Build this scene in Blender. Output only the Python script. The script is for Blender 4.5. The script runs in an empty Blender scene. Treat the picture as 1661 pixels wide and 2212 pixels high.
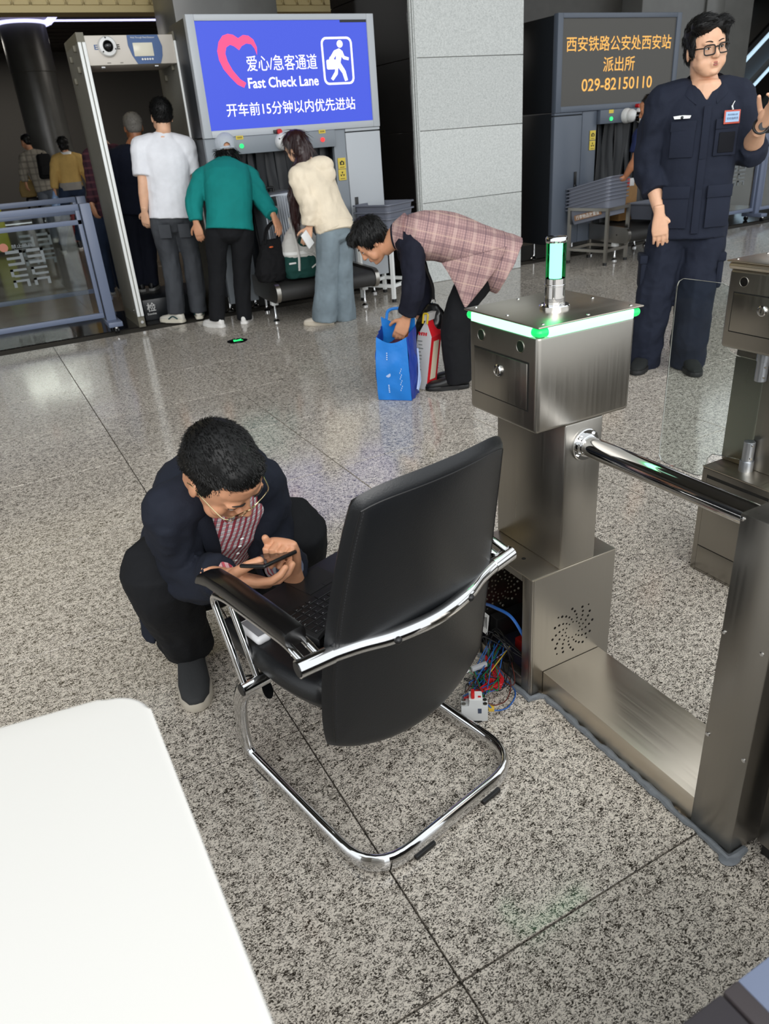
import bpy, bmesh, math, random
from mathutils import Vector as V, Matrix, noise
random.seed(7)
PI = math.pi
# ------------------------------------------------------------------ camera, sky, light, exposure
# Everything below is laid out in units of 0.931 m (survey units); finish() scales the whole scene to metres.
SCALE = 1.35/1.45
SC = bpy.context.scene
COL = SC.collection
def rad(a): return math.radians(a)
def camera():
    pitch, roll, yaw, f = rad(26.88), rad(-4.534), rad(-26.635), 1600.0
    cp, sp, cr, sr, cy, sy = math.cos(pitch), math.sin(pitch), math.cos(roll), math.sin(roll), math.cos(yaw), math.sin(yaw)
    Rz = Matrix(((cy, sy, 0), (-sy, cy, 0), (0, 0, 1)))
    B = Matrix(((1, 0, 0), (0, 0, -1), (0, 1, 0)))
    Rx = Matrix(((1, 0, 0), (0, cp, -sp), (0, sp, cp)))
    Rr = Matrix(((cr, -sr, 0), (sr, cr, 0), (0, 0, 1)))
    R = Rr @ Rx @ B @ Rz
    m = Matrix((R[0], -R[1], -R[2])).transposed().to_4x4()
    m.translation = V((0, 0, 1.45))
    cd = bpy.data.cameras.new('camera'); cd.sensor_fit = 'HORIZONTAL'; cd.sensor_width = 36.0
    cd.lens = f/1661*36; cd.clip_start = 0.02; cd.clip_end = 200
    cd.dof.use_dof = True; cd.dof.focus_distance = 2.3*SCALE; cd.dof.aperture_fstop = cd.lens/1000/0.0038
    c = bpy.data.objects.new('camera', cd); c.matrix_world = m; COL.objects.link(c); SC.camera = c
camera()
SC.view_settings.view_transform = 'Standard'; SC.view_settings.look = 'None'
SC.view_settings.gamma = 1.0; SC.view_settings.use_curve_mapping = False
SC.view_settings.exposure = 0.0
w = bpy.data.worlds.new('overcast_sky'); SC.world = w; w.use_nodes = True
bgn = w.node_tree.nodes['Background']; bgn.inputs[0].default_value = (0.93, 0.97, 1.0, 1); bgn.inputs[1].default_value = 1.50
def area(name, loc, target, size, size_y, power, color=(1, 1, 1)):
    l = bpy.data.lights.new(name, 'AREA'); l.shape = 'RECTANGLE'; l.size = size*SCALE; l.size_y = size_y*SCALE; l.energy = power*SCALE*SCALE; l.color = color
    o = bpy.data.objects.new(name, l); o.location = loc
    d = V(target)-V(loc); o.rotation_euler = d.to_track_quat('-Z', 'Y').to_euler(); COL.objects.link(o); return o
# daylight through the tall glazing behind the photographer
area('facade_daylight', (-1.5, -5.0, 4.6), (2.5, 5.0, 0.8), 9.0, 4.0, 520, (1.0, 0.985, 0.96))
# dim fill lights added to brighten the inner hall
for hx, hy, hp in ((1.9, 21.3, 75), (6.4, 15.0, 150), (13.5, 15.0, 130)):
    area('hall_fill', (hx, hy, 3.85), (hx, hy, 0), 2.8, 1.9, hp, (1.0, 0.94, 0.85))

# ------------------------------------------------------------------ helpers
def lin(c):
    r = []
    for v in c[:3]:
        v = v/255.0
        r.append(v/12.92 if v <= 0.04045 else ((v+0.055)/1.055)**2.4)
    return (r[0], r[1], r[2], 1.0)
MATS = {}
def M(name, rgb=(128, 128, 128), rough=0.5, metal=0.0, spec=0.5, bump=None, var=None, coat=0.0, trans=0.0, emit=None, alpha=None, aniso=None, sheen=0.0, stretch=None, ior=None):
    if name in MATS: return MATS[name]
    m = bpy.data.materials.new(name); m.use_nodes = True
    nt = m.node_tree; b = nt.nodes['Principled BSDF']
    b.inputs['Base Color'].default_value = lin(rgb); b.inputs['Roughness'].default_value = rough; b.inputs['Metallic'].default_value = metal
    b.inputs['Specular IOR Level'].default_value = spec; b.inputs['Coat Weight'].default_value = coat; b.inputs['Coat Roughness'].default_value = 0.1
    b.inputs['Transmission Weight'].default_value = trans; b.inputs['Sheen Weight'].default_value = sheen
    if ior: b.inputs['IOR'].default_value = ior
    if emit: b.inputs['Emission Color'].default_value = lin(emit[0]); b.inputs['Emission Strength'].default_value = emit[1]
    tc = None
    def coords():
        nonlocal tc
        if tc is None:
            t = nt.nodes.new('ShaderNodeTexCoord'); tc = t.outputs['Object']
            if stretch:
                mp = nt.nodes.new('ShaderNodeMapping'); mp.inputs['Scale'].default_value = stretch
                nt.links.new(tc, mp.inputs['Vector']); tc = mp.outputs['Vector']
        return tc
    if var:
        sc, amt = var[0], var[1]
        n = nt.nodes.new('ShaderNodeTexNoise'); n.inputs['Scale'].default_value = sc; n.inputs['Detail'].default_value = 4
        nt.links.new(coords(), n.inputs['Vector'])
        r = nt.nodes.new('ShaderNodeMapRange'); r.inputs[1].default_value = 0.3; r.inputs[2].default_value = 0.7
        r.inputs[3].default_value = 1-amt; r.inputs[4].default_value = 1+amt
        nt.links.new(n.outputs['Fac'], r.inputs[0])
        mx = nt.nodes.new('ShaderNodeVectorMath'); mx.operation = 'SCALE'; mx.inputs[0].default_value = lin(rgb)[:3]
        nt.links.new(r.outputs[0], mx.inputs['Scale']); nt.links.new(mx.outputs[0], b.inputs['Base Color'])
    if bump:
        n = nt.nodes.new('ShaderNodeTexNoise'); n.inputs['Scale'].default_value = bump[0]; n.inputs['Detail'].default_value = bump[2] if len(bump) > 2 else 3
        nt.links.new(coords(), n.inputs['Vector'])
        bp = nt.nodes.new('ShaderNodeBump'); bp.inputs['Strength'].default_value = bump[1]; bp.inputs['Distance'].default_value = 0.01
        nt.links.new(n.outputs['Fac'], bp.inputs['Height']); nt.links.new(bp.outputs[0], b.inputs['Normal'])
    MATS[name] = m
    return m
def tag(o, label=None, cat=None, group=None, kind=None):
    if label: o['label'] = label
    if cat: o['category'] = cat
    if group: o['group'] = group
    if kind: o['kind'] = kind
    return o
def root(name, loc, label, cat, group=None):
    o = bpy.data.objects.new(name, None); o.empty_display_size = 0.1; COL.objects.link(o); o.location = loc
    return tag(o, label, cat, group)
def link_mesh(name, me, mat, parent=None, kind=None, label=None, angle=40):
    """me is in world (survey) coordinates; the object is linked under its parent without moving"""
    if mat is not None and len(me.materials) == 0: me.materials.append(mat)
    if angle is not None and len(me.polygons):
        me.polygons.foreach_set('use_smooth', [True]*len(me.polygons))
        me.set_sharp_from_angle(angle=rad(angle))
    o = bpy.data.objects.new(name, me); COL.objects.link(o)
    if parent is not None:
        o.parent = parent
        off = V((0, 0, 0)); p = parent
        while p is not None: off += p.location; p = p.parent
        o.location = -off
    if kind: o['kind'] = kind
    if label: o['label'] = label
    return o
def frame_of(d):
    d = V(d).normalized(); a = V((0, 0, 1)) if abs(d.z) < 0.92 else V((0, 1, 0))
    x = d.cross(a).normalized(); y = d.cross(x).normalized(); return x, y
class MB:
    def __init__(s): s.bm = bmesh.new()
    def quad_box(s, c, ax, ay, az, bev=0.0, seg=2):
        c, ax, ay, az = V(c), V(ax), V(ay), V(az); vs = []
        for k in (-1, 1):
            for j in (-1, 1):
                for i in (-1, 1): vs.append(s.bm.verts.new(c+ax*i+ay*j+az*k))
        fs = [s.bm.faces.new([vs[i] for i in q]) for q in ((0, 2, 3, 1), (4, 5, 7, 6), (0, 1, 5, 4), (2, 6, 7, 3), (0, 4, 6, 2), (1, 3, 7, 5))]
        if ax.cross(ay).dot(az) < 0:
            for f in fs: f.normal_flip()
        if bev > 0:
            es = list({e for f in fs for e in f.edges})
            bmesh.ops.bevel(s.bm, geom=es, offset=bev, segments=seg, affect='EDGES', profile=0.5, clamp_overlap=True)
        return s
    def box(s, x0, x1, y0, y1, z0, z1, bev=0.0, seg=2):
        return s.quad_box(((x0+x1)/2, (y0+y1)/2, (z0+z1)/2), ((x1-x0)/2, 0, 0), (0, (y1-y0)/2, 0), (0, 0, (z1-z0)/2), bev, seg)
    def bar(s, p0, p1, w, h, up=(0, 0, 1), bev=0.0):
        p0, p1 = V(p0), V(p1); d = p1-p0; u = V(up); x = d.cross(u)
        if x.length < 1e-6: x = d.cross(V((1, 0, 0)))
        x.normalize(); z = x.cross(d).normalized()
        return s.quad_box((p0+p1)/2, x*w/2, d/2, z*h/2, bev)
    def ring(s, c, x, y, n): 
        return [s.bm.verts.new(c+x*math.cos(2*PI*i/n)+y*math.sin(2*PI*i/n)) for i in range(n)]
    def skin(s, rings, cap0=True, cap1=True, closed=False):
        n = len(rings[0]); k = len(rings)
        for a in range(k if closed else k-1):
            r, q = rings[a], rings[(a+1) % k]
            for i in range(n):
                try: s.bm.faces.new((r[i], r[(i+1) % n], q[(i+1) % n], q[i]))
                except ValueError: pass
        if not closed:
            if cap0: s.bm.faces.new(list(reversed(rings[0])))
            if cap1: s.bm.faces.new(rings[-1])
        return s
    def tube(s, pts, r, n=10, closed=False, flat=None, caps=True):
        """r: radius or list; flat=(vector,factor) squashes the section along a direction"""
        pts = [V(p) for p in pts]; m = len(pts); rings = []; x = None
        for i in range(m):
            a = pts[(i-1) % m] if (closed or i > 0) else pts[i]; b = pts[(i+1) % m] if (closed or i < m-1) else pts[i]
            d = (b-a).normalized()
            if x is None: x, y = frame_of(d)
            else:
                x = (x-d*x.dot(d)); x = x.normalized() if x.length > 1e-6 else frame_of(d)[0]
            y = d.cross(x).normalized()
            rr = r[i] if isinstance(r, (list, tuple)) else r
            ring = []
            for k in range(n):
                o = x*math.cos(2*PI*k/n)*rr+y*math.sin(2*PI*k/n)*rr
                if flat: f = V(flat[0]); o = o+f*(o.dot(f))*(flat[1]-1)
                ring.append(s.bm.verts.new(pts[i]+o))
            rings.append(ring)
        return s.skin(rings, caps, caps, closed)
    def cyl(s, p0, p1, r, n=16, r2=None):
        p0, p1 = V(p0), V(p1); x, y = frame_of(p1-p0); r2 = r if r2 is None else r2
        y = (p1-p0).normalized().cross(x)
        return s.skin([s.ring(p0, x*r, y*r, n), s.ring(p1, x*r2, y*r2, n)])
    def lathe(s, c, axis, prof, n=20):
        c = V(c); ax = V(axis).normalized(); x, y = frame_of(ax); y = ax.cross(x)
        return s.skin([s.ring(c+ax*h, x*max(r, 1e-4), y*max(r, 1e-4), n) for r, h in prof])
    def ell(s, c, r, ax=None, n=14, m=9):
        c = V(c)
        if ax is None: ax = (V((1, 0, 0)), V((0, 1, 0)), V((0, 0, 1)))
        rings = []
        for j in range(1, m):
            t = PI*j/m
            rings.append(s.ring(c-ax[2]*math.cos(t)*r[2], ax[0]*math.sin(t)*r[0], ax[1]*math.sin(t)*r[1], n))
        a = s.bm.verts.new(c-ax[2]*r[2]); b = s.bm.verts.new(c+ax[2]*r[2])
        s.skin(rings, False, False)
        for i in range(n):
            s.bm.faces.new((a, rings[0][(i+1) % n], rings[0][i])); s.bm.faces.new((b, rings[-1][i], rings[-1][(i+1) % n]))
        return s
    def prism(s, poly, vec, bev=0.0, seg=2):
        vec = V(vec); a = [s.bm.verts.new(V(p)) for p in poly]; b = [s.bm.verts.new(V(p)+vec) for p in poly]; n = len(a)
        nrm = V((0, 0, 0))
        for i in range(n): nrm += V(poly[i]).cross(V(poly[(i+1) % n]))
        flip = nrm.dot(vec) > 0
        fs = [s.bm.faces.new(list(reversed(a)) if flip else a), s.bm.faces.new(b if flip else list(reversed(b)))]
        for i in range(n):
            q = (a[i], a[(i+1) % n], b[(i+1) % n], b[i]); fs.append(s.bm.faces.new(q if flip else tuple(reversed(q))))
        if bev > 0:
            es = list({e for f in fs for e in f.edges})
            bmesh.ops.bevel(s.bm, geom=es, offset=bev, segments=seg, affect='EDGES', profile=0.5, clamp_overlap=True)
        return s
    def loft(s, secs, n=18, round0=0.0, round1=0.0, sq=2.0):
        """secs: (centre, half-width vector, half-depth vector); superellipse rings, ends may be domed"""
        rings = []
        def add(c, a, b):
            ring = []
            for i in range(n):
                t = 2*PI*i/n; ct, st = math.cos(t), math.sin(t)
                ring.append(s.bm.verts.new(c+a*math.copysign(abs(ct)**(2/sq), ct)+b*math.copysign(abs(st)**(2/sq), st)))
            rings.append(ring)
        secs = [(V(c), V(a), V(b)) for c, a, b in secs]
        if round0:
            c, a, b = secs[0]; d = (secs[0][0]-secs[1][0]).normalized()
            for t in (80, 55, 28): add(c+d*round0*math.sin(rad(t)), a*math.cos(rad(t)), b*math.cos(rad(t)))
        for q in secs: add(*q)
        if round1:
            c, a, b = secs[-1]; d = (secs[-1][0]-secs[-2][0]).normalized()
            for t in (28, 55, 80): add(c+d*round1*math.sin(rad(t)), a*math.cos(rad(t)), b*math.cos(rad(t)))
        return s.skin(rings)
    def limb(s, pts, radii, n=12, dome=True):
        pts = [V(p) for p in pts]; secs = []; x = None
        for i, p in enumerate(pts):
            d = (pts[min(i+1, len(pts)-1)]-pts[max(i-1, 0)]).normalized()
            if x is None: x = frame_of(d)[0]
            else: x = (x-d*x.dot(d)).normalized()
            secs.append((p, x*radii[i], d.cross(x)*radii[i]))
        return s.loft(secs, n, radii[0]*0.9 if dome else 0, radii[-1]*0.9 if dome else 0)
    def mesh(s, name='mesh', fix=True):
        if fix: bmesh.ops.recalc_face_normals(s.bm, faces=s.bm.faces[:])
        me = bpy.data.meshes.new(name); s.bm.to_mesh(me); s.bm.free(); return me
    def build(s, name, mat, parent=None, kind=None, label=None, angle=40):
        return link_mesh(name, s.mesh(name), mat, parent, kind, label, angle)
def remesh(me, vox, smooth=2, fac=0.5):
    o = bpy.data.objects.new('tmp', me); COL.objects.link(o)
    r = o.modifiers.new('r', 'REMESH'); r.mode = 'VOXEL'; r.voxel_size = vox
    if smooth: s = o.modifiers.new('s', 'SMOOTH'); s.iterations = smooth; s.factor = fac
    dg = bpy.context.evaluated_depsgraph_get(); out = bpy.data.meshes.new_from_object(o.evaluated_get(dg))
    bpy.data.objects.remove(o); bpy.data.meshes.remove(me); return out
def join_meshes(a, b):
    bm = bmesh.new(); bm.from_mesh(a); bm.from_mesh(b); me = bpy.data.meshes.new('joined'); bm.to_mesh(me); bm.free()
    for m in a.materials: me.materials.append(m)
    return me
def text_mesh(body, weight=0.0, depth=0.0):
    c = bpy.data.curves.new('t', 'FONT'); c.body = body; c.offset = weight; c.extrude = depth; c.resolution_u = 3
    o = bpy.data.objects.new('t', c); COL.objects.link(o); dg = bpy.context.evaluated_depsgraph_get()
    me = bpy.data.meshes.new_from_object(o.evaluated_get(dg)); bpy.data.objects.remove(o); return me
def put_text(name, body, p0, right, up, width, height, mat, parent, weight=0.0, label=None, raise_by=0.002):
    """fits the lettering into the rectangle p0 + right*width + up*height"""
    me = text_mesh(body, weight); right = V(right).normalized(); up = V(up).normalized(); nrm = right.cross(up)
    xs = [v.co.x for v in me.vertices]; ys = [v.co.y for v in me.vertices]
    x0, x1, y0, y1 = min(xs), max(xs), min(ys), max(ys)
    for v in me.vertices:
        v.co = V(p0)+right*((v.co.x-x0)/(x1-x0)*width)+up*((v.co.y-y0)/(y1-y0)*height)+nrm*raise_by
    return link_mesh(name, me, mat, parent, None, label, None)
def children(o): return [c for c in bpy.data.objects if c.parent == o]
KIDS = None
def copy_tree(o, delta=V((0, 0, 0)), rotz=0.0, pivot=None, parent=None):
    c = o.copy(); COL.objects.link(c)
    if parent is None:
        c.location = o.location+V(delta)
        if rotz: c.rotation_euler = (0, 0, rotz)
    else: c.parent = parent
    for ch in children(o): copy_tree(ch, parent=c)
    return c
def pathround(pts, r, n=5):
    """rounds the corners of a polyline"""
    pts = [V(p) for p in pts]; out = [pts[0]]
    for i in range(1, len(pts)-1):
        a, b, c = pts[i-1], pts[i], pts[i+1]; d1 = (a-b); d2 = (c-b); rr = min(r, d1.length*0.45, d2.length*0.45)
        p, q = b+d1.normalized()*rr, b+d2.normalized()*rr
        for k in range(n+1):
            t = k/n; out.append(p*(1-t)**2+b*2*t*(1-t)+q*t*t)
    out.append(pts[-1]); return out
def crv(pts, n=8):
    """Catmull-Rom through points"""
    P = [V(p) for p in pts]; P = [P[0]*2-P[1]]+P+[P[-1]*2-P[-2]]; out = []
    for i in range(1, len(P)-2):
        for k in range(n):
            t = k/n
            out.append(0.5*((2*P[i])+(P[i+1]-P[i-1])*t+(2*P[i-1]-5*P[i]+4*P[i+1]-P[i+2])*t*t+(3*P[i]-P[i-1]-3*P[i+1]+P[i+2])*t**3))
    out.append(P[-2]); return out
X, Y, Z = V((1, 0, 0)), V((0, 1, 0)), V((0, 0, 1))
# ------------------------------------------------------------------ materials of the building
def granite(name, light, dark, scale, lo, hi, rough, blotch=0.0, mirror_dark=None):
    m = bpy.data.materials.new(name); m.use_nodes = True; nt = m.node_tree; b = nt.nodes['Principled BSDF']; N = nt.nodes.new; K = nt.links.new
    tc = N('ShaderNodeTexCoord'); oi = N('ShaderNodeObjectInfo')
    mul = N('ShaderNodeVectorMath'); mul.operation = 'MULTIPLY_ADD'
    sc = N('ShaderNodeVectorMath'); sc.operation = 'SCALE'; sc.inputs[0].default_value = (17.0, 31.0, 7.0); K(oi.outputs['Random'], sc.inputs['Scale'])
    add = N('ShaderNodeVectorMath'); add.operation = 'ADD'; K(tc.outputs['Object'], add.inputs[0]); K(sc.outputs[0], add.inputs[1])
    mp = N('ShaderNodeMapping'); mp.inputs['Rotation'].default_value = (0, 0, rad(12)); mp.inputs['Scale'].default_value = (0.72, 1.15, 1.0); K(add.outputs[0], mp.inputs[0])
    n1 = N('ShaderNodeTexNoise'); n1.inputs['Scale'].default_value = scale; n1.inputs['Detail'].default_value = 2.0; n1.inputs['Roughness'].default_value = 0.6; n1.inputs['Distortion'].default_value = 2.0; K(mp.outputs[0], n1.inputs['Vector'])
    n2 = N('ShaderNodeTexNoise'); n2.inputs['Scale'].default_value = scale*0.30; n2.inputs['Detail'].default_value = 2; K(add.outputs[0], n2.inputs['Vector'])
    mixf = N('ShaderNodeMath'); mixf.operation = 'MULTIPLY_ADD'; K(n2.outputs['Fac'], mixf.inputs[0]); mixf.inputs[1].default_value = 0.22; K(n1.outputs['Fac'], mixf.inputs[2])
    r = N('ShaderNodeValToRGB'); e = r.color_ramp.elements; e[0].position = lo; e[0].color = lin(dark); e[1].position = hi; e[1].color = lin(light)
    x = e.new(lo*0.45+hi*0.55); x.color = lin([a*0.55+c*0.45 for a, c in zip(light, dark)])
    sub = N('ShaderNodeMath'); sub.operation = 'SUBTRACT'; K(mixf.outputs[0], sub.inputs[0]); sub.inputs[1].default_value = 0.11
    K(sub.outputs[0], r.inputs[0])
    # each slab a little lighter, darker or warmer
    h = N('ShaderNodeMapRange'); h.inputs[3].default_value = 0.93; h.inputs[4].default_value = 1.07; K(oi.outputs['Random'], h.inputs[0])
    cm = N('ShaderNodeVectorMath'); cm.operation = 'SCALE'; K(r.outputs['Color'], cm.inputs[0]); K(h.outputs[0], cm.inputs['Scale'])
    K(cm.outputs[0], b.inputs['Base Color']); b.inputs['Roughness'].default_value = rough; b.inputs['Specular IOR Level'].default_value = 0.5
    return m
m_floor = granite('granite_floor', (222, 213, 200), (48, 42, 35), 185, 0.41, 0.53, 0.12)
m_pillar = granite('granite_light', (212, 215, 212), (166, 170, 168), 200, 0.40, 0.54, 0.10)
m_grout = M('grout', (52, 48, 40), 0.9)
m_black_gran_shade = M('black_granite_and_shade', (30, 28, 27), 0.08, var=(60, 0.5))  # true stone of the border tiles; on the pillar flanks it paints shade
m_innerfloor = M('inner_floor', (128, 114, 98), 0.14, var=(90, 0.12))
m_dark = M('dark_cladding', (64, 62, 58), 0.45, var=(8, 0.1))
m_dark2 = M('dark_hall_wall', (72, 69, 65), 0.7)
m_ceiling = M('dark_ceiling', (58, 50, 42), 0.6)
m_beige = M('beige_frieze', (196, 178, 128), 0.6)
m_lamp = M('lamp_strip', (220, 220, 255), 0.4, emit=((205, 205, 255), 1.6))
m_col = M('column_paint', (96, 96, 93), 0.28, var=(6, 0.08))

# ------------------------------------------------------------------ floor
floor = MB().box(-8, 30, -6, 7.37, -0.08, -0.014).build('floor', m_grout, kind='structure')
TX, TY = 0.9, 0.8
tile_me = None
tiles = 0
for i in range(-3, 13):
    for j in range(-2, 9):
        x0 = 0.45+0.9*(i-1); y0 = 0.73+0.8*(j-1)
        if y0 > 7.3: continue
        # only slabs the photograph can see, plus a margin
        if x0 > y0*1.62+2.2 or x0+0.9 < -0.6: continue
        y1 = min(y0+TY, 7.37)
        if y1 < y0+TY-0.01 or tile_me is None:
            me = MB().box(0, TX-0.004, 0, y1-y0-0.004, -0.014, 0, 0.0015, 1).mesh('floor_tile'); me.materials.append(m_floor)
            if y1 >= y0+TY-0.01: tile_me = me
        else: me = tile_me
        o = bpy.data.objects.new('floor_tile', me); COL.objects.link(o); o.parent = floor; o.location = (x0+0.002, y0+0.002, 0); tiles += 1
# dark polished border and the inner floor beyond it
b = MB().box(-8, 30, 7.37, 24, -0.08, -0.012).build('floor', m_grout, kind='structure')
for k in range(-2, 14):
    x0 = -0.5+1.2*k
    MB().box(x0, x0+1.197, 7.373, 8.35, -0.012, 0, 0.0015, 1).build('border_tile', m_black_gran_shade, b)
for k in range(-1, 9):
    for q in range(5):
        MB().box(-2+1.5*k, -2+1.5*k+1.496, 8.354+1.5*q, 8.354+1.5*q+1.496, -0.012, 0, 0.0015, 1).build('floor_tile', m_innerfloor, b)
# outer apron around the modelled slabs keeps the same stone
for (x0, x1, y0, y1) in ((-8, -2.26, -6, 7.36), (-2.25, 30, -6, -1.68), (11.26, 30, -1.67, 7.36)):
    MB().box(x0, x1, y0, y1, -0.014, -0.0005).build('floor_tile', m_floor, floor)
# ------------------------------------------------------------------ shell of the hall
MB().box(-8, 30, 2.6, 9.6, 6.2, 6.4).build('ceiling', m_dark, kind='structure')
MB().box(-8, 30, 10.5, 24.2, 4.0, 4.2).build('ceiling', m_ceiling, kind='structure')
MB().box(-8, 30, 24, 24.2, 0, 6.4).build('wall_back', m_dark2, kind='structure')
MB().box(-8.2, -8, 4.6, 24.2, 0, 6.4).build('wall_left', m_dark2, kind='structure')
MB().box(30, 30.2, -6, 24.2, 0, 6.4).build('wall_right', m_dark2, kind='structure')
# ceiling battens of the inner hall
cz = 3.98
mb = MB()
for k in range(22): mb.box(-6, 16, 10.9+0.55*k, 11.25+0.55*k, cz-0.03, cz+0.03)
mb.build('trim_1', m_ceiling, kind='structure')
# beige fretwork beam above the screens
fr = MB().box(-6, 8.3, 10.2, 10.5, 2.90, 6.4).build('trim_2', m_beige, kind='structure')
MB().box(-6, 8.3, 10.16, 10.2, 2.895, 2.955).build('lower_band', m_beige, fr)
def fret_mesh(w, h):
    mb = MB(); t = 0.022
    def bx(x0, x1, z0, z1): mb.box(x0*w, x1*w, -0.02, 0.0, z0*h, z1*h)
    for q in ((0, 1, 0, .07), (0, 1, .93, 1), (0, .07, 0, 1), (.93, 1, 0, 1), (.18, .82, .78, .86), (.18, .26, .3, .86), (.18, .6, .22, .3), (.74, .82, .3, .86), (.4, .6, .55, .63), (.4, .48, .42, .63), (.6, .68, .22, .63), (.34, .42, .62, .78), (.68, .82, .3, .38)): bx(*q)
    return mb.mesh('fret_panel')
fme = fret_mesh(0.17, 0.34); fme.materials.append(m_beige)
for k in range(41):
    o = bpy.data.objects.new('fret_panel', fme); COL.objects.link(o); o.parent = fr; o.location = (0.62+0.183*k, 10.2, 2.97)
for k in range(30):
    o = bpy.data.objects.new('fret_panel', fme); COL.objects.link(o); o.parent = fr; o.location = (0.62+0.183*k, 10.2, 3.325)
# lamp strip and the ring of light round the column
t = root('ceiling_light', (4, 18.5, 3.9), 'long thin bluish lamp strip under the dark ceiling, with a short bar across its end', 'ceiling light')
MB().box(2.72, 6.6, 18.45, 18.52, 3.93, 3.97).build('lamp_tube', m_lamp, t)
MB().box(2.64, 2.80, 18.0, 18.95, 3.93, 3.97).build('lamp_bar', m_lamp, t)
MB().box(2.55, 6.65, 17.95, 19.0, 3.97, 4.01).build('lamp_housing', m_dark2, t)
# round column on the left, and dark square columns
rc = root('round_column', (2.19, 18.5, 0), 'round dark grey column deep in the hall at the left', 'column'); rc['kind'] = 'structure'
MB().lathe((2.19, 18.5, 0), Z, [(0.52, 0), (0.52, 0.16), (0.42, 0.18), (0.42, 3.05), (0.435, 3.06), (0.435, 3.9)], 40).build('shaft', m_col, rc)
MB().lathe((2.19, 18.5, 3.86), Z, [(0.435, 0), (0.52, 0.01), (0.52, 0.05), (0.435, 0.06)], 40).build('lamp_ring', m_lamp, rc)
for nm, x0, x1, y0, y1, m in (('wall_pier', 2.555, 3.70, 9.0, 9.8, m_col), ('wall_pier', 7.75, 9.6, 9.9, 10.15, m_dark), ('wall_pier', 9.6, 12.0, 9.5, 10.4, m_col), ('wall_pier', 10.9, 11.3, 9.46, 9.5, m_col)):
    MB().box(x0, x1, y0, y1, 0, 6.2, 0.02).build('wall_pier', m, kind='structure')
# granite pillar between the two screening machines: light front, flank shade painted in as black stone
pl = MB().box(4.19, 5.48, 7.04, 8.64, 0, 6.2).build('wall_pillar', m_grout, kind='structure')
zs = (0.0, 0.80, 1.46, 2.08, 2.70, 3.4, 4.2, 5.2, 6.2)
for a, c in zip(zs[:-1], zs[1:]):
    MB().box(4.235, 5.495, 7.012, 7.045, a+0.002, c-0.002, 0.003, 1).build('stone_slab', m_pillar, pl)
    MB().box(4.172, 4.195, 7.05, 8.66, a+0.002, c-0.002, 0.003, 1).build('stone_slab', m_black_gran_shade, pl)
    MB().box(5.475, 5.498, 7.05, 8.66, a+0.002, c-0.002, 0.003, 1).build('stone_slab', m_black_gran_shade, pl)
for x in (4.180, 4.205, 4.225): MB().box(x, x+0.016, 7.012, 7.05, 0, 6.2, 0.004, 1).build('corner_bead', m_pillar, pl)
# escalator in the far right
m_esc = M('escalator_steel', (120, 125, 130), 0.3, 0.9); m_escl = M('escalator_lamp', (200, 225, 240), 0.4, emit=((190, 220, 240), 0.9)); m_rail = M('rubber_black', (14, 14, 15), 0.45)
es = root('escalator', (18.5, 14, 0), 'escalator with blue-white lit skirting climbing to the right behind the guard', 'escalator')
s0, s1 = V((16.7, 14, 1.78)), V((20.4, 14, 4.40))
for dy, dz, nm, m, w, h in ((0, 0.20, 'handrail', m_rail, .1, .09), (0, 0, 'lit_skirt', m_escl, .06, .07), (0.05, -0.35, 'balustrade', m_esc, .05, .40), (0.1, -0.40, 'lit_skirt', m_escl, .05, .05), (-.04, -0.80, 'lit_skirt', m_escl, .05, .06), (0.9, -0.5, 'truss', m_dark2, 1.6, .7), (1.6, 0.42, 'handrail', m_rail, .1, .09), (1.6, .34, 'lit_skirt', m_escl, .06, .05)):
    MB().bar(s0+V((0, dy, dz)), s1+V((0, dy, dz)), w, h, Z).build(nm, m, es)
s0, s1 = V((17.0, 13.2, 0.9)), V((20.4, 13.2, 2.9))
for dy, dz, nm, m, w, h in ((0, 0.20, 'handrail', m_rail, .1, .09), (0, 0, 'lit_skirt', m_escl, .06, .10), (0.4, -0.45, 'truss', m_dark2, .7, .6)):
    MB().bar(s0+V((0, dy, dz)), s1+V((0, dy, dz)), w, h, Z).build(nm, m, es)
# pale wall sign beside the right screen
sg = root('wall_sign', (8.15, 8.86, 2.2), 'small white and blue wall sign half hidden by the guard head', 'sign')
MB().box(7.95, 8.35, 8.85, 8.88, 1.95, 2.35, 0.005).build('sign_panel', M('sign_white', (225, 225, 220), 0.5), sg)
MB().box(8.2, 8.33, 8.845, 8.85, 1.98, 2.30).build('blue_patch', M('sign_blue', (70, 95, 170), 0.5), sg)
# ------------------------------------------------------------------ baggage screening machines
m_paintA = M('light_grey_paint', (178, 183, 188), 0.38, bump=(180, 0.05))
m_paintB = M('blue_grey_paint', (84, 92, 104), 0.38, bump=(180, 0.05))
m_grey = M('mid_grey_paint', (128, 135, 142), 0.4)
m_side = M('charcoal_and_side_shade', (46, 49, 53), 0.45)  # on the scanner casings: side shade put into the colour of grey paint
m_curtain = M('lead_curtain', (25, 28, 32), 0.42)
m_white = M('white_plastic', (226, 226, 224), 0.32)
m_blackgl = M('black_glass', (8, 8, 9), 0.06)
m_black = M('black_plastic', (20, 20, 21), 0.42)
m_steel = M('satin_steel', (176, 172, 165), 0.28, 1.0)
m_chrome = M('chrome', (214, 214, 214), 0.05, 1.0)
m_alu = M('aluminium_white', (236, 238, 236), 0.3, 0.0)
m_yellow = M('yellow_sticker', (214, 190, 72), 0.5)
m_ink = M('black_ink', (22, 20, 14), 0.6)
m_red = M('red_plastic', (190, 24, 26), 0.35)
m_belt = M('conveyor_belt', (46, 45, 44), 0.55, bump=(300, 0.2))
m_ledblue = M('screen_blue', (10, 12, 30), 0.4, emit=((62, 86, 226), 1.0))
m_ledwhite = M('screen_white', (200, 200, 200), 0.4, emit=((255, 250, 255), 1.0))
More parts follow.
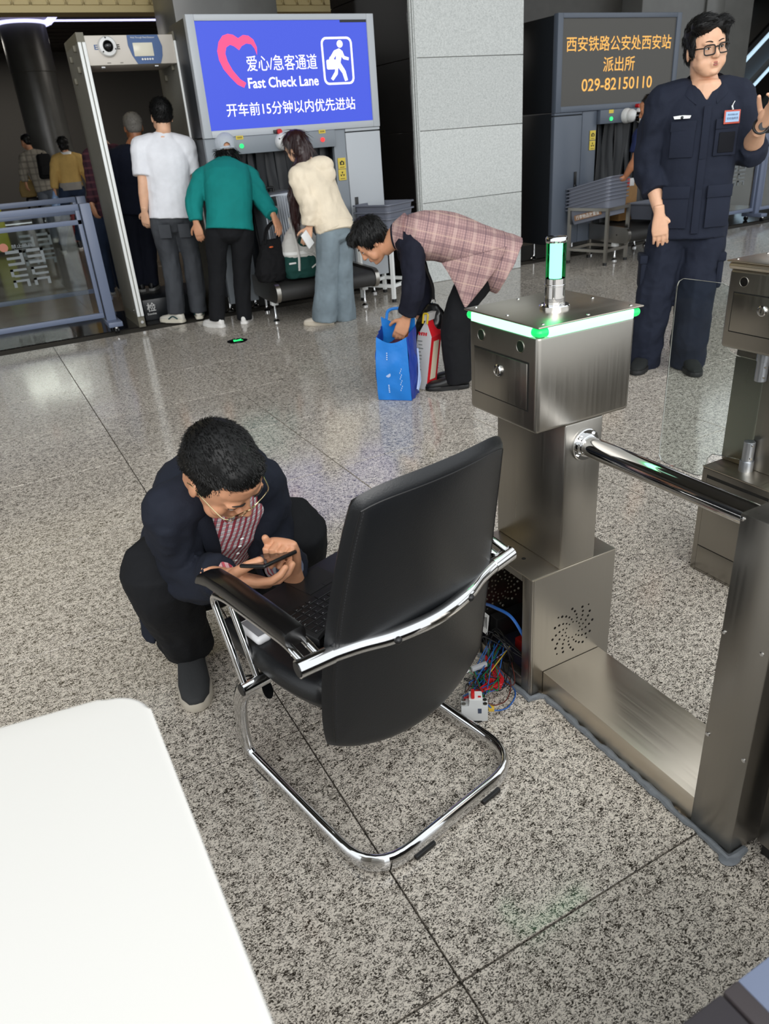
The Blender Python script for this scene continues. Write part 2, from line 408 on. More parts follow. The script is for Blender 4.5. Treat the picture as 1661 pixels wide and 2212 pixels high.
m_ledpink = M('screen_pink', (200, 60, 100), 0.4, emit=((246, 60, 112), 1.0))
m_ledgrey = M('screen_grey', (62, 61, 58), 0.5, emit=((70, 68, 64), 0.35))
m_ledamber = M('screen_amber', (120, 80, 30), 0.4, emit=((246, 184, 88), 1.0))
m_green = M('lamp_green', (20, 120, 60), 0.3, emit=((40, 235, 120), 1.5))
m_redl = M('lamp_red', (160, 20, 20), 0.3, emit=((255, 50, 50), 1.4))
HEART = [(2.601, 2.127), (2.607, 2.182), (2.584, 2.237), (2.544, 2.265), (2.5, 2.27), (2.454, 2.248), (2.412, 2.273), (2.369, 2.28), (2.323, 2.267), (2.283, 2.224), (2.261, 2.161), (2.266, 2.098), (2.293, 2.033), (2.339, 1.976), (2.396, 1.918), (2.449, 1.893), (2.472, 1.927), (2.425, 1.955), (2.369, 2.022), (2.336, 2.087), (2.325, 2.142), (2.342, 2.187), (2.378, 2.204), (2.409, 2.194), (2.449, 2.165), (2.476, 2.193), (2.518, 2.211), (2.562, 2.205), (2.588, 2.173)]
WALK = [(3.37, 2.16), (3.401, 2.138), (3.416, 2.101), (3.46, 2.088), (3.454, 2.068), (3.408, 2.077), (3.388, 2.099), (3.373, 2.051), (3.417, 1.986), (3.433, 1.915), (3.406, 1.909), (3.385, 1.972), (3.347, 2.017), (3.336, 1.963), (3.289, 1.917), (3.269, 1.932), (3.313, 1.984), (3.328, 2.042), (3.337, 2.11), (3.307, 2.08), (3.269, 2.073), (3.284, 2.102), (3.32, 2.144)]
def flat(name, polys, y, mat, parent, d=0.004):
    mb = MB()
    for p in polys: mb.prism([(x, y, z) for x, z in p], (0, -d, 0))
    return mb.build(name, mat, parent)
def circ(x, z, r, n=20): return [(x+r*math.cos(2*PI*i/n), z+r*math.sin(2*PI*i/n)) for i in range(n)]
def rrect(x0, x1, z0, z1, r, n=5):
    out = []
    for cx, cz, a in ((x1-r, z1-r, 0), (x0+r, z1-r, 90), (x0+r, z0+r, 180), (x1-r, z0+r, 270)):
        for k in range(n+1): out.append((cx+r*math.cos(rad(a+90*k/n)), cz+r*math.sin(rad(a+90*k/n))))
    return out
def dome_camera(name, parent, c, r, eye_dir):
    b = MB().lathe(c, -Y, [(r, 0), (r, .02), (r*.95, .045), (r*.8, .06), (r*.55, .068)], 28).build(name, m_white, parent)
    MB().ell(V(c)-Y*0.058+V(eye_dir)*0.02, (r*.52, r*.52, r*.52)).build('dome_lens', m_blackgl, b)
    for k in range(3): MB().cyl(V(c)+V((math.cos(k*2.1+.6)*r*.78, -.05, math.sin(k*2.1+.6)*r*.78)), V(c)+V((math.cos(k*2.1+.6)*r*.78, -.066, math.sin(k*2.1+.6)*r*.78)), .006, 8).build('screw', m_black, b)
    return b
def machine(label, x0, x1, col, paint, frame, op0, op1, cab_right, group=None):
    """front face at y = 6.9; the cabinet with the locked door stands right or left of the tunnel"""
    yf = 6.9
    t = root('baggage_scanner', ((x0+x1)/2, 7.2, 0), label, 'baggage scanner')
    # upper screen unit
    mb = MB(); mb.box(x0+.01, x1-.01, yf+.03, yf+.55, 1.54, 2.405, .006); mb.build('screen_housing', m_side if cab_right else M('charcoal_side_shade', (28, 31, 35), .45), t)  # casing darker than the front, shade of the sides put into its colour
    fl, fb, ft = .068, .055, .045
    mb = MB(); mb.box(x0, x0+fl, yf-.02, yf+.05, 1.53, 2.415, .004); mb.box(x1-fl, x1, yf-.02, yf+.05, 1.53, 2.415, .004)
    mb.box(x0+fl, x1-fl, yf-.02, yf+.05, 2.415-ft, 2.415, .004); mb.box(x0+fl, x1-fl, yf-.02, yf+.05, 1.53, 1.53+fb, .004)
    mb.build('screen_frame', frame, t)
    # lower body
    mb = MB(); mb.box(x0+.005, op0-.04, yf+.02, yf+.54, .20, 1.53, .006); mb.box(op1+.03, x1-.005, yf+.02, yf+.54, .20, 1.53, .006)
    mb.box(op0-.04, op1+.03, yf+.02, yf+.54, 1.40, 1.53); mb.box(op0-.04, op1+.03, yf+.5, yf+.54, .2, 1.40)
    mb.build('body', m_side if cab_right else M('charcoal_side_shade', (28, 31, 35), .45), t)
    cw = .36
    if cab_right: cx0, cx1, s0, s1, n0, n1 = x1-cw, x1, op1+.005, x1-cw-.005, x0, op0-.005
    else: cx0, cx1, s0, s1, n0, n1 = x0, x0+cw+.02, x0+cw+.03, op0-.005, op1+.005, x1
    MB().box(cx0, cx1, yf-.005, yf+.05, .20, 1.495, .004).build('cabinet_door', paint, t)
    MB().box(cx0, cx1, yf-.005, yf+.05, 1.505, 1.528, .003).build('door_header', paint, t)
    hx = cx0+.04 if cab_right else cx1-.085
    h = MB().box(hx, hx+.035, yf-.016, yf-.005, .78, .945, .004).build('door_handle', m_black, t)
    MB().cyl((hx+.018, yf-.016, .80), (hx+.018, yf-.026, .80), .013, 14).build('lock', m_chrome, h)
    MB().box(s0, s1, yf+.0, yf+.05, .2, 1.528, .004).build('column_panel', m_grey if cab_right else paint, t)
    MB().box(n0, n1, yf+.0, yf+.05, .15, 1.528, .004).build('column_panel', m_grey if cab_right else paint, t)
    MB().box(op0-.085 if cab_right else op0, op1+.005, yf-.045, yf+.02, 1.392, 1.528, .005).build('lintel', m_grey if cab_right else frame, t)
    # casters
    for xx in (x0+.12, x1-.12, op0+.1, op1-.1):
        for yy in (yf+.12, yf+.44):
            c = MB().lathe((xx, yy, 0), Z, [(.035, 0), (.035, .015), (.018, .03), (.012, .06), (.012, .205)], 12).build('levelling_foot', m_chrome, t)
    # curtain strips
    n = 10; wd = (op1-op0-.02)/n
    for k in range(n):
        xa = op0+.01+k*wd; dy = .05*random.random()
        mb = MB(); pts = []
        secs = []
        for j in range(7):
            z = 1.40-(1.40-.36)*j/6; yy = yf+.10+dy*math.sin(j*.7)*.6+.012*math.sin(k*2.3+j)
            secs.append((V((xa+wd/2+.01*math.sin(k*1.7+j*.8), yy, z)), V((wd*.54, .015*math.sin(k+j*.5), 0)), V((0, .006, 0))))
        mb.loft(secs, 8, sq=5).build('curtain_strip', m_curtain, t)
    # conveyor
    cv = root('belt_conveyor', ((op0+op1)/2, 6.6, 0), 'black belt conveyor at the mouth of the '+('light grey scanner under the blue screen' if cab_right else 'dark scanner behind the guard'), 'conveyor')
    bx0, bx1, ye = op0-.045, op1+.055, 6.27
    mb = MB(); prof = [(yf-.0, .360), (ye+.07, .345)]
    for a in range(0, 181, 20): prof.append((ye+.07-.068*math.sin(rad(a)), .277+.068*math.cos(rad(a))))
    prof += [(yf-.0, .23)]
    mb.prism([(bx0+.045, y, z) for y, z in prof], (bx1-bx0-.09, 0, 0)); mb.build('conveyor_belt', m_belt, cv)
    for xa in (bx0, bx1-.04):
        mb = MB(); pr = [(yf-.01, .385), (ye+.08, .368)]
        for a in range(0, 181, 20): pr.append((ye+.085-.085*math.sin(rad(a)), .283+.085*math.cos(rad(a))))
        pr += [(ye+.3, .198), (yf-.01, .215)]
        r = mb.prism([(xa, y, z) for y, z in pr], (.04, 0, 0)).build('side_rail', m_steel, cv)
        MB().cyl((xa-.003 if xa == bx0 else xa+.043, ye+.18, .285), (xa+.01 if xa == bx0 else xa+.03, ye+.18, .285), .008, 10).build('bolt', m_black, r)
    for xa in (bx0+.02, bx1-.08):
        l = MB().box(xa-.005, xa+.055, ye+.21, ye+.27, .155, .23, .004).build('conveyor_leg', m_alu, cv)
        MB().lathe((xa+.025, ye+.24, 0), Z, [(.032, 0), (.032, .012), (.014, .03), (.018, .045), (.011, .06), (.011, .16)], 12).build('levelling_foot', m_chrome, l)
    return t
# --- machine A: fast check lane
ta = machine('light grey baggage scanner under the blue Fast Check Lane screen', 2.035, 3.725, 0, m_paintA, m_paintA, 2.32, 3.235, True)
ys = 6.895
s = MB().box(2.10, 3.66, ys, 6.94, 1.58, 2.372).build('screen', m_ledblue, ta)
flat('dark_strip', [[(3.40, 2.372), (3.655, 2.372), (3.655, 2.352), (3.40, 2.352)]], ys, m_black, s)
flat('heart_emblem', [HEART], ys, m_ledpink, s)
mb = MB()
o_ = rrect(3.200, 3.500, 1.884, 2.246, .05); i_ = rrect(3.216, 3.484, 1.900, 2.230, .036)
for k in range(len(o_)):
    q = (k+1) % len(o_); mb.prism([(o_[k][0], ys, o_[k][1]), (o_[q][0], ys, o_[q][1]), (i_[q][0], ys, i_[q][1]), (i_[k][0], ys, i_[k][1])], (0, -.004, 0))
mb.build('icon_border', m_ledwhite, s)
flat('walker_icon', [WALK, circ(3.381, 2.193, .028), rrect(3.238, 3.337, 2.003, 2.076, .012), [(3.262, 2.072), (3.275, 2.098), (3.305, 2.098), (3.315, 2.074), (3.305, 2.074), (3.3, 2.088), (3.28, 2.088), (3.273, 2.072)]], ys, m_ledwhite, s)
put_text('lane_text', '爱心/急客通道', (2.498, ys, 2.010), X, Z, .648, .114, m_ledwhite, s, .0)
put_text('lane_text', 'Fast Check Lane', (2.490, ys, 1.885), X, Z, .654, .078, m_ledwhite, s, .014)
put_text('lane_text', '开车前15分钟以内优先进站', (2.268, ys, 1.682), X, Z, 1.22, .100, m_ledwhite, s, .002)
dome_camera('dome_camera', ta, (2.724, 6.855, 1.465), .072, (.4, -.6, -.1))
MB().cyl((2.34, 6.856, 1.455), (2.34, 6.843, 1.455), .018, 16).build('status_lamp', m_green, ta, label='green status lamp')
MB().cyl((3.11, 6.856, 1.455), (3.11, 6.843, 1.455), .018, 16).build('status_lamp', m_redl, ta, label='red status lamp')
for x in (2.30, 3.08): 
    k = MB().box(x, x+.065, 6.851, 6.856, 1.506, 1.535).build('yellow_sticker', m_yellow, ta)
    flat('sticker_print', [[(x+.01, 1.516), (x+.055, 1.516), (x+.055, 1.520), (x+.01, 1.520)], [(x+.01, 1.524), (x+.055, 1.524), (x+.055, 1.527), (x+.01, 1.527)]], 6.851, m_ink, k, .001)
e = MB().cyl((2.70, 6.88, 1.545), (2.70, 6.83, 1.545), .022, 16).build('emergency_stop', m_red, ta)
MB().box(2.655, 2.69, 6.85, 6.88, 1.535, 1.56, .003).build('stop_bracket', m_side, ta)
def camera_sticker(x0, z0, w, h, parent, kind):
    k = MB().box(x0, x0+w, 6.890, 6.897, z0, z0+h).build('yellow_sticker', m_yellow, parent); cx, cz = x0+w/2, z0+h*.55; r = w*.28; ps = []
    if kind == 'camera':
        ps = [[(cx-r, cz-r*.8), (cx+r, cz-r*.8), (cx+r, cz+r*.5), (cx+r*.45, cz+r*.5), (cx+r*.3, cz+r*.85), (cx-r*.3, cz+r*.85), (cx-r*.45, cz+r*.5), (cx-r, cz+r*.5)]]
        flat('sticker_print', ps, 6.890, m_ink, k, .002); flat('sticker_print', [circ(cx, cz-r*.15, r*.42, 14)], 6.888, m_yellow, k, .002)
    else:
        for a in (90, 210, 330):
            ps.append([(cx+r*.3*math.cos(rad(a)), cz+r*.3*math.sin(rad(a)))]+[(cx+r*math.cos(rad(a+d)), cz+r*math.sin(rad(a+d))) for d in (-28, -10, 10, 28)])
        ps.append(circ(cx, cz, r*.18, 10)); flat('sticker_print', ps, 6.890, m_ink, k, .002)
    flat('sticker_print', [[(x0+w*.2, z0+h*.12), (x0+w*.8, z0+h*.12), (x0+w*.8, z0+h*.17), (x0+w*.2, z0+h*.17)]], 6.890, m_ink, k, .001)
camera_sticker(3.262, 1.200, .078, .092, ta, 'camera'); camera_sticker(3.258, 1.103, .078, .092, ta, 'radiation')
# --- machine B: police notice
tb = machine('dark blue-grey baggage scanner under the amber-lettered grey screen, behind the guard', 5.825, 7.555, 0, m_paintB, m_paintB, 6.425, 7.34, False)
s = MB().box(5.89, 7.49, ys, 6.94, 1.58, 2.372).build('screen', m_ledgrey, tb)
put_text('notice_text', '西安铁路公安处西安站', (5.952, ys, 2.079), X, Z, 1.482, .135, m_ledamber, s, .006)
put_text('notice_text', '派出所', (6.463, ys, 1.886), X, Z, .449, .138, m_ledamber, s, .006)
put_text('notice_text', '029-82150110', (6.176, ys, 1.714), X, Z, 1.014, .116, m_ledamber, s, .008)
dome_camera('dome_camera', tb, (7.02, 6.855, 1.455), .085, (.5, -.5, -.1))
c = MB().lathe((6.80, 6.86, 1.455), V((.0, -1, 0)), [(.075, 0), (.075, .03), (.06, .06), (.05, .07)], 24).build('bullet_camera', m_white, tb)
MB().ell((6.81, 6.79, 1.452), (.066, .066, .066)).build('camera_ball', m_white, c)
MB().cyl((6.85, 6.755, 1.44), (6.878, 6.728, 1.436), .046, 20).build('camera_lens', m_blackgl, c)
MB().cyl((6.58, 6.856, 1.437), (6.58, 6.843, 1.437), .02, 16).build('status_lamp', m_green, tb, label='green status lamp')
MB().box(6.545, 6.61, 6.851, 6.856, 1.49, 1.525).build('yellow_sticker', m_yellow, tb)
MB().cyl((6.97, 6.88, 1.545), (6.97, 6.83, 1.545), .02, 16).build('emergency_stop', m_red, tb)
camera_sticker(6.325, 1.245, .078, .092, tb, 'camera'); camera_sticker(6.325, 1.145, .078, .092, tb, 'radiation')

# ------------------------------------------------------------------ walk-through metal detector
m_det = M('detector_panel', (122, 120, 112), 0.5, var=(30, .05)); m_head = M('detector_header', (205, 198, 188), 0.42)
m_plate = M('detector_blue', (62, 92, 140), 0.4); m_cap = M('detector_cap', (110, 106, 92), 0.5)
md = root('metal_detector', (1.67, 7.6, 0), 'walk-through metal detector arch with white edge strips at the left, people walking into it', 'metal detector')
for xs in (1.25, 2.03):
    secs = []
    poly = [(xs, 7.325), (xs+.06, 7.325)]+[(xs+.06, 7.85), (xs+.05, 7.98), (xs+.03, 8.02), (xs+.0, 7.98), (xs-.0, 7.85)]
    p = MB().prism([(x, y, .11) for x, y in poly], (0, 0, 2.18)).build('side_panel', m_det, md)
    MB().prism([(x, y, 0) for x, y in poly], (0, 0, .112)).build('panel_foot', m_cap, p)
    MB().prism([(x, y, 2.288) for x, y in poly], (0, 0, .07)).build('panel_cap', m_cap, p)
    for x0 in (xs, xs+.034): MB().box(x0, x0+.026, 7.305, 7.33, .10, 2.29, .004).build('edge_strip', m_alu, p)
    MB().box(xs+.0255, xs+.0345, 7.315, 7.33, .10, 2.29).build('edge_groove', m_det, p)
    for z in (2.27, 2.12): MB().box(xs-.025, xs, 7.42, 7.46, z-.035, z+.01, .004).build('clip', m_cap, p)
    for z in (2.22, 2.06): MB().box(xs-.025, xs, 7.70, 7.74, z-.035, z+.01, .004).build('clip', m_cap, p)
    MB().cyl((xs+.03, 7.30, .05), (xs+.03, 7.325, .05), .014, 12).build('anchor_bolt', m_chrome, p)
    MB().cyl((xs-.006, 7.45, .14), (xs, 7.45, .14), .012, 12).build('anchor_bolt', m_chrome, p)
hd = MB().box(1.31, 2.03, 7.317, 7.86, 2.125, 2.335, .006).build('header', m_head, md)
pts = [(1.648+.0, 2.333), (1.90, 2.333), (1.925, 2.25), (1.915, 2.18), (1.890, 2.127), (1.700, 2.127), (1.665, 2.19), (1.645, 2.26)]
flat('control_panel', [pts], 7.317, m_plate, hd, .006)
MB().box(1.683, 1.845, 7.305, 7.315, 2.182, 2.278, .003).build('display', M('display_glow', (120, 120, 110), .2, emit=((205, 200, 180), .7)), hd)
for k in range(5): MB().cyl((1.742+.021*k, 7.312, 2.160), (1.742+.021*k, 7.304, 2.160), .008, 10).build('button', m_white, hd)
put_text('panel_text', 'Walk Through Metal Detector', (1.672, 7.31, 2.305), X, Z, .20, .016, m_white, hd, .0)
put_text('header_text', 'E', (1.372, 7.317, 2.235), X, Z, .03, .035, m_plate, hd, .02); put_text('header_text', 'E', (1.548, 7.317, 2.235), X, Z, .028, .035, m_ink, hd, .03)
put_text('header_text', 'www.                 .com', (1.45, 7.317, 2.135), X, Z, .13, .009, m_ink, hd)
c = MB().lathe((1.476, 7.315, 2.255), -Y, [(.074, 0), (.074, .02), (.066, .035), (.05, .04)], 28).build('dome_camera', m_white, md)
MB().ell((1.476, 7.283, 2.255), (.044, .04, .044)).build('dome_lens', m_blackgl, c)
for a in (100, 220, 340): MB().cyl((1.476+.06*math.cos(rad(a)), 7.278, 2.255+.06*math.sin(rad(a))), (1.476+.06*math.cos(rad(a)), 7.272, 2.255+.06*math.sin(rad(a))), .006, 8).build('screw', m_black, c)
for x in (1.40, 1.84): MB().cyl((x, 7.34, 2.112), (x+.03, 7.34, 2.112), .012, 10).build('header_bolt', m_chrome, hd)
# inspection step inside the arch
st = root('inspection_step', (1.62, 7.7, 0), 'low black step lettered in white between the panels of the metal detector', 'step')
b0 = MB().box(1.36, 1.98, 7.55, 8.25, 0, .20, .008).build('step_box', M('step_black', (26, 30, 34), .35), st)
put_text('step_text', '检', (1.395, 7.55, .085), X, Z, .085, .085, m_white, b0, .01); put_text('step_text', 'Examine', (1.39, 7.55, .055), X, Z, .085, .02, m_white, b0, .01)

# ------------------------------------------------------------------ fences
m_fence = M('fence_paint', (104, 114, 136), 0.4); m_glass = M('clear_glass', (235, 242, 240), 0.03, trans=1.0, ior=1.45)
m_frost = M('frost_print', (112, 118, 120), 0.5)
def fret_sign(mb, x0, z0, s, y):
    """square seal-script meander printed on the pane"""
    t = .10
    for side in (0, 1):
        ox = x0+side*s*.56
        for (a, b_, c_, d_) in ((0, .44, .92, 1), (.36, .44, .60, 1), (0, .36, .76, .83), (0, .36, .60, .67), (0, .08, .30, .5), (0, .44, .44, .50), (.08, .44, .28, .34), (0, .44, .14, .20), (0, .08, 0, .2), (.36, .44, .0, .14)):
            mb.box(ox+a*s, ox+b_*s, y-.001, y+.001, z0+c_*s, z0+d_*s)
def fence(name, label, xr, y, width, group, post_right=True, texts=False, mirror=1):
    """panel fence running left from xr; post with casters at its right end"""
    t = root(name, (xr, y, 0), label, 'fence', group)
    MB().box(xr-.085, xr, y-.045, y+.045, .105, 1.11, .004).build('post', m_fence, t)
    f = MB().box(xr-.095, xr+.03, y-.16, y+.16, .06, .105, .006).build('foot_bracket', m_fence, t)
    for dy in (-.13, .13):
        c = MB().cyl((xr-.03, y+dy, .06), (xr-.03, y+dy, .045), .02, 12).build('caster', m_chrome, t)
        for dx in (-.012, .012): MB().cyl((xr-.03+dx-.006, y+dy, .027), (xr-.03+dx+.006, y+dy, .027), .027, 16).build('caster_wheel', m_black, c)
    x1 = xr-.095; x0 = x1-width
    mb = MB(); mb.box(x0, x1, y-.02, y+.02, 1.06, 1.11, .003); mb.box(x0, x1, y-.02, y+.02, .945, .985, .003); mb.box(x0, x1, y-.02, y+.02, .135, .18, .003); mb.box(x1-.035, x1, y-.02, y+.02, .18, 1.06, .003); mb.box(x0, x0+.035, y-.02, y+.02, .18, 1.06, .003)
    mb.build('frame', m_fence, t)
    MB().box(x0+.035, x1-.085, y-.004, y+.004, .18, .945).build('glass_pane', m_glass, t)
    mb = MB(); fret_sign(mb, x0+width*.5-.03, .50, .30, y-.006); mb.build('printed_emblem', m_frost, t)
    if texts:
        mb = MB(); mb.prism([(a, y-.0055, b_) for a, b_ in circ(x0+width*.5-.03, .76+.07, .035)], (0, -.001, 0)); mb.build('warning_mark', M('warning_orange', (168, 104, 84), .5), t)
        put_text('pane_text', '禁止倚靠', (x0+width*.5+.03, y-.006, .815), X, Z, .17, .032, m_frost, t, .01); put_text('pane_text', 'No Leaning', (x0+width*.5+.05, y-.006, .797), X, Z, .12, .012, m_frost, t)
    return t
fence('glass_fence', 'blue-grey glazed barrier fence on casters at the left edge, before the metal detector', 1.06, 7.37, 1.28, None, texts=True)
fence('glass_fence', 'blue-grey glazed barrier fence at the right edge, behind the guard', 9.95, 7.40, 1.05, None)
fence('glass_fence', 'second blue-grey glazed barrier fence, farthest right, running out of the picture', 11.2, 7.40, 1.12, None)
# a further row of fencing seen through the left pane
fence('glass_fence', 'far blue-grey barrier fence seen through the pane of the left fence', 1.25, 8.9, 1.2, None)

# ------------------------------------------------------------------ tray racks and trays
m_tray = M('tray_grey', (112, 116, 128), 0.45); m_traylab = M('tray_label', (150, 112, 80), .6)
def tray_rack(label, cx, cy, w, d, h, ang, mat=None):
    t = root('tray_rack', (cx, cy, 0), label, 'rack'); a = rad(ang); ux, uy = V((math.cos(a), math.sin(a), 0)), V((-math.sin(a), math.cos(a), 0)); c = V((cx, cy, 0)); mt = mat or m_steel
    P = lambda i, j, z: c+ux*i*w/2+uy*j*d/2+Z*z
    for i in (-1, 1):
        for j in (-1, 1):
            l = MB().bar(P(i, j, .03), P(i, j, h), .032, .032, ux).build('leg', mt, t); MB().cyl(P(i, j, 0), P(i, j, .03), .022, 12).build('rubber_foot', m_black, l)
    for z, nm in ((h-.016, 'top_rail'), (.15, 'lower_rail')):
        for i in (-1, 1): MB().bar(P(i, -1, z), P(i, 1, z), .03, .03).build(nm, mt, t)
        for j in (-1, 1): MB().bar(P(-1, j, z), P(1, j, z), .03, .03).build(nm, mt, t)
    return t, P, ux, uy
def tray_mesh(w, d, h):
    mb = MB()
    def ring(sx, sy, z): return [mb.bm.verts.new((x*sx, y*sy, z)) for x, y in rrect(-.5, .5, -.5, .5, .1, 4)]
    rings = [ring(w*.80, d*.80, .006), ring(w*.80, d*.80, 0), ring(w*.92, d*.92, h-.012), ring(w, d, h-.012), ring(w, d, h), ring(w*.91, d*.91, h), ring(w*.79, d*.79, .006)]
    mb.skin(rings, True, True); return mb.mesh('tray')
rk, P, ux, uy = tray_rack('steel tray rack with a stack of grey trays, between the guard and the granite pillar', 6.275, 6.635, .41, .48, .59, 14)
tm = tray_mesh(.58, .43, .17); tm.materials.append(m_tray)
tilt = Matrix.Rotation(rad(14+90), 4, 'Z') @ Matrix.Rotation(rad(13), 4, 'Y')
for k in range(7):
    o = bpy.data.objects.new('tray', tm); COL.objects.link(o); o.matrix_world = Matrix.Translation(rk.location+Z*(.455+.036*k)) @ tilt
    tag(o, ['lowest grey plastic tray of the stack, with a brown label, sunk into the steel rack', 'second grey tray from the bottom of the stack on the steel rack', 'third grey tray from the bottom of the stack on the steel rack', 'middle grey tray of the stack on the steel rack', 'third grey tray from the top of the stack on the steel rack', 'second grey tray from the top of the stack on the steel rack', 'topmost grey tray of the stack, gripped by the hand reaching in'][k], 'tray', 'security trays stacked on the steel rack')
    if k == 0:
        q = MB().box(-.17, .17, .188, .200, .035, .090).build('tray_label', m_traylab, None); q.parent = o
        me = text_mesh('行李物品放置筐', .01); xs = [v.co.x for v in me.vertices]; zs_ = [v.co.y for v in me.vertices]
        for v in me.vertices: v.co = V((.15-(v.co.x-min(xs))/(max(xs)-min(xs))*.30, .2015, .042+(v.co.y-min(zs_))/(max(zs_)-min(zs_))*.042))
        q2 = link_mesh('label_text', me, m_white, None, angle=None); q2.parent = o
o = bpy.data.objects.new('tray', tm); COL.objects.link(o); o.matrix_world = Matrix.Translation((7.02, 6.52, .40)) @ Matrix.Rotation(rad(10), 4, 'Z'); tag(o, 'single grey tray lying on the conveyor behind the guard', 'tray')
cbx = root('cardboard_box', (6.83, 6.83, .36), 'brown cardboard box with white and red tape behind the grey tray stack', 'box')
MB().box(6.70, 6.96, 6.76, 6.93, .378, .77, .003).build('carton_body', M('cardboard', (150, 112, 66), .7, var=(20, .08)), cbx)
tp_ = MB().box(6.72, 6.90, 6.755, 6.80, .74, .82, .002).build('white_tape', m_white, cbx); MB().box(6.79, 6.83, 6.753, 6.802, .738, .822, .002).build('red_stripe', m_red, cbx)
rk2, P, ux, uy = tray_rack('white metal tray rack beside the conveyor end, behind the bending woman', 3.62, 6.72, .42, .36, .56, 30, m_alu)
tm2 = tray_mesh(.50, .42, .20); tm2.materials.append(m_tray)
for k in range(3):
    o = bpy.data.objects.new('tray', tm2); COL.objects.link(o); o.matrix_world = Matrix.Translation(rk2.location+Z*(.562+.06*k)) @ Matrix.Rotation(rad(30), 4, 'Z')
    tag(o, ['lowest grey tray of the short stack behind the bending woman', 'middle grey tray of the short stack behind the bending woman', 'top grey tray of the short stack behind the bending woman'][k], 'tray', 'security trays on the white rack')
# floor guide lamp
dl = root('floor_light', (1.799, 6.085, 0), 'round black floor light with a green arrow, set before the scanner', 'floor light')
MB().lathe((1.799, 6.085, 0), Z, [(.085, 0), (.085, .004), (.07, .006)], 28).build('lamp_disc', m_blackgl, dl)
MB().prism([(1.76, 6.055, .006), (1.80, 6.06, .006), (1.84, 6.05, .006), (1.825, 6.085, .006), (1.845, 6.11, .006), (1.80, 6.095, .006), (1.775, 6.12, .006)], (0, 0, .002)).build('green_arrow', m_green, dl)
# ------------------------------------------------------------------ turnstile gates
def brushed(name, rgb, rough, st=(160, 160, 3)):
    m = M(name, rgb, rough, 1.0); nt = m.node_tree; b = nt.nodes['Principled BSDF']; N = nt.nodes.new; K = nt.links.new
    tc = N('ShaderNodeTexCoord'); mp = N('ShaderNodeMapping'); mp.inputs['Scale'].default_value = st; K(tc.outputs['Object'], mp.inputs[0])
    n = N('ShaderNodeTexNoise'); n.inputs['Scale'].default_value = 1.0; n.inputs['Detail'].default_value = 3; K(mp.outputs[0], n.inputs['Vector'])
    r = N('ShaderNodeMapRange'); r.inputs[3].default_value = rough-.07; r.inputs[4].default_value = rough+.10; K(n.outputs['Fac'], r.inputs[0]); K(r.outputs[0], b.inputs['Roughness'])
    bp = N('ShaderNodeBump'); bp.inputs['Strength'].default_value = .03; bp.inputs['Distance'].default_value = .002; K(n.outputs['Fac'], bp.inputs['Height']); K(bp.outputs[0], b.inputs['Normal'])
    return m
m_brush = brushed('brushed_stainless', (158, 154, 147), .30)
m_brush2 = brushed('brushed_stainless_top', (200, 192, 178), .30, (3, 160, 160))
m_gled = M('green_led', (60, 220, 130), .3, emit=((150, 255, 192), 2.8))
m_gled2 = M('green_led_corner', (20, 160, 80), .3, emit=((30, 220, 110), 1.0))
m_gtube = M('beacon_core', (220, 255, 235), .3, emit=((205, 255, 228), 5.0))
m_sensor = M('sensor_lens', (6, 26, 14), .12)
m_gap = M('panel_gap', (16, 15, 13), .6)
m_inside = M('cabinet_inside', (46, 48, 64), .5)
m_caulk = M('grey_sealant', (122, 127, 132), .45, bump=(60, .4))
def fan_points(s=1.0):
    pts = []
    for k in range(12):
        for q in range(5):
            r = (.026+.0115*q)*s; a = rad(k*30+q*8.5); pts.append((r*math.cos(a), r*math.sin(a), .0028+.0004*q))
    for a, b_ in ((-.054, .062), (.054, .064), (-.054, -.062), (.054, -.05)): pts.append((a*s, b_*s, .003))
    return pts
def perforated(x0, x1, y0, y1, z0, z1, cx, cz):
    plate = bpy.data.objects.new('plate', MB().box(x0, x1, y0, y1, z0, z1).mesh()); COL.objects.link(plate)
    mb = MB()
    for dx, dz, r in fan_points(): mb.cyl((cx+dx, y0-.02, cz+dz), (cx+dx, y1+.02, cz+dz), r, 8)
    cut = bpy.data.objects.new('cut', mb.mesh()); COL.objects.link(cut)
    md_ = plate.modifiers.new('b', 'BOOLEAN'); md_.object = cut; md_.operation = 'DIFFERENCE'; md_.solver = 'EXACT'
    dg = bpy.context.evaluated_depsgraph_get(); me = bpy.data.meshes.new_from_object(plate.evaluated_get(dg))
    bpy.data.objects.remove(plate); bpy.data.objects.remove(cut); return me
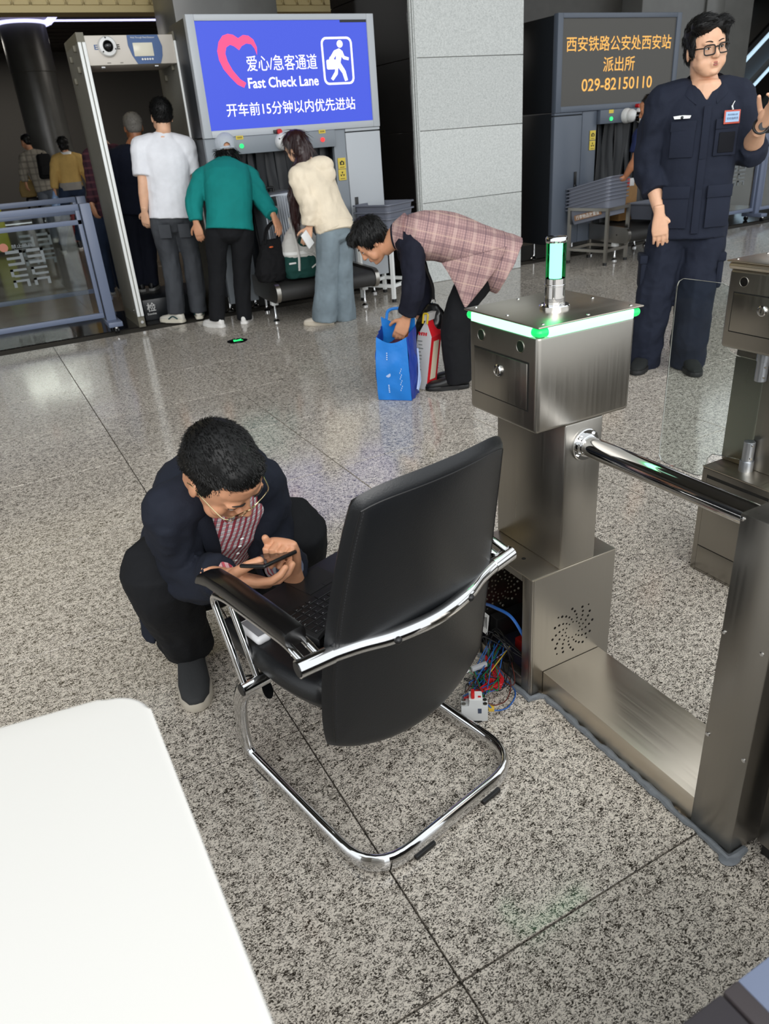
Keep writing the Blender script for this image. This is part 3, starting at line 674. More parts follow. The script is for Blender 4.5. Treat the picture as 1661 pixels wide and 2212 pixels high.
def turnstile(x, y, label, opened):
    """x, y: left front corner of the base; the front plate faces -y, the side with the doors faces -x"""
    t = root('turnstile_gate', (x+.14, y+.13, 0), label, 'turnstile')
    x1, y1 = x+.287, y+.272; px0, px1 = x+.09, x+.209
    # base cabinet out of sheets
    if opened:
        link_mesh('front_plate', perforated(x, x1, y, y+.006, 0, .393, x+.147, .18), m_brush, t)
        link_mesh('back_plate', perforated(x, x1, y1-.006, y1, 0, .393, x+.10, .20), m_brush, t)
        MB().box(x1-.006, x1, y+.006, y1-.006, 0, .393).build('side_plate', m_brush, t)
        mb = MB(); mb.box(x, x+.006, y+.004, y+.041, 0, .393, .0025); mb.box(x, x+.006, y1-.030, y1-.004, 0, .393); mb.box(x, x+.006, y+.041, y1-.030, .372, .393); mb.build('door_frame', m_brush, t)
        MB().cyl((x+.0065, y+.0065, 0), (x+.0065, y+.0065, .393), .0075, 12).build('corner_fold', m_brush, t)
        MB().box(x+.004, x+.03, y+.041, y1-.030, 0, .045, .002).build('door_sill', m_brush, t)
        MB().box(x+.006, x1-.006, y+.006, y1-.006, .008, .012).build('inner_floor', m_inside, t)
        MB().box(x+.10, x+.26, y+.03, y+.20, .012, .05, .004).build('red_module', M('red_module', (150, 26, 20), .4), t)
        MB().box(x+.05, x+.17, y1-.05, y1-.012, .05, .12, .004).build('terminal_block', m_black, t)
    else:
        MB().box(x, x1, y, y1, 0, .393, .006).build('base_cabinet', m_brush, t)
        MB().box(x-.0006, x, y+.02, y1-.022, .01, .37).build('panel_gap', m_gap, t)
        MB().box(x-.002, x-.0005, y+.0215, y1-.0235, .105, .36, .001).build('service_panel', m_brush, t)
        MB().box(x-.002, x-.0005, y+.0215, y1-.0235, .012, .102, .001).build('service_panel', m_brush, t)
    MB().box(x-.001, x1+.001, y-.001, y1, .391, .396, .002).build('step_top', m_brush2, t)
    if opened:
        mb = MB(); mb.cyl((x+.05, y+.10, .3962), (x+.05, y+.10, .3968), .006, 12); mb.build('screw_hole', m_gap, t)
    MB().box(px0, px1, y, y1+.002, .396, .80, .004).build('post', m_brush, t)
    MB().box(x, x1+.006, y, y1-.002, .797, 1.03, .011, 4).build('head', m_brush, t)
    # green light strip and lid
    xa, xb, ya, yb = x-.010, x1+.014, y-.014, y1+.004
    mb = MB(); mb.box(xa+.03, xb-.03, ya, yb, 1.028, 1.050, .002); mb.box(xa, xb, ya+.03, yb-.03, 1.0281, 1.0499, .002)
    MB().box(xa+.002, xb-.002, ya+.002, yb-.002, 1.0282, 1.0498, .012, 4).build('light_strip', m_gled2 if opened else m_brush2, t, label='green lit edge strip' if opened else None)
    if opened: mb.build('light_strip', m_gled, t, label='brightest run of the green strip')
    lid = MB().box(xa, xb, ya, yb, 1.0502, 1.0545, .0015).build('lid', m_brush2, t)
    for i, j in ((.08, .06), (.5, .06), (.92, .06), (.08, .5), (.92, .5), (.08, .94), (.5, .94), (.92, .94)):
        MB().lathe((xa+(xb-xa)*i, ya+(yb-ya)*j, 1.0545), Z, [(.0045, 0), (.0045, .001), (.003, .0022)], 10).build('lid_screw', m_chrome, lid)
    # door with lock and the two sensor eyes
    MB().box(x-.0008, x+.001, y+.030, y+.246, .848, .966).build('door_gap', m_gap, t)
    d = MB().box(x-.0035, x-.0006, y+.0335, y+.2425, .8515, .9625, .0012).build('lock_door', m_brush, t)
    l = MB().lathe((x-.0035, y+.140, .925), -X, [(.0155, 0), (.0155, .004), (.0125, .007), (.0115, .0072), (.0105, .004)], 20).build('lock', m_chrome, d)
    MB().cyl((x-.007, y+.140, .925), (x-.0105, y+.140, .925), .0085, 16).build('lock_core', m_steel, l)
    MB().box(x-.0112, x-.0104, y+.1388, y+.1412, .919, .931).build('key_slot', m_black, l)
    for yy in (y+.062, y+.216):
        s = MB().cyl((x+.001, yy, .997), (x-.0006, yy, .997), .0138, 24).build('sensor_eye', m_sensor if opened else m_blackgl, t)
        mb = MB(); mb.tube([(x-.0006, yy+.0138*math.cos(a*PI/12), .997+.0138*math.sin(a*PI/12)) for a in range(24)], .001, 6, True); mb.build('sensor_ring', m_steel, s)
    return t
tA = turnstile(1.056, 1.283, 'brushed steel turnstile with green beacon lamp and open cable compartment, beside the black chair', True)
# beacon on gate A
bx, by = 1.195, 1.395
mb = MB(); mb.lathe((bx, by, 1.0545), Z, [(.036, 0), (.036, .008), (.034, .010), (.024, .010), (.0235, .052), (.0245, .053), (.0245, .056), (.0235, .057), (.0235, .070)], 36)
bc = mb.build('beacon', m_chrome, tA, label='chrome beacon with a glowing green tube')
MB().lathe((bx, by, 1.1245), Z, [(.0145, 0), (.0145, .078), (.012, .08)], 24).build('beacon_core', m_gtube, bc)
mb = MB(); mb.lathe((bx, by, 1.1245), Z, [(.0232, 0), (.0232, .0795), (.0222, .0795), (.0222, 0)], 36); mb.build('beacon_glass', M('beacon_tint', (120, 245, 175), .05, trans=1.0, ior=1.1), bc)
MB().lathe((bx, by, 1.204), Z, [(.0238, 0), (.0245, .001), (.0245, .010), (.022, .013), (.021, .0132), (.0005, .0128)], 36).build('beacon_cap', m_chrome, bc)
for k in range(3): mb = MB(); mb.tube([(bx+.0239*math.cos(a*PI/16), by+.0239*math.sin(a*PI/16), 1.073+.003*k) for a in range(32)], .0006, 4, True); mb.build('groove', m_black, bc)
for a in (30, 150, 270): MB().lathe((bx+.0295*math.cos(rad(a)), by+.0295*math.sin(rad(a)), 1.0645), Z, [(.0035, 0), (.0035, .002), (.002, .0028)], 10).build('screw', m_chrome, bc)
gl = bpy.data.lights.new('beacon_glow', 'POINT'); gl.energy = .03*SCALE**2; gl.color = (.45, 1, .7); gl.shadow_soft_size = .03
go = bpy.data.objects.new('beacon_glow', gl); go.location = (bx-.07, by-.08, 1.16); COL.objects.link(go)
# handrail, floor beam and end post welded to gate A
fy = 1.283
fl_ = MB().lathe((1.208, fy, .738), -Y, [(.041, 0), (.041, .006), (.039, .008), (.029, .008), (.028, .016), (.0255, .018)], 32).build('flange', m_chrome, tA)
for a in (45, 135, 225, 315):
    c = V((1.208+.0345*math.cos(rad(a)), fy-.008, .738+.0345*math.sin(rad(a))))
    MB().cyl(c, c-Y*.005, .0048, 10).build('flange_bolt', m_chrome, fl_)
MB().cyl((1.208, fy-.01, .738), (1.208, .74, .738), .0255, 32).build('cross_bar', m_chrome, tA)
MB().box(1.10, 1.305, .757, fy-.001, 0, .078, .002).build('floor_beam', brushed('beam_steel', (214, 204, 188), .34, (160, 3, 160)), tA)
ep = MB().box(1.096, 1.30, .652, .757, 0, .80, .003).build('end_post', m_brush, tA)
for yy, zz in ((.751, .79), (.751, .54), (.667, .54), (.749, .276), (.661, .276), (.66, .79)):
    MB().lathe((1.096, yy, zz), -X, [(.0045, 0), (.0045, .0015), (.002, .0022)], 10).build('rivet', m_chrome, ep)
MB().lathe((1.17, .71, .80), Z, [(.004, 0), (.004, .001), (.002, .002)], 10).build('rivet', m_chrome, ep)
rs = random.Random(3); pts = []
for (a, b_) in (((1.052, 1.52), (1.052, 1.285)), ((1.052, 1.278), (1.098, 1.272)), ((1.094, 1.262), (1.090, .66)), ((1.088, .648), (1.12, .640))):
    n = max(3, int((V((*a, 0))-V((*b_, 0))).length/.02))
    for k in range(n): pts.append((a[0]+(b_[0]-a[0])*k/n+rs.uniform(-.003, .003), a[1]+(b_[1]-a[1])*k/n, .004))
pts.append((1.14, .645, .004))
MB().tube(pts, [rs.uniform(.006, .011) for p in pts], 8).build('sealant', m_caulk, tA, label='smeared bead of grey sealant along the foot')
MB().ell((1.095, .648, .003), (.028, .02, .004)).build('sealant', m_caulk, tA)
# gate C with its glass wing
tC = turnstile(1.961, 1.248, 'second brushed steel turnstile with a clear swing wing, cut by the picture edge', False)
hx, hy = 2.032, 1.412
m_ano = M('anodised_grey', (168, 172, 178), .34, .85)
hb = MB().lathe((hx, hy, .396), Z, [(.0215, 0), (.0215, .034), (.0205, .036), (.0175, .036), (.0175, .100), (.0165, .101)], 28).build('wing_hinge', m_ano, tC)
for z in (.444, .488): MB().cyl((hx-.008, hy-.0165, z), (hx-.0085, hy-.019, z), .0035, 8).build('hinge_screw', m_chrome, hb)
hb = MB().lathe((hx, hy, .697), Z, [(.0165, 0), (.0175, .001), (.0175, .062), (.0205, .063), (.0205, .10)], 28).build('wing_hinge', m_ano, tC)
for z in (.712, .744): MB().cyl((hx-.008, hy-.0165, z), (hx-.0085, hy-.019, z), .0035, 8).build('hinge_screw', m_chrome, hb)
pr = [(1.402, .43), (1.52, .415), (1.545, .41), (1.560, .39), (1.565, .34), (1.578, .318), (1.60, .312), (1.735, .312), (1.755, .318), (1.766, .335), (1.766, .935), (1.760, .955), (1.742, .966), (1.59, .968), (1.565, .962), (1.548, .94), (1.545, .80), (1.535, .765), (1.51, .757), (1.402, .757)]
MB().prism([(hx-.004, y, z) for y, z in pr], (.008, 0, 0), .001, 1).build('glass_wing', M('wing_glass', (232, 240, 238), .02, trans=1.0, ior=1.18), tC)
# neighbouring cabinet at the right edge
nc = root('steel_cabinet', (1.30, .50, 0), 'dark-plinthed brushed steel cabinet corner at the right edge, in front of the turnstile end post', 'cabinet')
MB().box(1.152, 1.45, .30, .633, .035, .80, .004).build('cabinet_body', m_brush, nc)
MB().box(1.162, 1.44, .31, .623, 0, .035).build('plinth', m_black, nc)
MB().box(1.150, 1.1525, .32, .613, .10, .78, .001).build('side_panel', m_brush, nc)

# ------------------------------------------------------------------ white counter and grey cabinet close to the photographer
wc = root('white_counter', (-.30, .30, 0), 'big white counter top with rounded corner filling the lower left, very near the photographer', 'counter')
mb = MB(); o_ = [(-.95, -.45), (.0425, -.45)]+[(.0425-.05+.05*math.cos(rad(a)), .752-.05+.05*math.sin(rad(a))) for a in range(0, 91, 15)]+[(-.95, .782+.1)]
mb.prism([(x, y, .865) for x, y in o_], (0, 0, .035), .017, 5); mb.build('counter_top', M('counter_white', (224, 222, 217), .30), wc)
MB().box(-.93, -.03, -.43, .62, 0, .865, .01).build('counter_body', M('counter_white_side', (225, 222, 216), .4), wc)
gc = root('grey_cabinet', (.62, .15, 0), 'low cabinet with dark frame and blue-grey panel in the lower right corner', 'cabinet')
MB().box(.36, 1.02, -.25, .274, 0, .585, .004).build('cabinet_body', M('cabinet_dark', (58, 54, 58), .5), gc)
MB().box(.36, .498, -.25, .274, .585, .598, .003).build('dark_panel', M('cabinet_dark', (58, 54, 58), .5), gc); MB().box(.500, .524, -.25, .274, .585, .600, .003).build('edge_frame', M('cabinet_dark2', (70, 64, 66), .5), gc)
MB().box(.524, 1.02, -.25, .274, .585, .598, .002).build('top_panel', M('cabinet_blue', (122, 132, 156), .45), gc)

# ------------------------------------------------------------------ office chair
m_leather = M('black_leather', (15, 17, 20), .36, bump=(420, .07, 2)); m_leather2 = M('black_leather_edge', (12, 12, 14), .4)
ca = rad(12); CR, CF, CO = V((math.cos(ca), math.sin(ca), 0)), V((-math.sin(ca), math.cos(ca), 0)), V((.640, 1.030, 0))
def CH(u, v, z): return CO+CR*u+CF*v+Z*z
ch = root('office_chair', CO+CF*.3, 'black leather cantilever office chair with chrome frame, turned away from the photographer', 'chair')
floor_loop = pathround([(-.239, .50, .026), (-.239, .012, .026), (.239, .012, .026), (.239, .50, .026)], .11, 8)
def upright(s): return crv([(s*.239, .50, .026), (s*.239, .532, .048), (s*.239, .535, .13), (s*.239, .505, .235), (s*.239, .43, .315), (s*.239, .355, .345)], 5)
path = list(reversed(upright(-1)))[:-1]+[V(p) for p in floor_loop]+upright(1)[1:]
secs = []
for i, p in enumerate(path):
    tdir = (path[min(i+1, len(path)-1)]-path[max(i-1, 0)]).normalized()
    minor = V((tdir.y, -tdir.x, 0)) if abs(tdir.x) > .01 else V((-1, 0, 0)) if p.x < 0 else V((1, 0, 0))
    minor.normalize(); major = tdir.cross(minor).normalized()
    c = CH(*p); mi = CR*minor.x+CF*minor.y; ma = CR*major.x+CF*major.y+Z*major.z
    secs.append((c, mi*.0130, ma*.0250))
MB().loft(secs, 14).build('base_frame', m_chrome, ch, angle=60)
for u, v, du, dv in ((-.239, .46, 0, .03), (.239, .46, 0, .03), (-.10, .012, .03, 0), (.12, .012, .03, 0)):
    MB().quad_box(CH(u, v-.006 if dv == 0 else v, .006), CR*(du or .010), CF*(dv or .010), Z*.0055, .002).build('glide_pad', m_black, ch)
MB().cyl(CH(-.293, .372, .365), CH(.293, .372, .365), .0165, 20).build('seat_bar', m_chrome, ch)
for s in (-1, 1):
    MB().cyl(CH(s*.293, .372, .365), CH(s*.296, .372, .365), .0145, 16).build('end_cap', m_black, ch)
    for u in (.283, .249):
        pts = pathround([CH(s*u, .376, .375), CH(s*u, .400, .44), CH(s*(u-.005), .468, .572), CH(s*(u-.005), .40, .590), CH(s*u, .15, .603), CH(s*u, .097, .588)], .035, 6)
        MB().tube(pts, .0082, 12).build('arm_rod', m_chrome, ch)
    secs = []
    for v, z, h in ((.512, .588, .006), (.500, .598, .014), (.46, .612, .019), (.38, .618, .020), (.25, .619, .020), (.155, .618, .019), (.142, .616, .018)):
        secs.append((CH(s*.267, v, z), CR*.024, Z*h))
    MB().loft(secs, 16, sq=4).build('armrest', M('armrest_black', (16, 15, 15), .22), ch, angle=30)
bar = crv([CH(-.297, .099, .580), CH(-.24, .092, .580), CH(-.17, .075, .579), (CH(-.1, .050, .578)), CH(0, .036, .577), CH(.1, .050, .576), CH(.17, .075, .575), CH(.24, .092, .574), CH(.297, .099, .573)], 6)
MB().tube(bar, .0165, 20).build('back_bar', m_chrome, ch)
for s in (-1, 1):
    a, b_ = (CH(-.297, .099, .580), CH(-.225, .0895, .580)) if s < 0 else (CH(.297, .099, .573), CH(.225, .0895, .574))
    MB().cyl(a, b_, .0185, 20).build('bar_sleeve', m_chrome, ch); d = (a-b_).normalized(); MB().cyl(a, a+d*.002, .0155, 16).build('end_cap', m_black, ch)
for u in (-.105, .098): MB().ell(CH(u, .0345, .577), (.0085, .0085, .0085)).build('bolt_cap', m_black, ch)
def back_pt(s, t, off):
    """s across -1..1, t up 0..1, off towards the sitter"""
    zb, zt = .238+.070*s*s, .936-.012*s*s-.008*abs(s)**6
    z = zb+(zt-zb)*t; zz = (z-.25)/.69
    hw = .236+.010*math.sin(PI*min(1, zz*1.1))-.048*max(0, zz)**1.6
    # vertical bow of the shell, then the hollow across
    v = .098-.130*zz+.016*math.sin(PI*max(0, min(1, zz)))+.036*s*s
    tilt = V((0, .985, .17)); return CH(s*hw, v+off*.985, z+off*.15)
def pad_mesh(fn, n, m, thick, power=10):
    mb = MB(); F = []; Bk = []
    for j in range(m+1):
        rF, rB = [], []
        for i in range(n+1):
            a = -1+2*i/n; b_ = j/m
            # square -> rounded square
            s = math.copysign(abs(a)**.85, a)
            e = max(abs(a)**power, abs(2*b_-1)**power)
            prof = max(0.0, 1-e)**.5
            cs = s*(1-.035*abs(2*b_-1)**8)
            rF.append(mb.bm.verts.new(fn(cs, .5+(b_-.5)*(1-.035*abs(s)**8), thick*.5+thick*.5*prof)))
            rB.append(mb.bm.verts.new(fn(cs, .5+(b_-.5)*(1-.035*abs(s)**8), thick*.5-thick*.5*prof)))
        F.append(rF); Bk.append(rB)
    for j in range(m):
        for i in range(n):
            mb.bm.faces.new((F[j][i], F[j][i+1], F[j+1][i+1], F[j+1][i])); mb.bm.faces.new((Bk[j][i], Bk[j+1][i], Bk[j+1][i+1], Bk[j][i+1]))
    bmesh.ops.remove_doubles(mb.bm, verts=mb.bm.verts[:], dist=1e-5)
    return mb
bk = pad_mesh(back_pt, 40, 56, .040).build('backrest', m_leather, ch, angle=60)
rim = [back_pt(-.955, k/30, -.0008) for k in range(1, 30)]
def stitched(name, pts, parent, r=.0012):
    return MB().tube(pts, r, 6).build(name, m_leather2, parent)
def rim_pt(a, b_, power=10, thick=.040):
    s = math.copysign(abs(a)**.85, a); prof = max(0.0, 1-max(abs(a)**power, abs(2*b_-1)**power))**.5
    return back_pt(s*(1-.035*abs(2*b_-1)**8), .5+(b_-.5)*(1-.035*abs(s)**8), thick*.5-thick*.5*prof)
for a in (-.93, .93): stitched('seam', [rim_pt(a, .04+.92*k/40) for k in range(41)], bk)
stitched('seam', [rim_pt(-.93+1.86*k/40, .962) for k in range(41)], bk)
thr = bpy.data.materials.new('thread'); m_thread = M('grey_thread', (36, 36, 38), .7)
mb = MB()
for k in range(84):
    p, q = rim_pt(-.90, .04+.92*k/84), rim_pt(-.90, .04+.92*(k+.55)/84); mb.tube([p, q], .0009, 4)
o = mb.build('stitching', m_thread, bk); o['kind'] = 'stuff'
def seat_pt(s, t, off):
    v = .150+.425*t; hw = .252-.018*abs(2*t-1)**3-.03*max(0, .35-t)
    drop = .055*max(0, t-.72)**1.3*3
    return CH(s*hw, v, .372+off-drop*.5+.012*s*s*(off > .04)-.004*math.cos(3*s))
pad_mesh(seat_pt, 34, 34, .070, 8).build('seat', m_leather, ch, angle=60)
MB().quad_box(CH(0, .33, .368), CR*.19, CF*.17, Z*.012, .004).build('seat_plate', m_black, ch)
# ------------------------------------------------------------------ laptop on the seat
la = rad(12+7.5); LX = V((math.cos(la), math.sin(la), 0)); LY = V((math.sin(la), -math.cos(la), 0)); LO = CH(-.168, .522, .448)
def LP(e, d, h): return LO+LX*e+LY*d+Z*h
m_lap = M('laptop_black', (24, 24, 25), .42, bump=(600, .05)); m_key = M('key_black', (17, 17, 18), .4); m_leg = M('key_legend', (176, 178, 180), .5)
lt = root('laptop', LP(.19, .12, 0), 'open black laptop lying on the chair seat, its lid against the backrest', 'laptop')
MB().quad_box(LP(.1925, .125, .010), LX*.1925, LY*.125, Z*.010, .004).build('laptop_base', m_lap, lt)
MB().quad_box(LP(.165, .052, .0202), LX*.052, LY*.034, Z*.0005).build('touchpad', M('touchpad', (30, 30, 31), .3), lt)
for e in (.139, .191): MB().quad_box(LP(e, .094, .0205), LX*.0255, LY*.007, Z*.0008).build('pad_button', M('touchpad', (30, 30, 31), .3), lt)
rows = [['Ctrl', 'Fn', 'W', 'Alt', ' ', 'Alt', 'Ctrl', '<', 'v', '>', '0', '.'], ['Shift', 'Z', 'X', 'C', 'V', 'B', 'N', 'M', ',', '.', '/', 'Shift', '1', '2', '3'], ['Caps', 'A', 'S', 'D', 'F', 'G', 'H', 'J', 'K', 'L', ';', 'Enter', '4', '5', '6'], ['Tab', 'Q', 'W', 'E', 'R', 'T', 'Y', 'U', 'I', 'O', 'P', '[', '7', '8', '9'], ['`', '1', '2', '3', '4', '5', '6', '7', '8', '9', '0', '-', '=', 'Num', '/', '*'], ['Esc', 'F1', 'F2', 'F3', 'F4', 'F5', 'F6', 'F7', 'F8', 'F9', 'F10', 'F11', 'F12', 'Ins', 'Del']]
kcache = {}
for r_, row in enumerate(rows):
    wts = [5.2 if k == ' ' else (1.5 if len(k) > 2 and r_ < 4 else 1.0) for k in row]; tot = sum(wts); e = .012
    for k, wt in zip(row, wts):
        wdt = .361*wt/tot; dd = .112+(r_+.5)*.0195; key = round(wdt, 4)
        if key not in kcache: 
            me = MB().quad_box((0, 0, .0012), LX*(wdt*.5-.0016), LY*.0082, Z*.0012, .0008, 1).mesh('key'); me.materials.append(m_key); kcache[key] = me
        ko = bpy.data.objects.new('key', kcache[key]); COL.objects.link(ko); ko.parent = lt; ko.location = LP(e+wdt/2, dd, .0200)-lt.location
        if k.strip():
            me = text_mesh(k); xs = [v.co.x for v in me.vertices]; yy_ = [v.co.y for v in me.vertices]
            if len(xs) > 2:
                s = .0042
                for v in me.vertices: v.co = -LX*0+(-LX*(wdt*.5-.0045)+LX*(v.co.x-min(xs))*s+LY*(.001+(v.co.y-min(yy_))*s))+Z*.0026
                lo = link_mesh('key_legend', me, m_leg, None, angle=None); lo.parent = ko
        e += wdt
lid_a = math.atan2(.185, .17); LN = (-LY*-1)
ldir = (LY*math.cos(rad(52))+Z*math.sin(rad(52))); lnrm = LX.cross(ldir)
lb = LP(.1925, .247, .020)
sc = MB().quad_box(lb+ldir*.118, LX*.1925, ldir*.118, lnrm*.004, .002).build('laptop_lid', m_lap, lt)
MB().quad_box(lb+ldir*.118-lnrm*(.0042 if lnrm.z < 0 else -.0042), LX*.182, ldir*.104, lnrm*.0006).build('display', m_blackgl, sc)
# white pocket router beside it
wr = root('white_router', CH(-.205, .42, .445), 'small white pocket router on the chair seat beside the laptop', 'router')
MB().quad_box(CH(-.212, .425, .456), CR*.019, CF*.048, Z*.010, .009, 4).build('router_case', M('router_white', (232, 232, 234), .3), wr)
MB().quad_box(CH(-.212, .425, .4662), CR*.011, CF*.038, Z*.0006).build('router_top', M('router_grey', (120, 122, 126), .4), wr)
# ------------------------------------------------------------------ breaker and loose cables
m_bk = M('breaker_grey', (206, 208, 208), .4)
bd = rad(-33); BX, BY, BO = V((math.cos(bd), math.sin(bd), 0)), V((-math.sin(bd), math.cos(bd), 0)), V((.882, 1.305, 0))
br = root('circuit_breaker', BO, 'white circuit breaker with red lever lying on the floor behind the chair', 'breaker')
def BP(a, b_, z): return BO+BX*a+BY*b_+Z*z
mb = MB(); prof = [(-.036, .004), (-.020, .004), (-.018, .0), (.018, 0), (.02, .004), (.036, .004), (.036, .056), (.022, .056), (.022, .078), (-.014, .078), (-.014, .056), (-.036, .056)]
mb.prism([BP(a, -.017, z) for a, z in prof], BY*.034, .001, 1); mb.build('breaker_case', m_bk, br)
MB().quad_box(BP(.003, 0, .079), BX*.017, BY*.0165, Z*.001).build('face_plate', m_white, br)
MB().quad_box(BP(-.004, -.004, .088), BX*.005, BY*.011, Z*.010, .003).build('lever', m_red, br)
MB().quad_box(BP(.014, -.006, .0805), BX*.004, BY*.003, Z*.0006).build('red_mark', m_red, br)
for a in (-.029, .029):
    for b_ in (-.008, .008): 
        MB().cyl(BP(a, b_, .056), BP(a, b_, .0585), .006, 12).build('terminal_screw', m_steel, br)
MB().quad_box(BP(.014, -.0175, .040), BX*.005, BY*.0005, Z*.008).build('rating_label', M('label_blue', (60, 70, 90), .5), br)
MB().quad_box(BP(.006, 0, .0015), BX*.014, BY*.0172, Z*.0035).build('rail_clip', m_black, br)
rs = random.Random(11)
cols = {'red': (196, 34, 40), 'blue': (44, 96, 170), 'black': (18, 18, 20), 'green': (30, 120, 66), 'yellow': (205, 170, 60), 'white': (215, 215, 212), 'brown': (92, 44, 36)}
def wire(parent, pts, col, r=.0016, name='wire'):
    MB().tube(crv(pts, 7), r, 6).build(name, M('wire_'+col, cols[col], .38), parent)
wb = root('wire_bundle', (.985, 1.38, 0), 'tangle of thin red, blue and green wires on the floor below the open turnstile', 'wires')
cen = V((.985, 1.385, .014))
for k, col in enumerate(['red']*11+['blue']*7+['green']*3+['black']*6+['yellow']*1+['brown']*2):
    if col == 'red':
        c0 = cen+V((.0, -.018, .012)); pts = []
        a0 = rs.uniform(0, 6)
        for q in range(7):
            a = a0+q*1.1; rr = rs.uniform(.016, .030); pts.append(c0+V((math.cos(a)*rr+.008, math.sin(a)*rr*.8, .008*math.sin(a*1.3)+.006*rs.random())))
        pts.append(BP(-.028+.02*rs.random(), .01, .062)); pts.insert(0, cen+V((.05, .08, .03)))
    else:
        pts = [BP(rs.uniform(-.04, .04), rs.uniform(.02, .05), rs.uniform(.03, .06))]
        for q in range(4): pts.append(cen+V((rs.uniform(-.055, .05), rs.uniform(-.06, .07), rs.uniform(-.008, .03))))
        pts.append(V((1.07+.03*rs.random(), 1.40+.1*rs.random(), .05+.03*rs.random())))
    wire(wb, pts, col)
wire(wb, [BP(.038, -.005, .05), BP(.055, -.004, .03), (.98, 1.285, .004), (1.03, 1.315, .004), (1.045, 1.36, .005), (1.02, 1.41, .02)], 'blue', .0022)
wire(wb, [BP(.038, .003, .05), BP(.06, .006, .04), (.99, 1.30, .02), (1.035, 1.345, .03), (1.03, 1.40, .05), (1.06, 1.43, .06)], 'brown', .0018)
MB().quad_box(BP(.046, -.002, .036), BX*.008, BY*.008, Z*.006, .002).build('yellow_ferrule', M('wire_yellow', cols['yellow'], .4), wb)
pg = root('network_cable', (.98, 1.43, 0), 'white network cable ending in a clear plug on top of the wire tangle', 'cable')
wire(pg, [(.84, 1.46, .006), (.90, 1.445, .02), (.955, 1.435, .045)], 'white', .0035)
pd = V((.06, -.012, .008)).normalized(); sdv = pd.cross(Z).normalized()
MB().quad_box(V((.985, 1.428, .05)), pd*.024, sdv*.007, Z*.006, .002).build('plug', M('plug_clear', (190, 192, 196), .15), pg)
bh = root('blue_hose', (1.075, 1.42, 0), 'thick blue cable arching out of the open turnstile compartment', 'cable')
wire(bh, [(1.062, 1.60-.07, .185), (1.058, 1.49, .205), (1.05, 1.44, .225), (1.052, 1.37, .235), (1.064, 1.335, .195), (1.085, 1.327, .13), (1.10, 1.35, .06), (1.10, 1.38, .02)], 'blue', .0045)
bc_ = root('black_cable', (1.08, 1.45, 0), 'loops of black cable in the mouth of the open turnstile', 'cable')
for k in range(3):
    pts = []
    for q in range(9):
        a = q*.8+k*.5; pts.append(V((1.062+.012*math.sin(a*1.7+k), 1.43+(.06-.006*k)*math.cos(a), .085+(.052-.005*k)*math.sin(a))))
    wire(bc_, [(1.12, 1.50, .06)]+pts+[(1.12, 1.36, .05)], 'black', .0022)
wire(bc_, [(1.10, 1.50, .03), (1.05, 1.46, .06), (1.0, 1.42, .03), (.96, 1.40, .012)], 'black', .0022)
tg = root('cable_tag', (1.058, 1.50, 0), 'white paper tag hanging on a cable at the turnstile opening', 'tag')
MB().quad_box((1.056, 1.497, .135), V((0, .016, 0)), V((.0004, 0, 0)), V((.002, -.003, .036))).build('tag_paper', m_white, tg)
MB().tube(crv([(1.056, 1.50, .168), (1.057, 1.505, .18), (1.062, 1.51, .188)], 5), .0012, 6).build('tag_string', m_white, tg)
for k in range(3): MB().quad_box((1.0550, 1.497-.008+.007*k, .135), V((0, .0012, 0)), V((.0003, 0, 0)), V((0, 0, .026-.004*k))).build('tag_print', m_ink, tg)
# ------------------------------------------------------------------ people: helpers
def mskin(name, rgb, rough=.48):
    m = M(name, rgb, rough, var=(25, .05)); b = m.node_tree.nodes['Principled BSDF']; b.inputs['Subsurface Weight'].default_value = .12
    b.inputs['Subsurface Radius'].default_value = (.02, .008, .005); b.inputs['Subsurface Scale'].default_value = .3; return m
m_skin = mskin('skin', (206, 150, 116)); m_skin2 = mskin('skin_fair', (226, 178, 146)); m_skin3 = mskin('skin_tan', (190, 128, 92))
m_lip = M('lips', (176, 104, 92), .4); m_brow = M('brow_hair', (26, 20, 18), .7); m_eyew = M('eye_white', (215, 210, 205), .25); m_iris = M('iris', (22, 15, 12), .1)
m_hair = M('black_hair', (9, 9, 9), .5, spec=.3); m_hair2 = M('brown_hair', (44, 22, 22), .34); m_hair3 = M('grey_hair', (128, 124, 118), .6)
def cloth(name, rgb, rough=.85, b=(140, .12)): return M(name, rgb, rough, bump=b, sheen=.0, spec=.25, var=(9, .07))
def ruffle(me, amp, freq, seed=0.0, zst=1.0):
    me.update(); o = V((seed*3.1, seed*1.7, seed*.9)); nrm = [v.normal.copy() for v in me.vertices]
    for v, n in zip(me.vertices, nrm):
        p = v.co*freq; p.z *= zst; a = noise.noise(p+o); b = 1-abs(noise.noise(p*1.7+o*2))*2.2
        v.co += n*amp*(.55*a+.45*b)
def cut(me, fn):
    bm = bmesh.new(); bm.from_mesh(me); bmesh.ops.delete(bm, geom=[f for f in bm.faces if fn(f.calc_center_median())], context='FACES'); 
    bv = [v for v in bm.verts if any(e.is_boundary for e in v.link_edges)]
    for _ in range(8):
        new = {}
        for v in bv:
            nb_ = [e.other_vert(v).co for e in v.link_edges if e.is_boundary]
            if len(nb_) == 2: new[v] = v.co*.4+(nb_[0]+nb_[1])*.3
        for v, c in new.items(): v.co = c
    bm.to_mesh(me); bm.free(); return me
def solid(me, th):
    o = bpy.data.objects.new('tmp', me); COL.objects.link(o); s = o.modifiers.new('s', 'SOLIDIFY'); s.thickness = th; s.offset = -1
    dg = bpy.context.evaluated_depsgraph_get(); out = bpy.data.meshes.new_from_object(o.evaluated_get(dg)); bpy.data.objects.remove(o); bpy.data.meshes.remove(me); return out
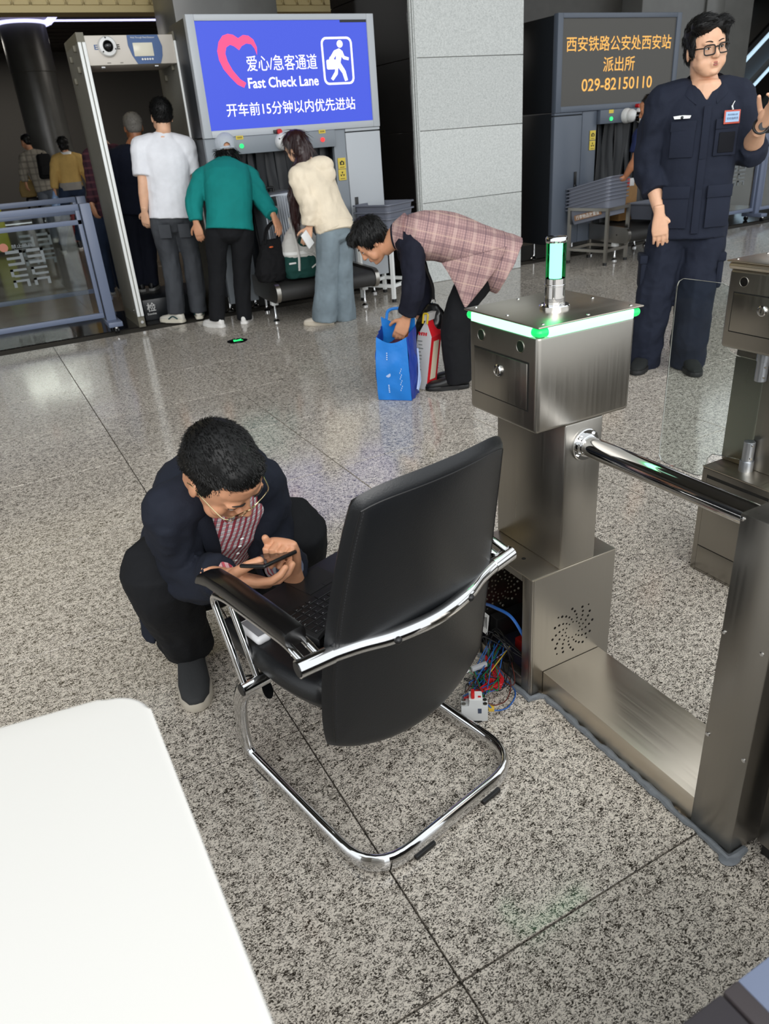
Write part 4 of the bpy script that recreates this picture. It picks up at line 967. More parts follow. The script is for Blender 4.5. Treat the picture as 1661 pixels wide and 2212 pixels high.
def cloth_limb(mb, pts, radii, amp=.006, seed=0.0, step=.02, n=20, flat=1.0, wave=26.0, dome=True):
    """sleeve or trouser leg with gathered folds across it"""
    P = crv(pts, 8); L = [0.0]
    for a, b in zip(P[:-1], P[1:]): L.append(L[-1]+(b-a).length)
    K = [0.0]; 
    for a, b in zip(pts[:-1], pts[1:]): K.append(K[-1]+(V(b)-V(a)).length)
    tot = L[-1]; m = max(4, int(tot/step)); secs = []; x = None; rings = []
    def at(s):
        for i in range(len(L)-1):
            if s <= L[i+1] or i == len(L)-2:
                t = (s-L[i])/max(1e-6, L[i+1]-L[i]); return P[i].lerp(P[i+1], min(1, max(0, t)))
    def rr(s):
        f = s/tot*K[-1]
        for i in range(len(K)-1):
            if f <= K[i+1] or i == len(K)-2:
                t = min(1, max(0, (f-K[i])/max(1e-6, K[i+1]-K[i]))); t = t*t*(3-2*t); return radii[i]*(1-t)+radii[i+1]*t
    for j in range(m+1):
        s = tot*j/m; c = at(s); d = (at(min(tot, s+.01))-at(max(0, s-.01))).normalized()
        if x is None: x = frame_of(d)[0]
        else: x = (x-d*x.dot(d)).normalized()
        y = d.cross(x); r = rr(s); ring = []
        for k in range(n):
            a = 2*PI*k/n; ca_, sa_ = math.cos(a), math.sin(a)
            w_ = (noise.noise(V((ca_*1.5+seed, sa_*1.5-seed, s*wave*.62+ca_*.8)))+.5*noise.noise(V((ca_*2.6-seed, sa_*2.6, s*wave*.35))))*amp*1.5
            ring.append(mb.bm.verts.new(c+(x*ca_+y*sa_)*(r+w_)))
        rings.append(ring)
    mb.skin(rings)
    if dome: mb.ell(P[0], (radii[0],)*3, n=12, m=8)
    return mb
def hand(wr, tip, palm_n, thumb, k, curl=(.35, .5, .4), vox=.003, tcurl=.5, spread=1.0, curls=None, tout=.75, tn=.35, td=.6):
    """wr wrist, tip rough direction point, palm_n the way the palm faces, thumb +1/-1 side along d x n"""
    wr = V(wr); d = (V(tip)-wr).normalized(); nn = V(palm_n); nn = (nn-d*nn.dot(d)).normalized(); s = d.cross(nn)*thumb
    mb = MB()
    mb.loft([(wr-d*.045*k, s*.0265*k, nn*.0225*k), (wr-d*.005*k, s*.0275*k, nn*.020*k), (wr+d*.035*k, s*.038*k, nn*.017*k), (wr+d*.07*k, s*.043*k, nn*.015*k), (wr+d*.095*k, s*.041*k, nn*.012*k)], 16, .006*k, .008*k, 2.5)
    mb.ell(wr+d*.035*k+s*.024*k+nn*.008*k, (.017*k, .03*k, .017*k), (s, d, nn))
    for i, (o_, ln, r) in enumerate(((.031, .074, .0092), (.0105, .082, .0094), (-.0105, .077, .0090), (-.030, .062, .0080))):
        c_ = curls[i] if curls else curl; p = wr+d*(.092-.004*abs(i-1))*k+s*o_*k; dd = (d+s*(o_*1.6*spread)).normalized(); pts = [p-dd*.02*k, p]; rs_ = [r*k*1.05, r*k*1.08]; side = dd.cross(nn).normalized()
        for q, (fr_, bend) in enumerate(zip((.44, .31, .25), c_)):
            dd = (Matrix.Rotation(-bend, 3, side) @ dd) if (Matrix.Rotation(-bend, 3, side) @ dd).dot(nn) > (Matrix.Rotation(bend, 3, side) @ dd).dot(nn) else (Matrix.Rotation(bend, 3, side) @ dd)
            p = p+dd*ln*fr_*k; pts.append(p); rs_.append(r*k*(1.0, .93, .8)[q])
        mb.limb(pts, rs_, 10)
    p = wr+d*.022*k+s*.026*k; dd = (d*td+s*tout+nn*tn).normalized(); pts = [p]; rs_ = [.014*k]
    for q, ln in enumerate((.040, .031, .025)):
        p = p+dd*ln*k; pts.append(p); rs_.append((.0118, .0108, .0092)[q]*k); dd = (dd+(d*.55-s*.35+nn*.25)*tcurl).normalized()
    mb.limb(pts, rs_, 10)
    return remesh(mb.mesh(), vox, 2, .5)
class Head:
    def __init__(s, c, f, u, k):
        s.c, s.k = V(c), k; s.f = V(f).normalized(); u = V(u); s.u = (u-s.f*u.dot(s.f)).normalized(); s.r = s.f.cross(s.u)   # r: the person's right
    def p(s, r, f, u): return s.c+(s.r*r+s.f*f+s.u*u)*s.k
    def local(s, q): d = V(q)-s.c; return V((d.dot(s.r), d.dot(s.f), d.dot(s.u)))/s.k
    def ax(s): return (s.r, s.f, s.u)
    def ell(s, mb, c, r, n=16, m=10): mb.ell(s.p(*c), tuple(a*s.k for a in r), s.ax(), n, m)
    def build(s, mb, neck, wide=1.0, jaw=1.0):
        s.ell(mb, (0, -.008, .030), (.0745*wide, .096, .086), 22, 14)
        L = [(.075, .02, .058*wide, .068), (.045, .022, .069*wide, .070), (.01, .022, .0705*wide, .067), (-.03, .024, .068*wide, .064), (-.062, .030, .060*wide*jaw, .057), (-.088, .036, .047*wide*jaw, .049), (-.108, .047, .030*wide*jaw, .034)]
        mb.loft([(s.p(0, f, u), s.r*w_*s.k, s.f*d*s.k) for u, f, w_, d in L], 22, .015*s.k, .010*s.k)
        s.ell(mb, (0, .076, -.100), (.020, .016, .014))
        mb.limb([s.p(0, .088, .012), s.p(0, .098, -.010), s.p(0, .109, -.031), s.p(0, .107, -.039)], [.0075*s.k, .0088*s.k, .0118*s.k, .009*s.k], 10)
        for q in (-1, 1):
            s.ell(mb, (q*.0115, .097, -.036), (.009, .010, .008)); s.ell(mb, (q*.030, .076, .020), (.026, .017, .010)); s.ell(mb, (q*.046*wide, .060, -.030), (.022, .020, .022))
            s.ell(mb, (q*.031, .0745, -.002), (.017, .0135, .010)); s.ell(mb, (q*.040*wide, .050, -.054), (.028, .030, .036))
            mb.ell(s.p(q*.0765*wide, -.004, -.010), (.0075*s.k, .019*s.k, .031*s.k), ((s.r+s.f*q*-.35).normalized(), (s.f-s.r*q*-.35).normalized(), s.u), 12, 8)
        s.ell(mb, (0, .0885, -.062), (.024, .0095, .0075)); s.ell(mb, (0, .087, -.073), (.021, .0095, .0075))
        mb.limb([s.p(0, -.022, -.035), s.p(0, -.028, -.085), V(neck)+(s.c-V(neck)).normalized()*.02, V(neck)-(s.c-V(neck)).normalized()*.03], [.056*s.k, .055*s.k, .060*s.k, .072*s.k], 18)
    def face(s, parent, closed=False):
        for q in (-1, 1):
            pts = [s.p(q*x, y, z) for x, y, z in ((.013, .0935, .0215), (.026, .0945, .0265), (.040, .088, .0275), (.050, .0785, .0225))]
            MB().tube(crv(pts, 4), [.0017*s.k*v for v in (.8, 1.2, 1.3, 1.4, 1.4, 1.4, 1.3, 1.2, 1.1, .9, .7, .5, .3)], 8).build('eyebrow', m_brow, parent)
            e = MB(); s.ell(e, (q*.0315, .0775, -.0015), (.0135, .0112, .0050 if closed else .0065)); eo = e.build('eye', m_eyew, parent)
            e = MB(); s.ell(e, (q*.0315, .0855, -.0015), (.0058, .0040, .0045 if closed else .0058)); e.build('iris', m_iris, eo)
            pts = [s.p(q*x, y, z) for x, y, z in ((.017, .083, .000), (.026, .0885, .0045), (.036, .0875, .0045), (.046, .079, .0005))]
            MB().tube(crv(pts, 4), .0015*s.k, 6).build('upper_lash', m_brow, eo)
        mb = MB()
        for z, h, w_ in ((-.0625, .0040, .0215), (-.0705, .0046, .0185)):
            pts = [s.p(x*w_, .0955-abs(x)**2*.016, z+(.0018*(1-abs(x)) if z > -.07 else -.001*(1-abs(x)))) for x in (-1, -.6, -.2, .2, .6, 1)]
            mb.tube(crv(pts, 3), [h*s.k*max(.25, 1-abs(-1+2*i/15)**2*.8) for i in range(16)], 8)
        lp = mb.build('lips', m_lip, parent); MB().tube(crv([s.p(x*.0215, .0990-abs(x)**2*.016, -.0672) for x in (-1, -.5, 0, .5, 1)], 4), .0011*s.k, 5).build('mouth_line', M('mouth_line', (90, 44, 40), .6), lp)
    def glasses(s, parent, mat, w=.026, h=.018, cy=-.004, fwd=.104, r=.0016, bridge_up=.004, square=3.0, sag=0.0, lens=True):
        g = parent
        for q in (-1, 1):
            pts = []
            for i in range(28):
                a = 2*PI*i/28; ca_, sa_ = math.cos(a), math.sin(a)
                x = math.copysign(abs(ca_)**(2/square), ca_)*w; z = math.copysign(abs(sa_)**(2/square), sa_)*h
                pts.append(s.p(q*.0335+x, fwd-.006*abs((q*.0335+x)/.05)**2*1.2+sag*(z-.0), cy+z))
            MB().tube(pts, r*s.k, 8, True).build('rim', mat, g)
            if lens:
                mb = MB(); vs = [mb.bm.verts.new(p) for p in pts]; mb.bm.faces.new(vs); me = mb.mesh('lens'); me = solid(me, .0012); link_mesh('lens', me, M('lens_glass', (245, 248, 250), .02, trans=1.0, ior=1.05), g)
            MB().tube(crv([s.p(q*.0605, fwd-.009, cy+h*.55), s.p(q*.071, fwd-.022, cy+h*.6), s.p(q*.0795, .03, .006), s.p(q*.0815, -.004, .010), s.p(q*.079, -.022, -.006)], 5), r*s.k, 6).build('temple', mat, g)
        MB().tube(crv([s.p(-.0085, fwd-.001, cy+bridge_up), s.p(0, fwd+.002, cy+bridge_up+.003), s.p(.0085, fwd-.001, cy+bridge_up)], 4), r*s.k, 6).build('bridge', mat, g)
def strands(mb, me, n, length, flow, w=.0016, seed=1, lift=.35, pick=None, jit=.3):
    """thin tapering locks growing out of a hair shell"""
    rs_ = random.Random(seed); polys = list(me.polygons); me.update()
    for _ in range(n):
        p = polys[rs_.randrange(len(polys))]; c = V(p.center); nr = V(p.normal)
        if pick and not pick(c): continue
        fl_ = V(flow(c)); fl_ = (fl_-nr*fl_.dot(nr)); 
        if fl_.length < 1e-5: continue
        fl_.normalize(); ln = length*rs_.uniform(.6, 1.25); dr = (fl_+nr*lift*rs_.uniform(.4, 1.3)+V((rs_.uniform(-jit, jit), rs_.uniform(-jit, jit), rs_.uniform(-jit, jit)))).normalized()
        sd = dr.cross(nr).normalized(); a = c-nr*.003; m_ = c+dr*ln*.55+nr*.001; e = c+dr*ln*.9+fl_*ln*.15; ww = w*rs_.uniform(.7, 1.4)
        v = [mb.bm.verts.new(q) for q in (a+sd*ww, a-sd*ww, a+nr*ww, m_+sd*ww*.8, m_-sd*ww*.8, m_+nr*ww*.8, e)]
        for q in ((0, 1, 4, 3), (1, 2, 5, 4), (2, 0, 3, 5)): mb.bm.faces.new([v[i] for i in q])
        for q in ((3, 4, 6), (4, 5, 6), (5, 3, 6)): mb.bm.faces.new([v[i] for i in q])
def hair(H, blobs, mat, parent, vox=.006, n=600, length=.03, flow=None, amp=.004, freq=45, w=.0016, lift=.35, seed=1, pick=None, extra=None, cutfn=None, jit=.3):
    mb = MB()
    for c, r in blobs: H.ell(mb, c, r, 20, 12)
    if extra: extra(mb)
    me = remesh(mb.mesh(), vox, 2, .5); ruffle(me, amp, freq, seed)
    if cutfn: cut(me, lambda c: cutfn(H.local(c)))
    if n:
        mb = MB(); strands(mb, me, n, length, flow or (lambda c: (c-H.p(0, -.03, .12))), w, seed, lift, pick, jit); me = join_meshes(me, mb.mesh(fix=False))
    return link_mesh('hair', me, mat, parent, angle=60)
SHORT = [((0, -.020, .046), (.0815, .094, .084)), ((0, -.058, -.008), (.066, .047, .062))]
def person_root(J, label, group=None):
    c = (V(J['anL'])+V(J['anR']))/2; z = min(J['anL'][2], J['anR'][2])
    return root('person', (c.x, c.y, 0 if z < .2 else .2), label, 'person', group)
def base_body(J, H, skin, parent, k, vox=.007, bulk=1.0, wide=1.0, jaw=1.0, hands=None, arm=(.046, .038, .026), spine=None):
    """one continuous surface: head, neck, trunk, arms, hands, legs, feet"""
    mb = MB(); H.build(mb, J['nb'], wide, jaw)
    sp = spine or [V(J['pel']), V(J['pel']).lerp(V(J['nb']), .5), V(J['nb'])]
    C_ = crv(sp, 6); side = (V(J['shL'])-V(J['shR'])).normalized(); sideh = (V(J['hipL'])-V(J['hipR'])).normalized(); secs = []
    for i, c in enumerate(C_):
        t = i/(len(C_)-1); d = (C_[min(i+1, len(C_)-1)]-C_[max(0, i-1)]).normalized(); s_ = (sideh*(1-t)+side*t); s_ = (s_-d*s_.dot(d)).normalized(); f_ = s_.cross(d)
        w_ = .125+.02*math.cos(t*5)-.05*max(0, t-.85)/.15; secs.append((c, s_*w_*k*bulk, f_*.088*k*bulk))
    mb.loft(secs, 18, .05*k, .03*k)
    for s_ in 'LR':
        sh, el, wr = V(J['sh'+s_]), V(J['el'+s_]), V(J['wr'+s_]); hp, kn, an = V(J['hip'+s_]), V(J['kn'+s_]), V(J['an'+s_])
        mb.limb([V(J['nb']).lerp(sh, .55), sh, sh.lerp(el, .5), el, el.lerp(wr, .35), el.lerp(wr, .93)], [.05*k, .052*k, arm[0]*k, arm[1]*k, arm[1]*1.02*k, arm[2]*.98*k], 14)
        mb.limb([V(J['pel']).lerp(hp, .6), hp, hp.lerp(kn, .5), kn, kn.lerp(an, .3), an], [.08*k, .078*k, .066*k, .05*k, .048*k, .034*k], 14)
        td = V(J['toe'+s_]).normalized(); mb.limb([an+V((0, 0, -.02))*k-td*.03*k, an+td*.05*k+V((0, 0, -.045))*k, an+td*.13*k+V((0, 0, -.06))*k], [.028*k, .024*k, .018*k], 12)
    me = remesh(mb.mesh(), vox, 3, .5)
    for h in (hands or []): me = join_meshes(me, h)
    return link_mesh('body', me, skin, parent, angle=75)
PROF = [(-.14, .172, .122), (.0, .172, .124), (.15, .166, .118), (.35, .156, .112), (.55, .164, .118), (.75, .176, .116), (.88, .172, .098), (.97, .12, .08), (1.03, .075, .068)]
def top_mesh(J, k, fw=1.0, fd=1.0, hem=None, sl=1.0, rs_=(.078, .066, .052), amp=.006, vox=.009, prof=None, spine=None, seed=1.0, ruf=.006, freq=13, sleeves='LR', extra=None, front=0.0, wave=26.0, smooth=2):
    mb = MB(); pr = [list(q) for q in (prof or PROF)]
    if hem is not None: pr[0][0] = hem
    pel, nb = V(J['pel']), V(J['nb']); SP = crv(spine, 6) if spine else None; side = (V(J['shL'])-V(J['shR'])).normalized(); sideh = (V(J['hipL'])-V(J['hipR'])).normalized(); secs = []
    def at(t):
        if SP is None: return pel+(nb-pel)*t, (nb-pel).normalized()
        m_ = len(SP)-1; x = min(max(t, 0), 1)*m_; i = min(int(x), m_-1); d = (SP[i+1]-SP[i]).normalized(); c = SP[i].lerp(SP[i+1], x-i)
        if t < 0: c = SP[0]+(SP[1]-SP[0]).normalized()*(nb-pel).length*t
        if t > 1: c = SP[-1]+d*(nb-pel).length*(t-1)
        return c, d
    ts = []
    for (t0, w0, d0), (t1, w1, d1) in zip(pr[:-1], pr[1:]):
        for q in range(3): ts.append((t0+(t1-t0)*q/3, w0+(w1-w0)*q/3, d0+(d1-d0)*q/3))
    ts.append(tuple(pr[-1]))
    for t, w_, d_ in ts:
        c, d = at(t); tt = min(1, max(0, t)); s_ = sideh*(1-tt)+side*tt; s_ = (s_-d*s_.dot(d)).normalized(); f_ = s_.cross(d)
        secs.append((c+f_*front*k*math.sin(PI*min(1, max(0, t))), s_*w_*k*fw, f_*d_*k*fd))
    mb.loft(secs, 24, 0, .012, 2.3)
    for s_ in sleeves:
        sh, el, wr = V(J['sh'+s_]), V(J['el'+s_]), V(J['wr'+s_])
        if sl <= .5: pts, rr = [sh, sh.lerp(el, sl*2)], [rs_[0]*k, rs_[1]*k]
        else: pts, rr = [sh, el, el.lerp(wr, (sl-.5)*2)], [rs_[0]*k, rs_[1]*k, rs_[2]*k]
        mb.limb([V(J['nb']).lerp(sh, .5), sh], [.07*k*min(1, rs_[0]/.078), rs_[0]*k], 14)
        cloth_limb(mb, pts, rr, amp, seed+ord(s_), wave=wave)
    if extra: extra(mb)
    me = remesh(mb.mesh(), vox, smooth, .5); ruffle(me, ruf, freq, seed); return me
def trouser_mesh(J, k, rs_=(.098, .075, .066), w_=.168, d_=.122, amp=.005, vox=.009, seed=2.0, ruf=.004, hem=-.02, wave=18.0, top=.10, freq=12, hipsec=None):
    mb = MB(); pel = V(J['pel']); up = (V(J['nb'])-pel).normalized() if 'up' not in J else V(J['up']); sideh = (V(J['hipL'])-V(J['hipR'])).normalized(); s_ = (sideh-up*sideh.dot(up)).normalized(); f_ = s_.cross(up)
    mb.loft([(pel-up*.10*k, s_*w_*.72*k, f_*d_*.75*k), (pel-up*.04*k, s_*w_*k, f_*d_*k), (pel+up*.05*k, s_*w_*.98*k, f_*d_*.97*k), (pel+up*top*k, s_*w_*.9*k, f_*d_*.88*k)], 24, .05*k, .01)
    for q in 'LR':
        hp, kn, an = V(J['hip'+q]), V(J['kn'+q]), V(J['an'+q]); e = an+(an-kn).normalized()*hem*k
        mb.limb([pel.lerp(hp, .5), hp], [.09*k, rs_[0]*k*.98], 14)
        cloth_limb(mb, [hp, kn, e], [r*k for r in rs_], amp, seed+ord(q), wave=wave)
    me = remesh(mb.mesh(), vox, 2, .5); ruffle(me, ruf, freq, seed); return me
def shoe(an, td, k, upper, sole, parent, z=0.0, laces=None, long=1.0, hi=1.0, accent=None, collar=True):
    td = V((td[0], td[1], 0)).normalized(); sd = V((-td.y, td.x, 0)); o = V((an[0], an[1], z))
    P = lambda x, y, h: o+td*x*k*long+sd*y*k+Z*h*k
    out = [(-.075, .0), (-.070, .028), (-.045, .037), (.0, .038), (.06, .043), (.11, .048), (.155, .046), (.19, .034), (.208, .012)]
    poly = [P(x, y, 0) for x, y in out]+[P(x, -y, 0) for x, y in reversed(out[1:])]
    s = MB().prism(poly, Z*.028*k, .006*k, 2).build('shoe', upper, parent)
    s.data.materials.clear(); s.data.materials.append(sole); s.name = 'sole'
    secs = [(P(-.068, 0, .045), sd*.020*k, Z*.028*k), (P(-.055, 0, .058), sd*.031*k, Z*.042*k), (P(-.02, 0, .062), sd*.036*k, Z*.046*k*hi), (P(.02, 0, .058), sd*.037*k, Z*.044*k*hi), (P(.07, 0, .046), sd*.041*k, Z*.034*k), (P(.12, 0, .038), sd*.044*k, Z*.026*k), (P(.17, 0, .033), sd*.038*k, Z*.022*k), (P(.196, 0, .030), sd*.022*k, Z*.014*k)]
    u = MB().loft(secs, 18, .008*k, .008*k, 2.4).build('shoe_upper', upper, parent)
    if collar: MB().limb([P(-.022, 0, .055), P(-.018, 0, .10), P(-.012, 0, .135)], [.040*k, .043*k, .041*k], 16, False).build('ankle_collar', upper, u)
    if laces:
        for q in range(4): MB().tube(crv([P(.035+.022*q, .024-.002*q, .086-.010*q), P(.038+.022*q, 0, .096-.0115*q), P(.035+.022*q, -.024+.002*q, .086-.010*q)], 4), .0032*k, 6).build('lace', laces, u)
    if accent:
        for y in (1, -1): MB().tube(crv([P(-.03, .040*y, .04), P(.02, .041*y, .06), P(.07, .044*y, .035)], 4), .006*k, 6).build('shoe_stripe', accent, u)
    return u
def joints(**k): return k
# ------------------------------------------------------------------ people: joints in survey units (one row per person)
J_WHITE = dict(anL=(1.605, 7.26, 0.105), anR=(1.822, 7.292, 0.083), knL=(1.641, 7.272, 0.509), knR=(1.838, 7.257, 0.505), hipL=(1.623, 7.276, 0.894), hipR=(1.817, 7.231, 0.883), pel=(1.727, 7.252, 0.939), nb=(1.775, 7.241, 1.573), shL=(1.587, 7.284, 1.507), shR=(1.947, 7.201, 1.481), head=(1.796, 7.236, 1.735), elL=(1.53, 7.246, 1.226), wrL=(1.494, 7.255, 0.994), haL=(1.493, 7.306, 0.86), elR=(1.966, 7.248, 1.229), wrR=(1.973, 7.298, 1.014), haR=(1.968, 7.299, 0.896))
J_OLD = dict(anL=(1.478, 8.099, 0.281), anR=(1.593, 8.077, 0.267), knL=(1.505, 8.093, 0.603), knR=(1.623, 8.071, 0.59), hipL=(1.524, 8.09, 0.957), hipR=(1.669, 8.062, 0.943), pel=(1.605, 8.074, 0.991), nb=(1.674, 8.061, 1.519), shL=(1.532, 8.088, 1.442), shR=(1.785, 8.04, 1.423), head=(1.715, 8.053, 1.693), elL=(1.479, 8.098, 1.182), wrL=(1.459, 8.102, 0.975), haL=(1.453, 8.103, 0.87), elR=(1.748, 8.047, 1.159), wrR=(1.719, 8.053, 0.972), haR=(1.71, 8.054, 0.887))
J_TEAL = dict(anL=(1.84, 6.735, 0.087), anR=(2.09, 6.714, 0.065), knL=(1.905, 6.747, 0.426), knR=(2.116, 6.706, 0.401), hipL=(1.955, 6.712, 0.793), hipR=(2.169, 6.649, 0.784), pel=(2.071, 6.678, 0.846), nb=(2.177, 6.876, 1.335), shL=(1.955, 6.868, 1.233), shR=(2.356, 6.824, 1.218), head=(2.225, 6.946, 1.431), elL=(1.839, 6.818, 1.062), wrL=(1.811, 6.775, 0.892), haL=(1.818, 6.772, 0.805), elR=(2.4, 6.686, 1.023), wrR=(2.433, 6.531, 0.89), haR=(2.442, 6.486, 0.808))
J_HOOD = dict(anL=(2.624, 6.086, 0.099), anR=(2.828, 6.139, 0.074), knL=(2.671, 6.065, 0.433), knR=(2.834, 6.114, 0.405), hipL=(2.707, 6.039, 0.768), hipR=(2.873, 6.119, 0.751), pel=(2.785, 6.07, 0.801), nb=(2.677, 6.205, 1.299), shL=(2.57, 6.109, 1.204), shR=(2.872, 6.25, 1.207), head=(2.628, 6.269, 1.413), elL=(2.573, 6.054, 0.996), wrL=(2.553, 6.062, 0.813), haL=(2.523, 6.075, 0.732), elR=(2.905, 6.345, 0.991), wrR=(2.818, 6.437, 0.846), haR=(2.773, 6.457, 0.773))
J_BEND = dict(anL=(2.487, 3.793, 0.09), anR=(2.627, 3.917, 0.071), knL=(2.477, 3.776, 0.434), knR=(2.604, 3.932, 0.417), hipL=(2.619, 3.671, 0.747), hipR=(2.734, 3.823, 0.738), pel=(2.681, 3.738, 0.779), nb=(2.267, 4.008, 0.93), shL=(2.235, 3.826, 0.884), shR=(2.401, 4.124, 0.868), head=(2.15, 4.084, 0.921), elL=(2.21, 3.806, 0.66), wrL=(2.176, 3.853, 0.478), haL=(2.147, 3.895, 0.41), elR=(2.442, 4.109, 0.589), wrR=(2.407, 4.096, 0.395), haR=(2.376, 4.08, 0.33))
J_GUARD = dict(anL=(3.825, 3.183, 0.108), anR=(3.654, 3.378, 0.102), knL=(3.793, 3.158, 0.451), knR=(3.641, 3.333, 0.437), hipL=(3.852, 3.182, 0.839), hipR=(3.721, 3.333, 0.845), pel=(3.787, 3.256, 0.88), nb=(3.799, 3.259, 1.575), shL=(3.935, 3.148, 1.5), shR=(3.64, 3.395, 1.502), head=(3.763, 3.223, 1.754), elL=(3.993, 3.066, 1.238), wrL=(3.821, 2.884, 1.359), haL=(3.808, 2.837, 1.411), elR=(3.622, 3.445, 1.216), wrR=(3.555, 3.27, 0.93), haR=(3.56, 3.24, 0.833))
J_YEL = dict(anL=(1.545, 14.943, 0.119), anR=(1.888, 15.209, 0.295), knL=(1.696, 14.927, 0.564), knR=(1.967, 15.0, 0.609), hipL=(1.802, 14.916, 0.988), hipR=(2.043, 14.891, 0.981), pel=(1.934, 14.902, 1.035), nb=(1.966, 14.899, 1.555), shL=(1.79, 14.917, 1.475), shR=(2.145, 14.881, 1.463), head=(1.948, 14.901, 1.691), elL=(1.698, 14.927, 1.231), wrL=(1.644, 14.933, 1.017), haL=(1.633, 14.934, 0.944), elR=(2.215, 14.873, 1.188), wrR=(2.241, 14.871, 1.038), haR=(2.239, 14.871, 0.964))
J_PLAID = dict(anL=(1.638, 17.168, 0.421), anR=(1.787, 17.255, 0.444), knL=(1.655, 17.166, 0.72), knR=(1.788, 17.254, 0.721), hipL=(1.637, 17.168, 1.075), hipR=(1.791, 17.154, 1.079), pel=(1.725, 17.16, 1.118), nb=(1.634, 17.168, 1.664), shL=(1.491, 17.181, 1.562), shR=(1.828, 17.15, 1.578), head=(1.595, 17.171, 1.826), elL=(1.41, 17.188, 1.325), wrL=(1.405, 17.189, 1.12), haL=(1.402, 17.189, 1.046), elR=(1.821, 17.151, 1.292), wrR=(1.768, 17.156, 1.089), haR=(1.749, 17.158, 1.015))
J_HID = dict(anL=(1.394, 9.53, 0.092), anR=(1.537, 9.711, 0.093), knL=(1.392, 9.53, 0.423), knR=(1.514, 9.714, 0.417), hipL=(1.406, 9.528, 0.875), hipR=(1.578, 9.503, 0.858), pel=(1.5, 9.514, 0.915), nb=(1.543, 9.508, 1.561), shL=(1.415, 9.527, 1.469), shR=(1.658, 9.492, 1.469), head=(1.547, 9.508, 1.742), elL=(1.382, 9.531, 1.191), wrL=(1.39, 9.429, 0.978), haL=(1.4, 9.428, 0.894), elR=(1.638, 9.495, 1.169), wrR=(1.594, 9.501, 0.93), haR=(1.582, 9.503, 0.833))
J_ARM = dict(anL=(6.77, 5.849, 0.07), anR=(6.629, 6.008, 0.074), knL=(6.734, 5.889, 0.363), knR=(6.611, 6.028, 0.369), hipL=(6.714, 5.912, 0.66), hipR=(6.577, 6.066, 0.669), pel=(6.642, 5.993, 0.696), nb=(6.5, 6.153, 1.3), shL=(6.634, 6.002, 1.189), shR=(6.445, 6.214, 1.208), head=(6.454, 6.204, 1.48), elL=(6.652, 5.981, 0.908), wrL=(6.646, 5.988, 0.776), haL=(6.634, 6.002, 0.733), elR=(6.322, 6.202, 1.044), wrR=(6.192, 6.197, 0.888), haR=(6.16, 6.204, 0.829))
def toes(J, l, r): J['toeL'] = l; J['toeR'] = r
def plaid(name, base, bands, rough=.85):
    """woven check: bands = (uv axis, threads per unit, offset, width, colour, strength)"""
    m = bpy.data.materials.new(name); m.use_nodes = True; nt = m.node_tree; b = nt.nodes['Principled BSDF']; N = nt.nodes.new; K = nt.links.new
    b.inputs['Roughness'].default_value = rough; b.inputs['Specular IOR Level'].default_value = .2
    uv = N('ShaderNodeUVMap'); sp = N('ShaderNodeSeparateXYZ'); K(uv.outputs[0], sp.inputs[0]); cur = None
    for ax, fr_, off, wd, col, st in bands:
        ma = N('ShaderNodeMath'); ma.operation = 'MULTIPLY_ADD'; K(sp.outputs[ax], ma.inputs[0]); ma.inputs[1].default_value = fr_; ma.inputs[2].default_value = off+50
        fc = N('ShaderNodeMath'); fc.operation = 'FRACT'; K(ma.outputs[0], fc.inputs[0]); lt = N('ShaderNodeMath'); lt.operation = 'LESS_THAN'; K(fc.outputs[0], lt.inputs[0]); lt.inputs[1].default_value = wd
        mu = N('ShaderNodeMath'); mu.operation = 'MULTIPLY'; K(lt.outputs[0], mu.inputs[0]); mu.inputs[1].default_value = st
        mx = N('ShaderNodeMix'); mx.data_type = 'RGBA'; K(mu.outputs[0], mx.inputs[0])
        if cur is None: mx.inputs[6].default_value = lin(base)
        else: K(cur, mx.inputs[6])
        mx.inputs[7].default_value = lin(col); cur = mx.outputs[2]
    K(cur, b.inputs['Base Color']); return m
def set_uv(me, o, a, b_):
    o, a, b_ = V(o), V(a).normalized(), V(b_).normalized(); uv = me.uv_layers.new(name='UVMap'); vs = me.vertices; d = uv.data
    for l in me.loops: q = vs[l.vertex_index].co-o; d[l.index].uv = (q.dot(a), q.dot(b_))
    return me
m_navy = cloth('navy_wool', (27, 31, 42)); m_blackt = cloth('black_trousers', (21, 22, 25)); m_uni = cloth('uniform_navy', (31, 36, 50)); m_uni2 = cloth('uniform_trousers', (29, 34, 48))
m_gold = M('gold_wire', (206, 192, 150), .18, 1.0); m_shoeg = cloth('shoe_grey', (52, 53, 54), .8); m_solew = M('sole_dirty', (182, 174, 160), .7); m_blackshoe = M('black_shoe', (20, 21, 22), .45); m_whiteshoe = M('white_shoe', (222, 220, 216), .5)
# ---- 1: man squatting with a phone
J = joints(nb=(.405, 1.70, .715), shR=(.262, 1.675, .68), shL=(.515, 1.745, .66), elR=(.285, 1.76, .45), elL=(.525, 1.755, .43), wrR=(.325, 1.555, .525), wrL=(.535, 1.56, .51), pel=(.41, 2.10, .26), hipR=(.33, 2.11, .25), hipL=(.49, 2.10, .25), knR=(.215, 1.82, .455), knL=(.61, 1.80, .465), anR=(.275, 1.97, .10), anL=(.58, 1.99, .10))
toes(J, (.15, -1, 0), (-.22, -1, 0))
R1 = person_root(J, 'squatting man in navy blazer, plaid shirt and gold-rimmed glasses, before the chair')
H = Head((.377, 1.569, .790), (.345, -.570, -.746), (.135, -.756, .640), 1.0)
pa = V((.793, .513, -.205)).normalized(); pc = V((.428, 1.478, .584)); pn = (H.c-pc).normalized()+(V((0, 0, 1.45))-pc).normalized()*.45; pn = (pn-pa*pn.dot(pa)).normalized(); pb = pn.cross(pa)   # phone: long axis, screen normal, short axis
WR = V((.335, 1.552, .530)); WL = V((.496, 1.535, .505))
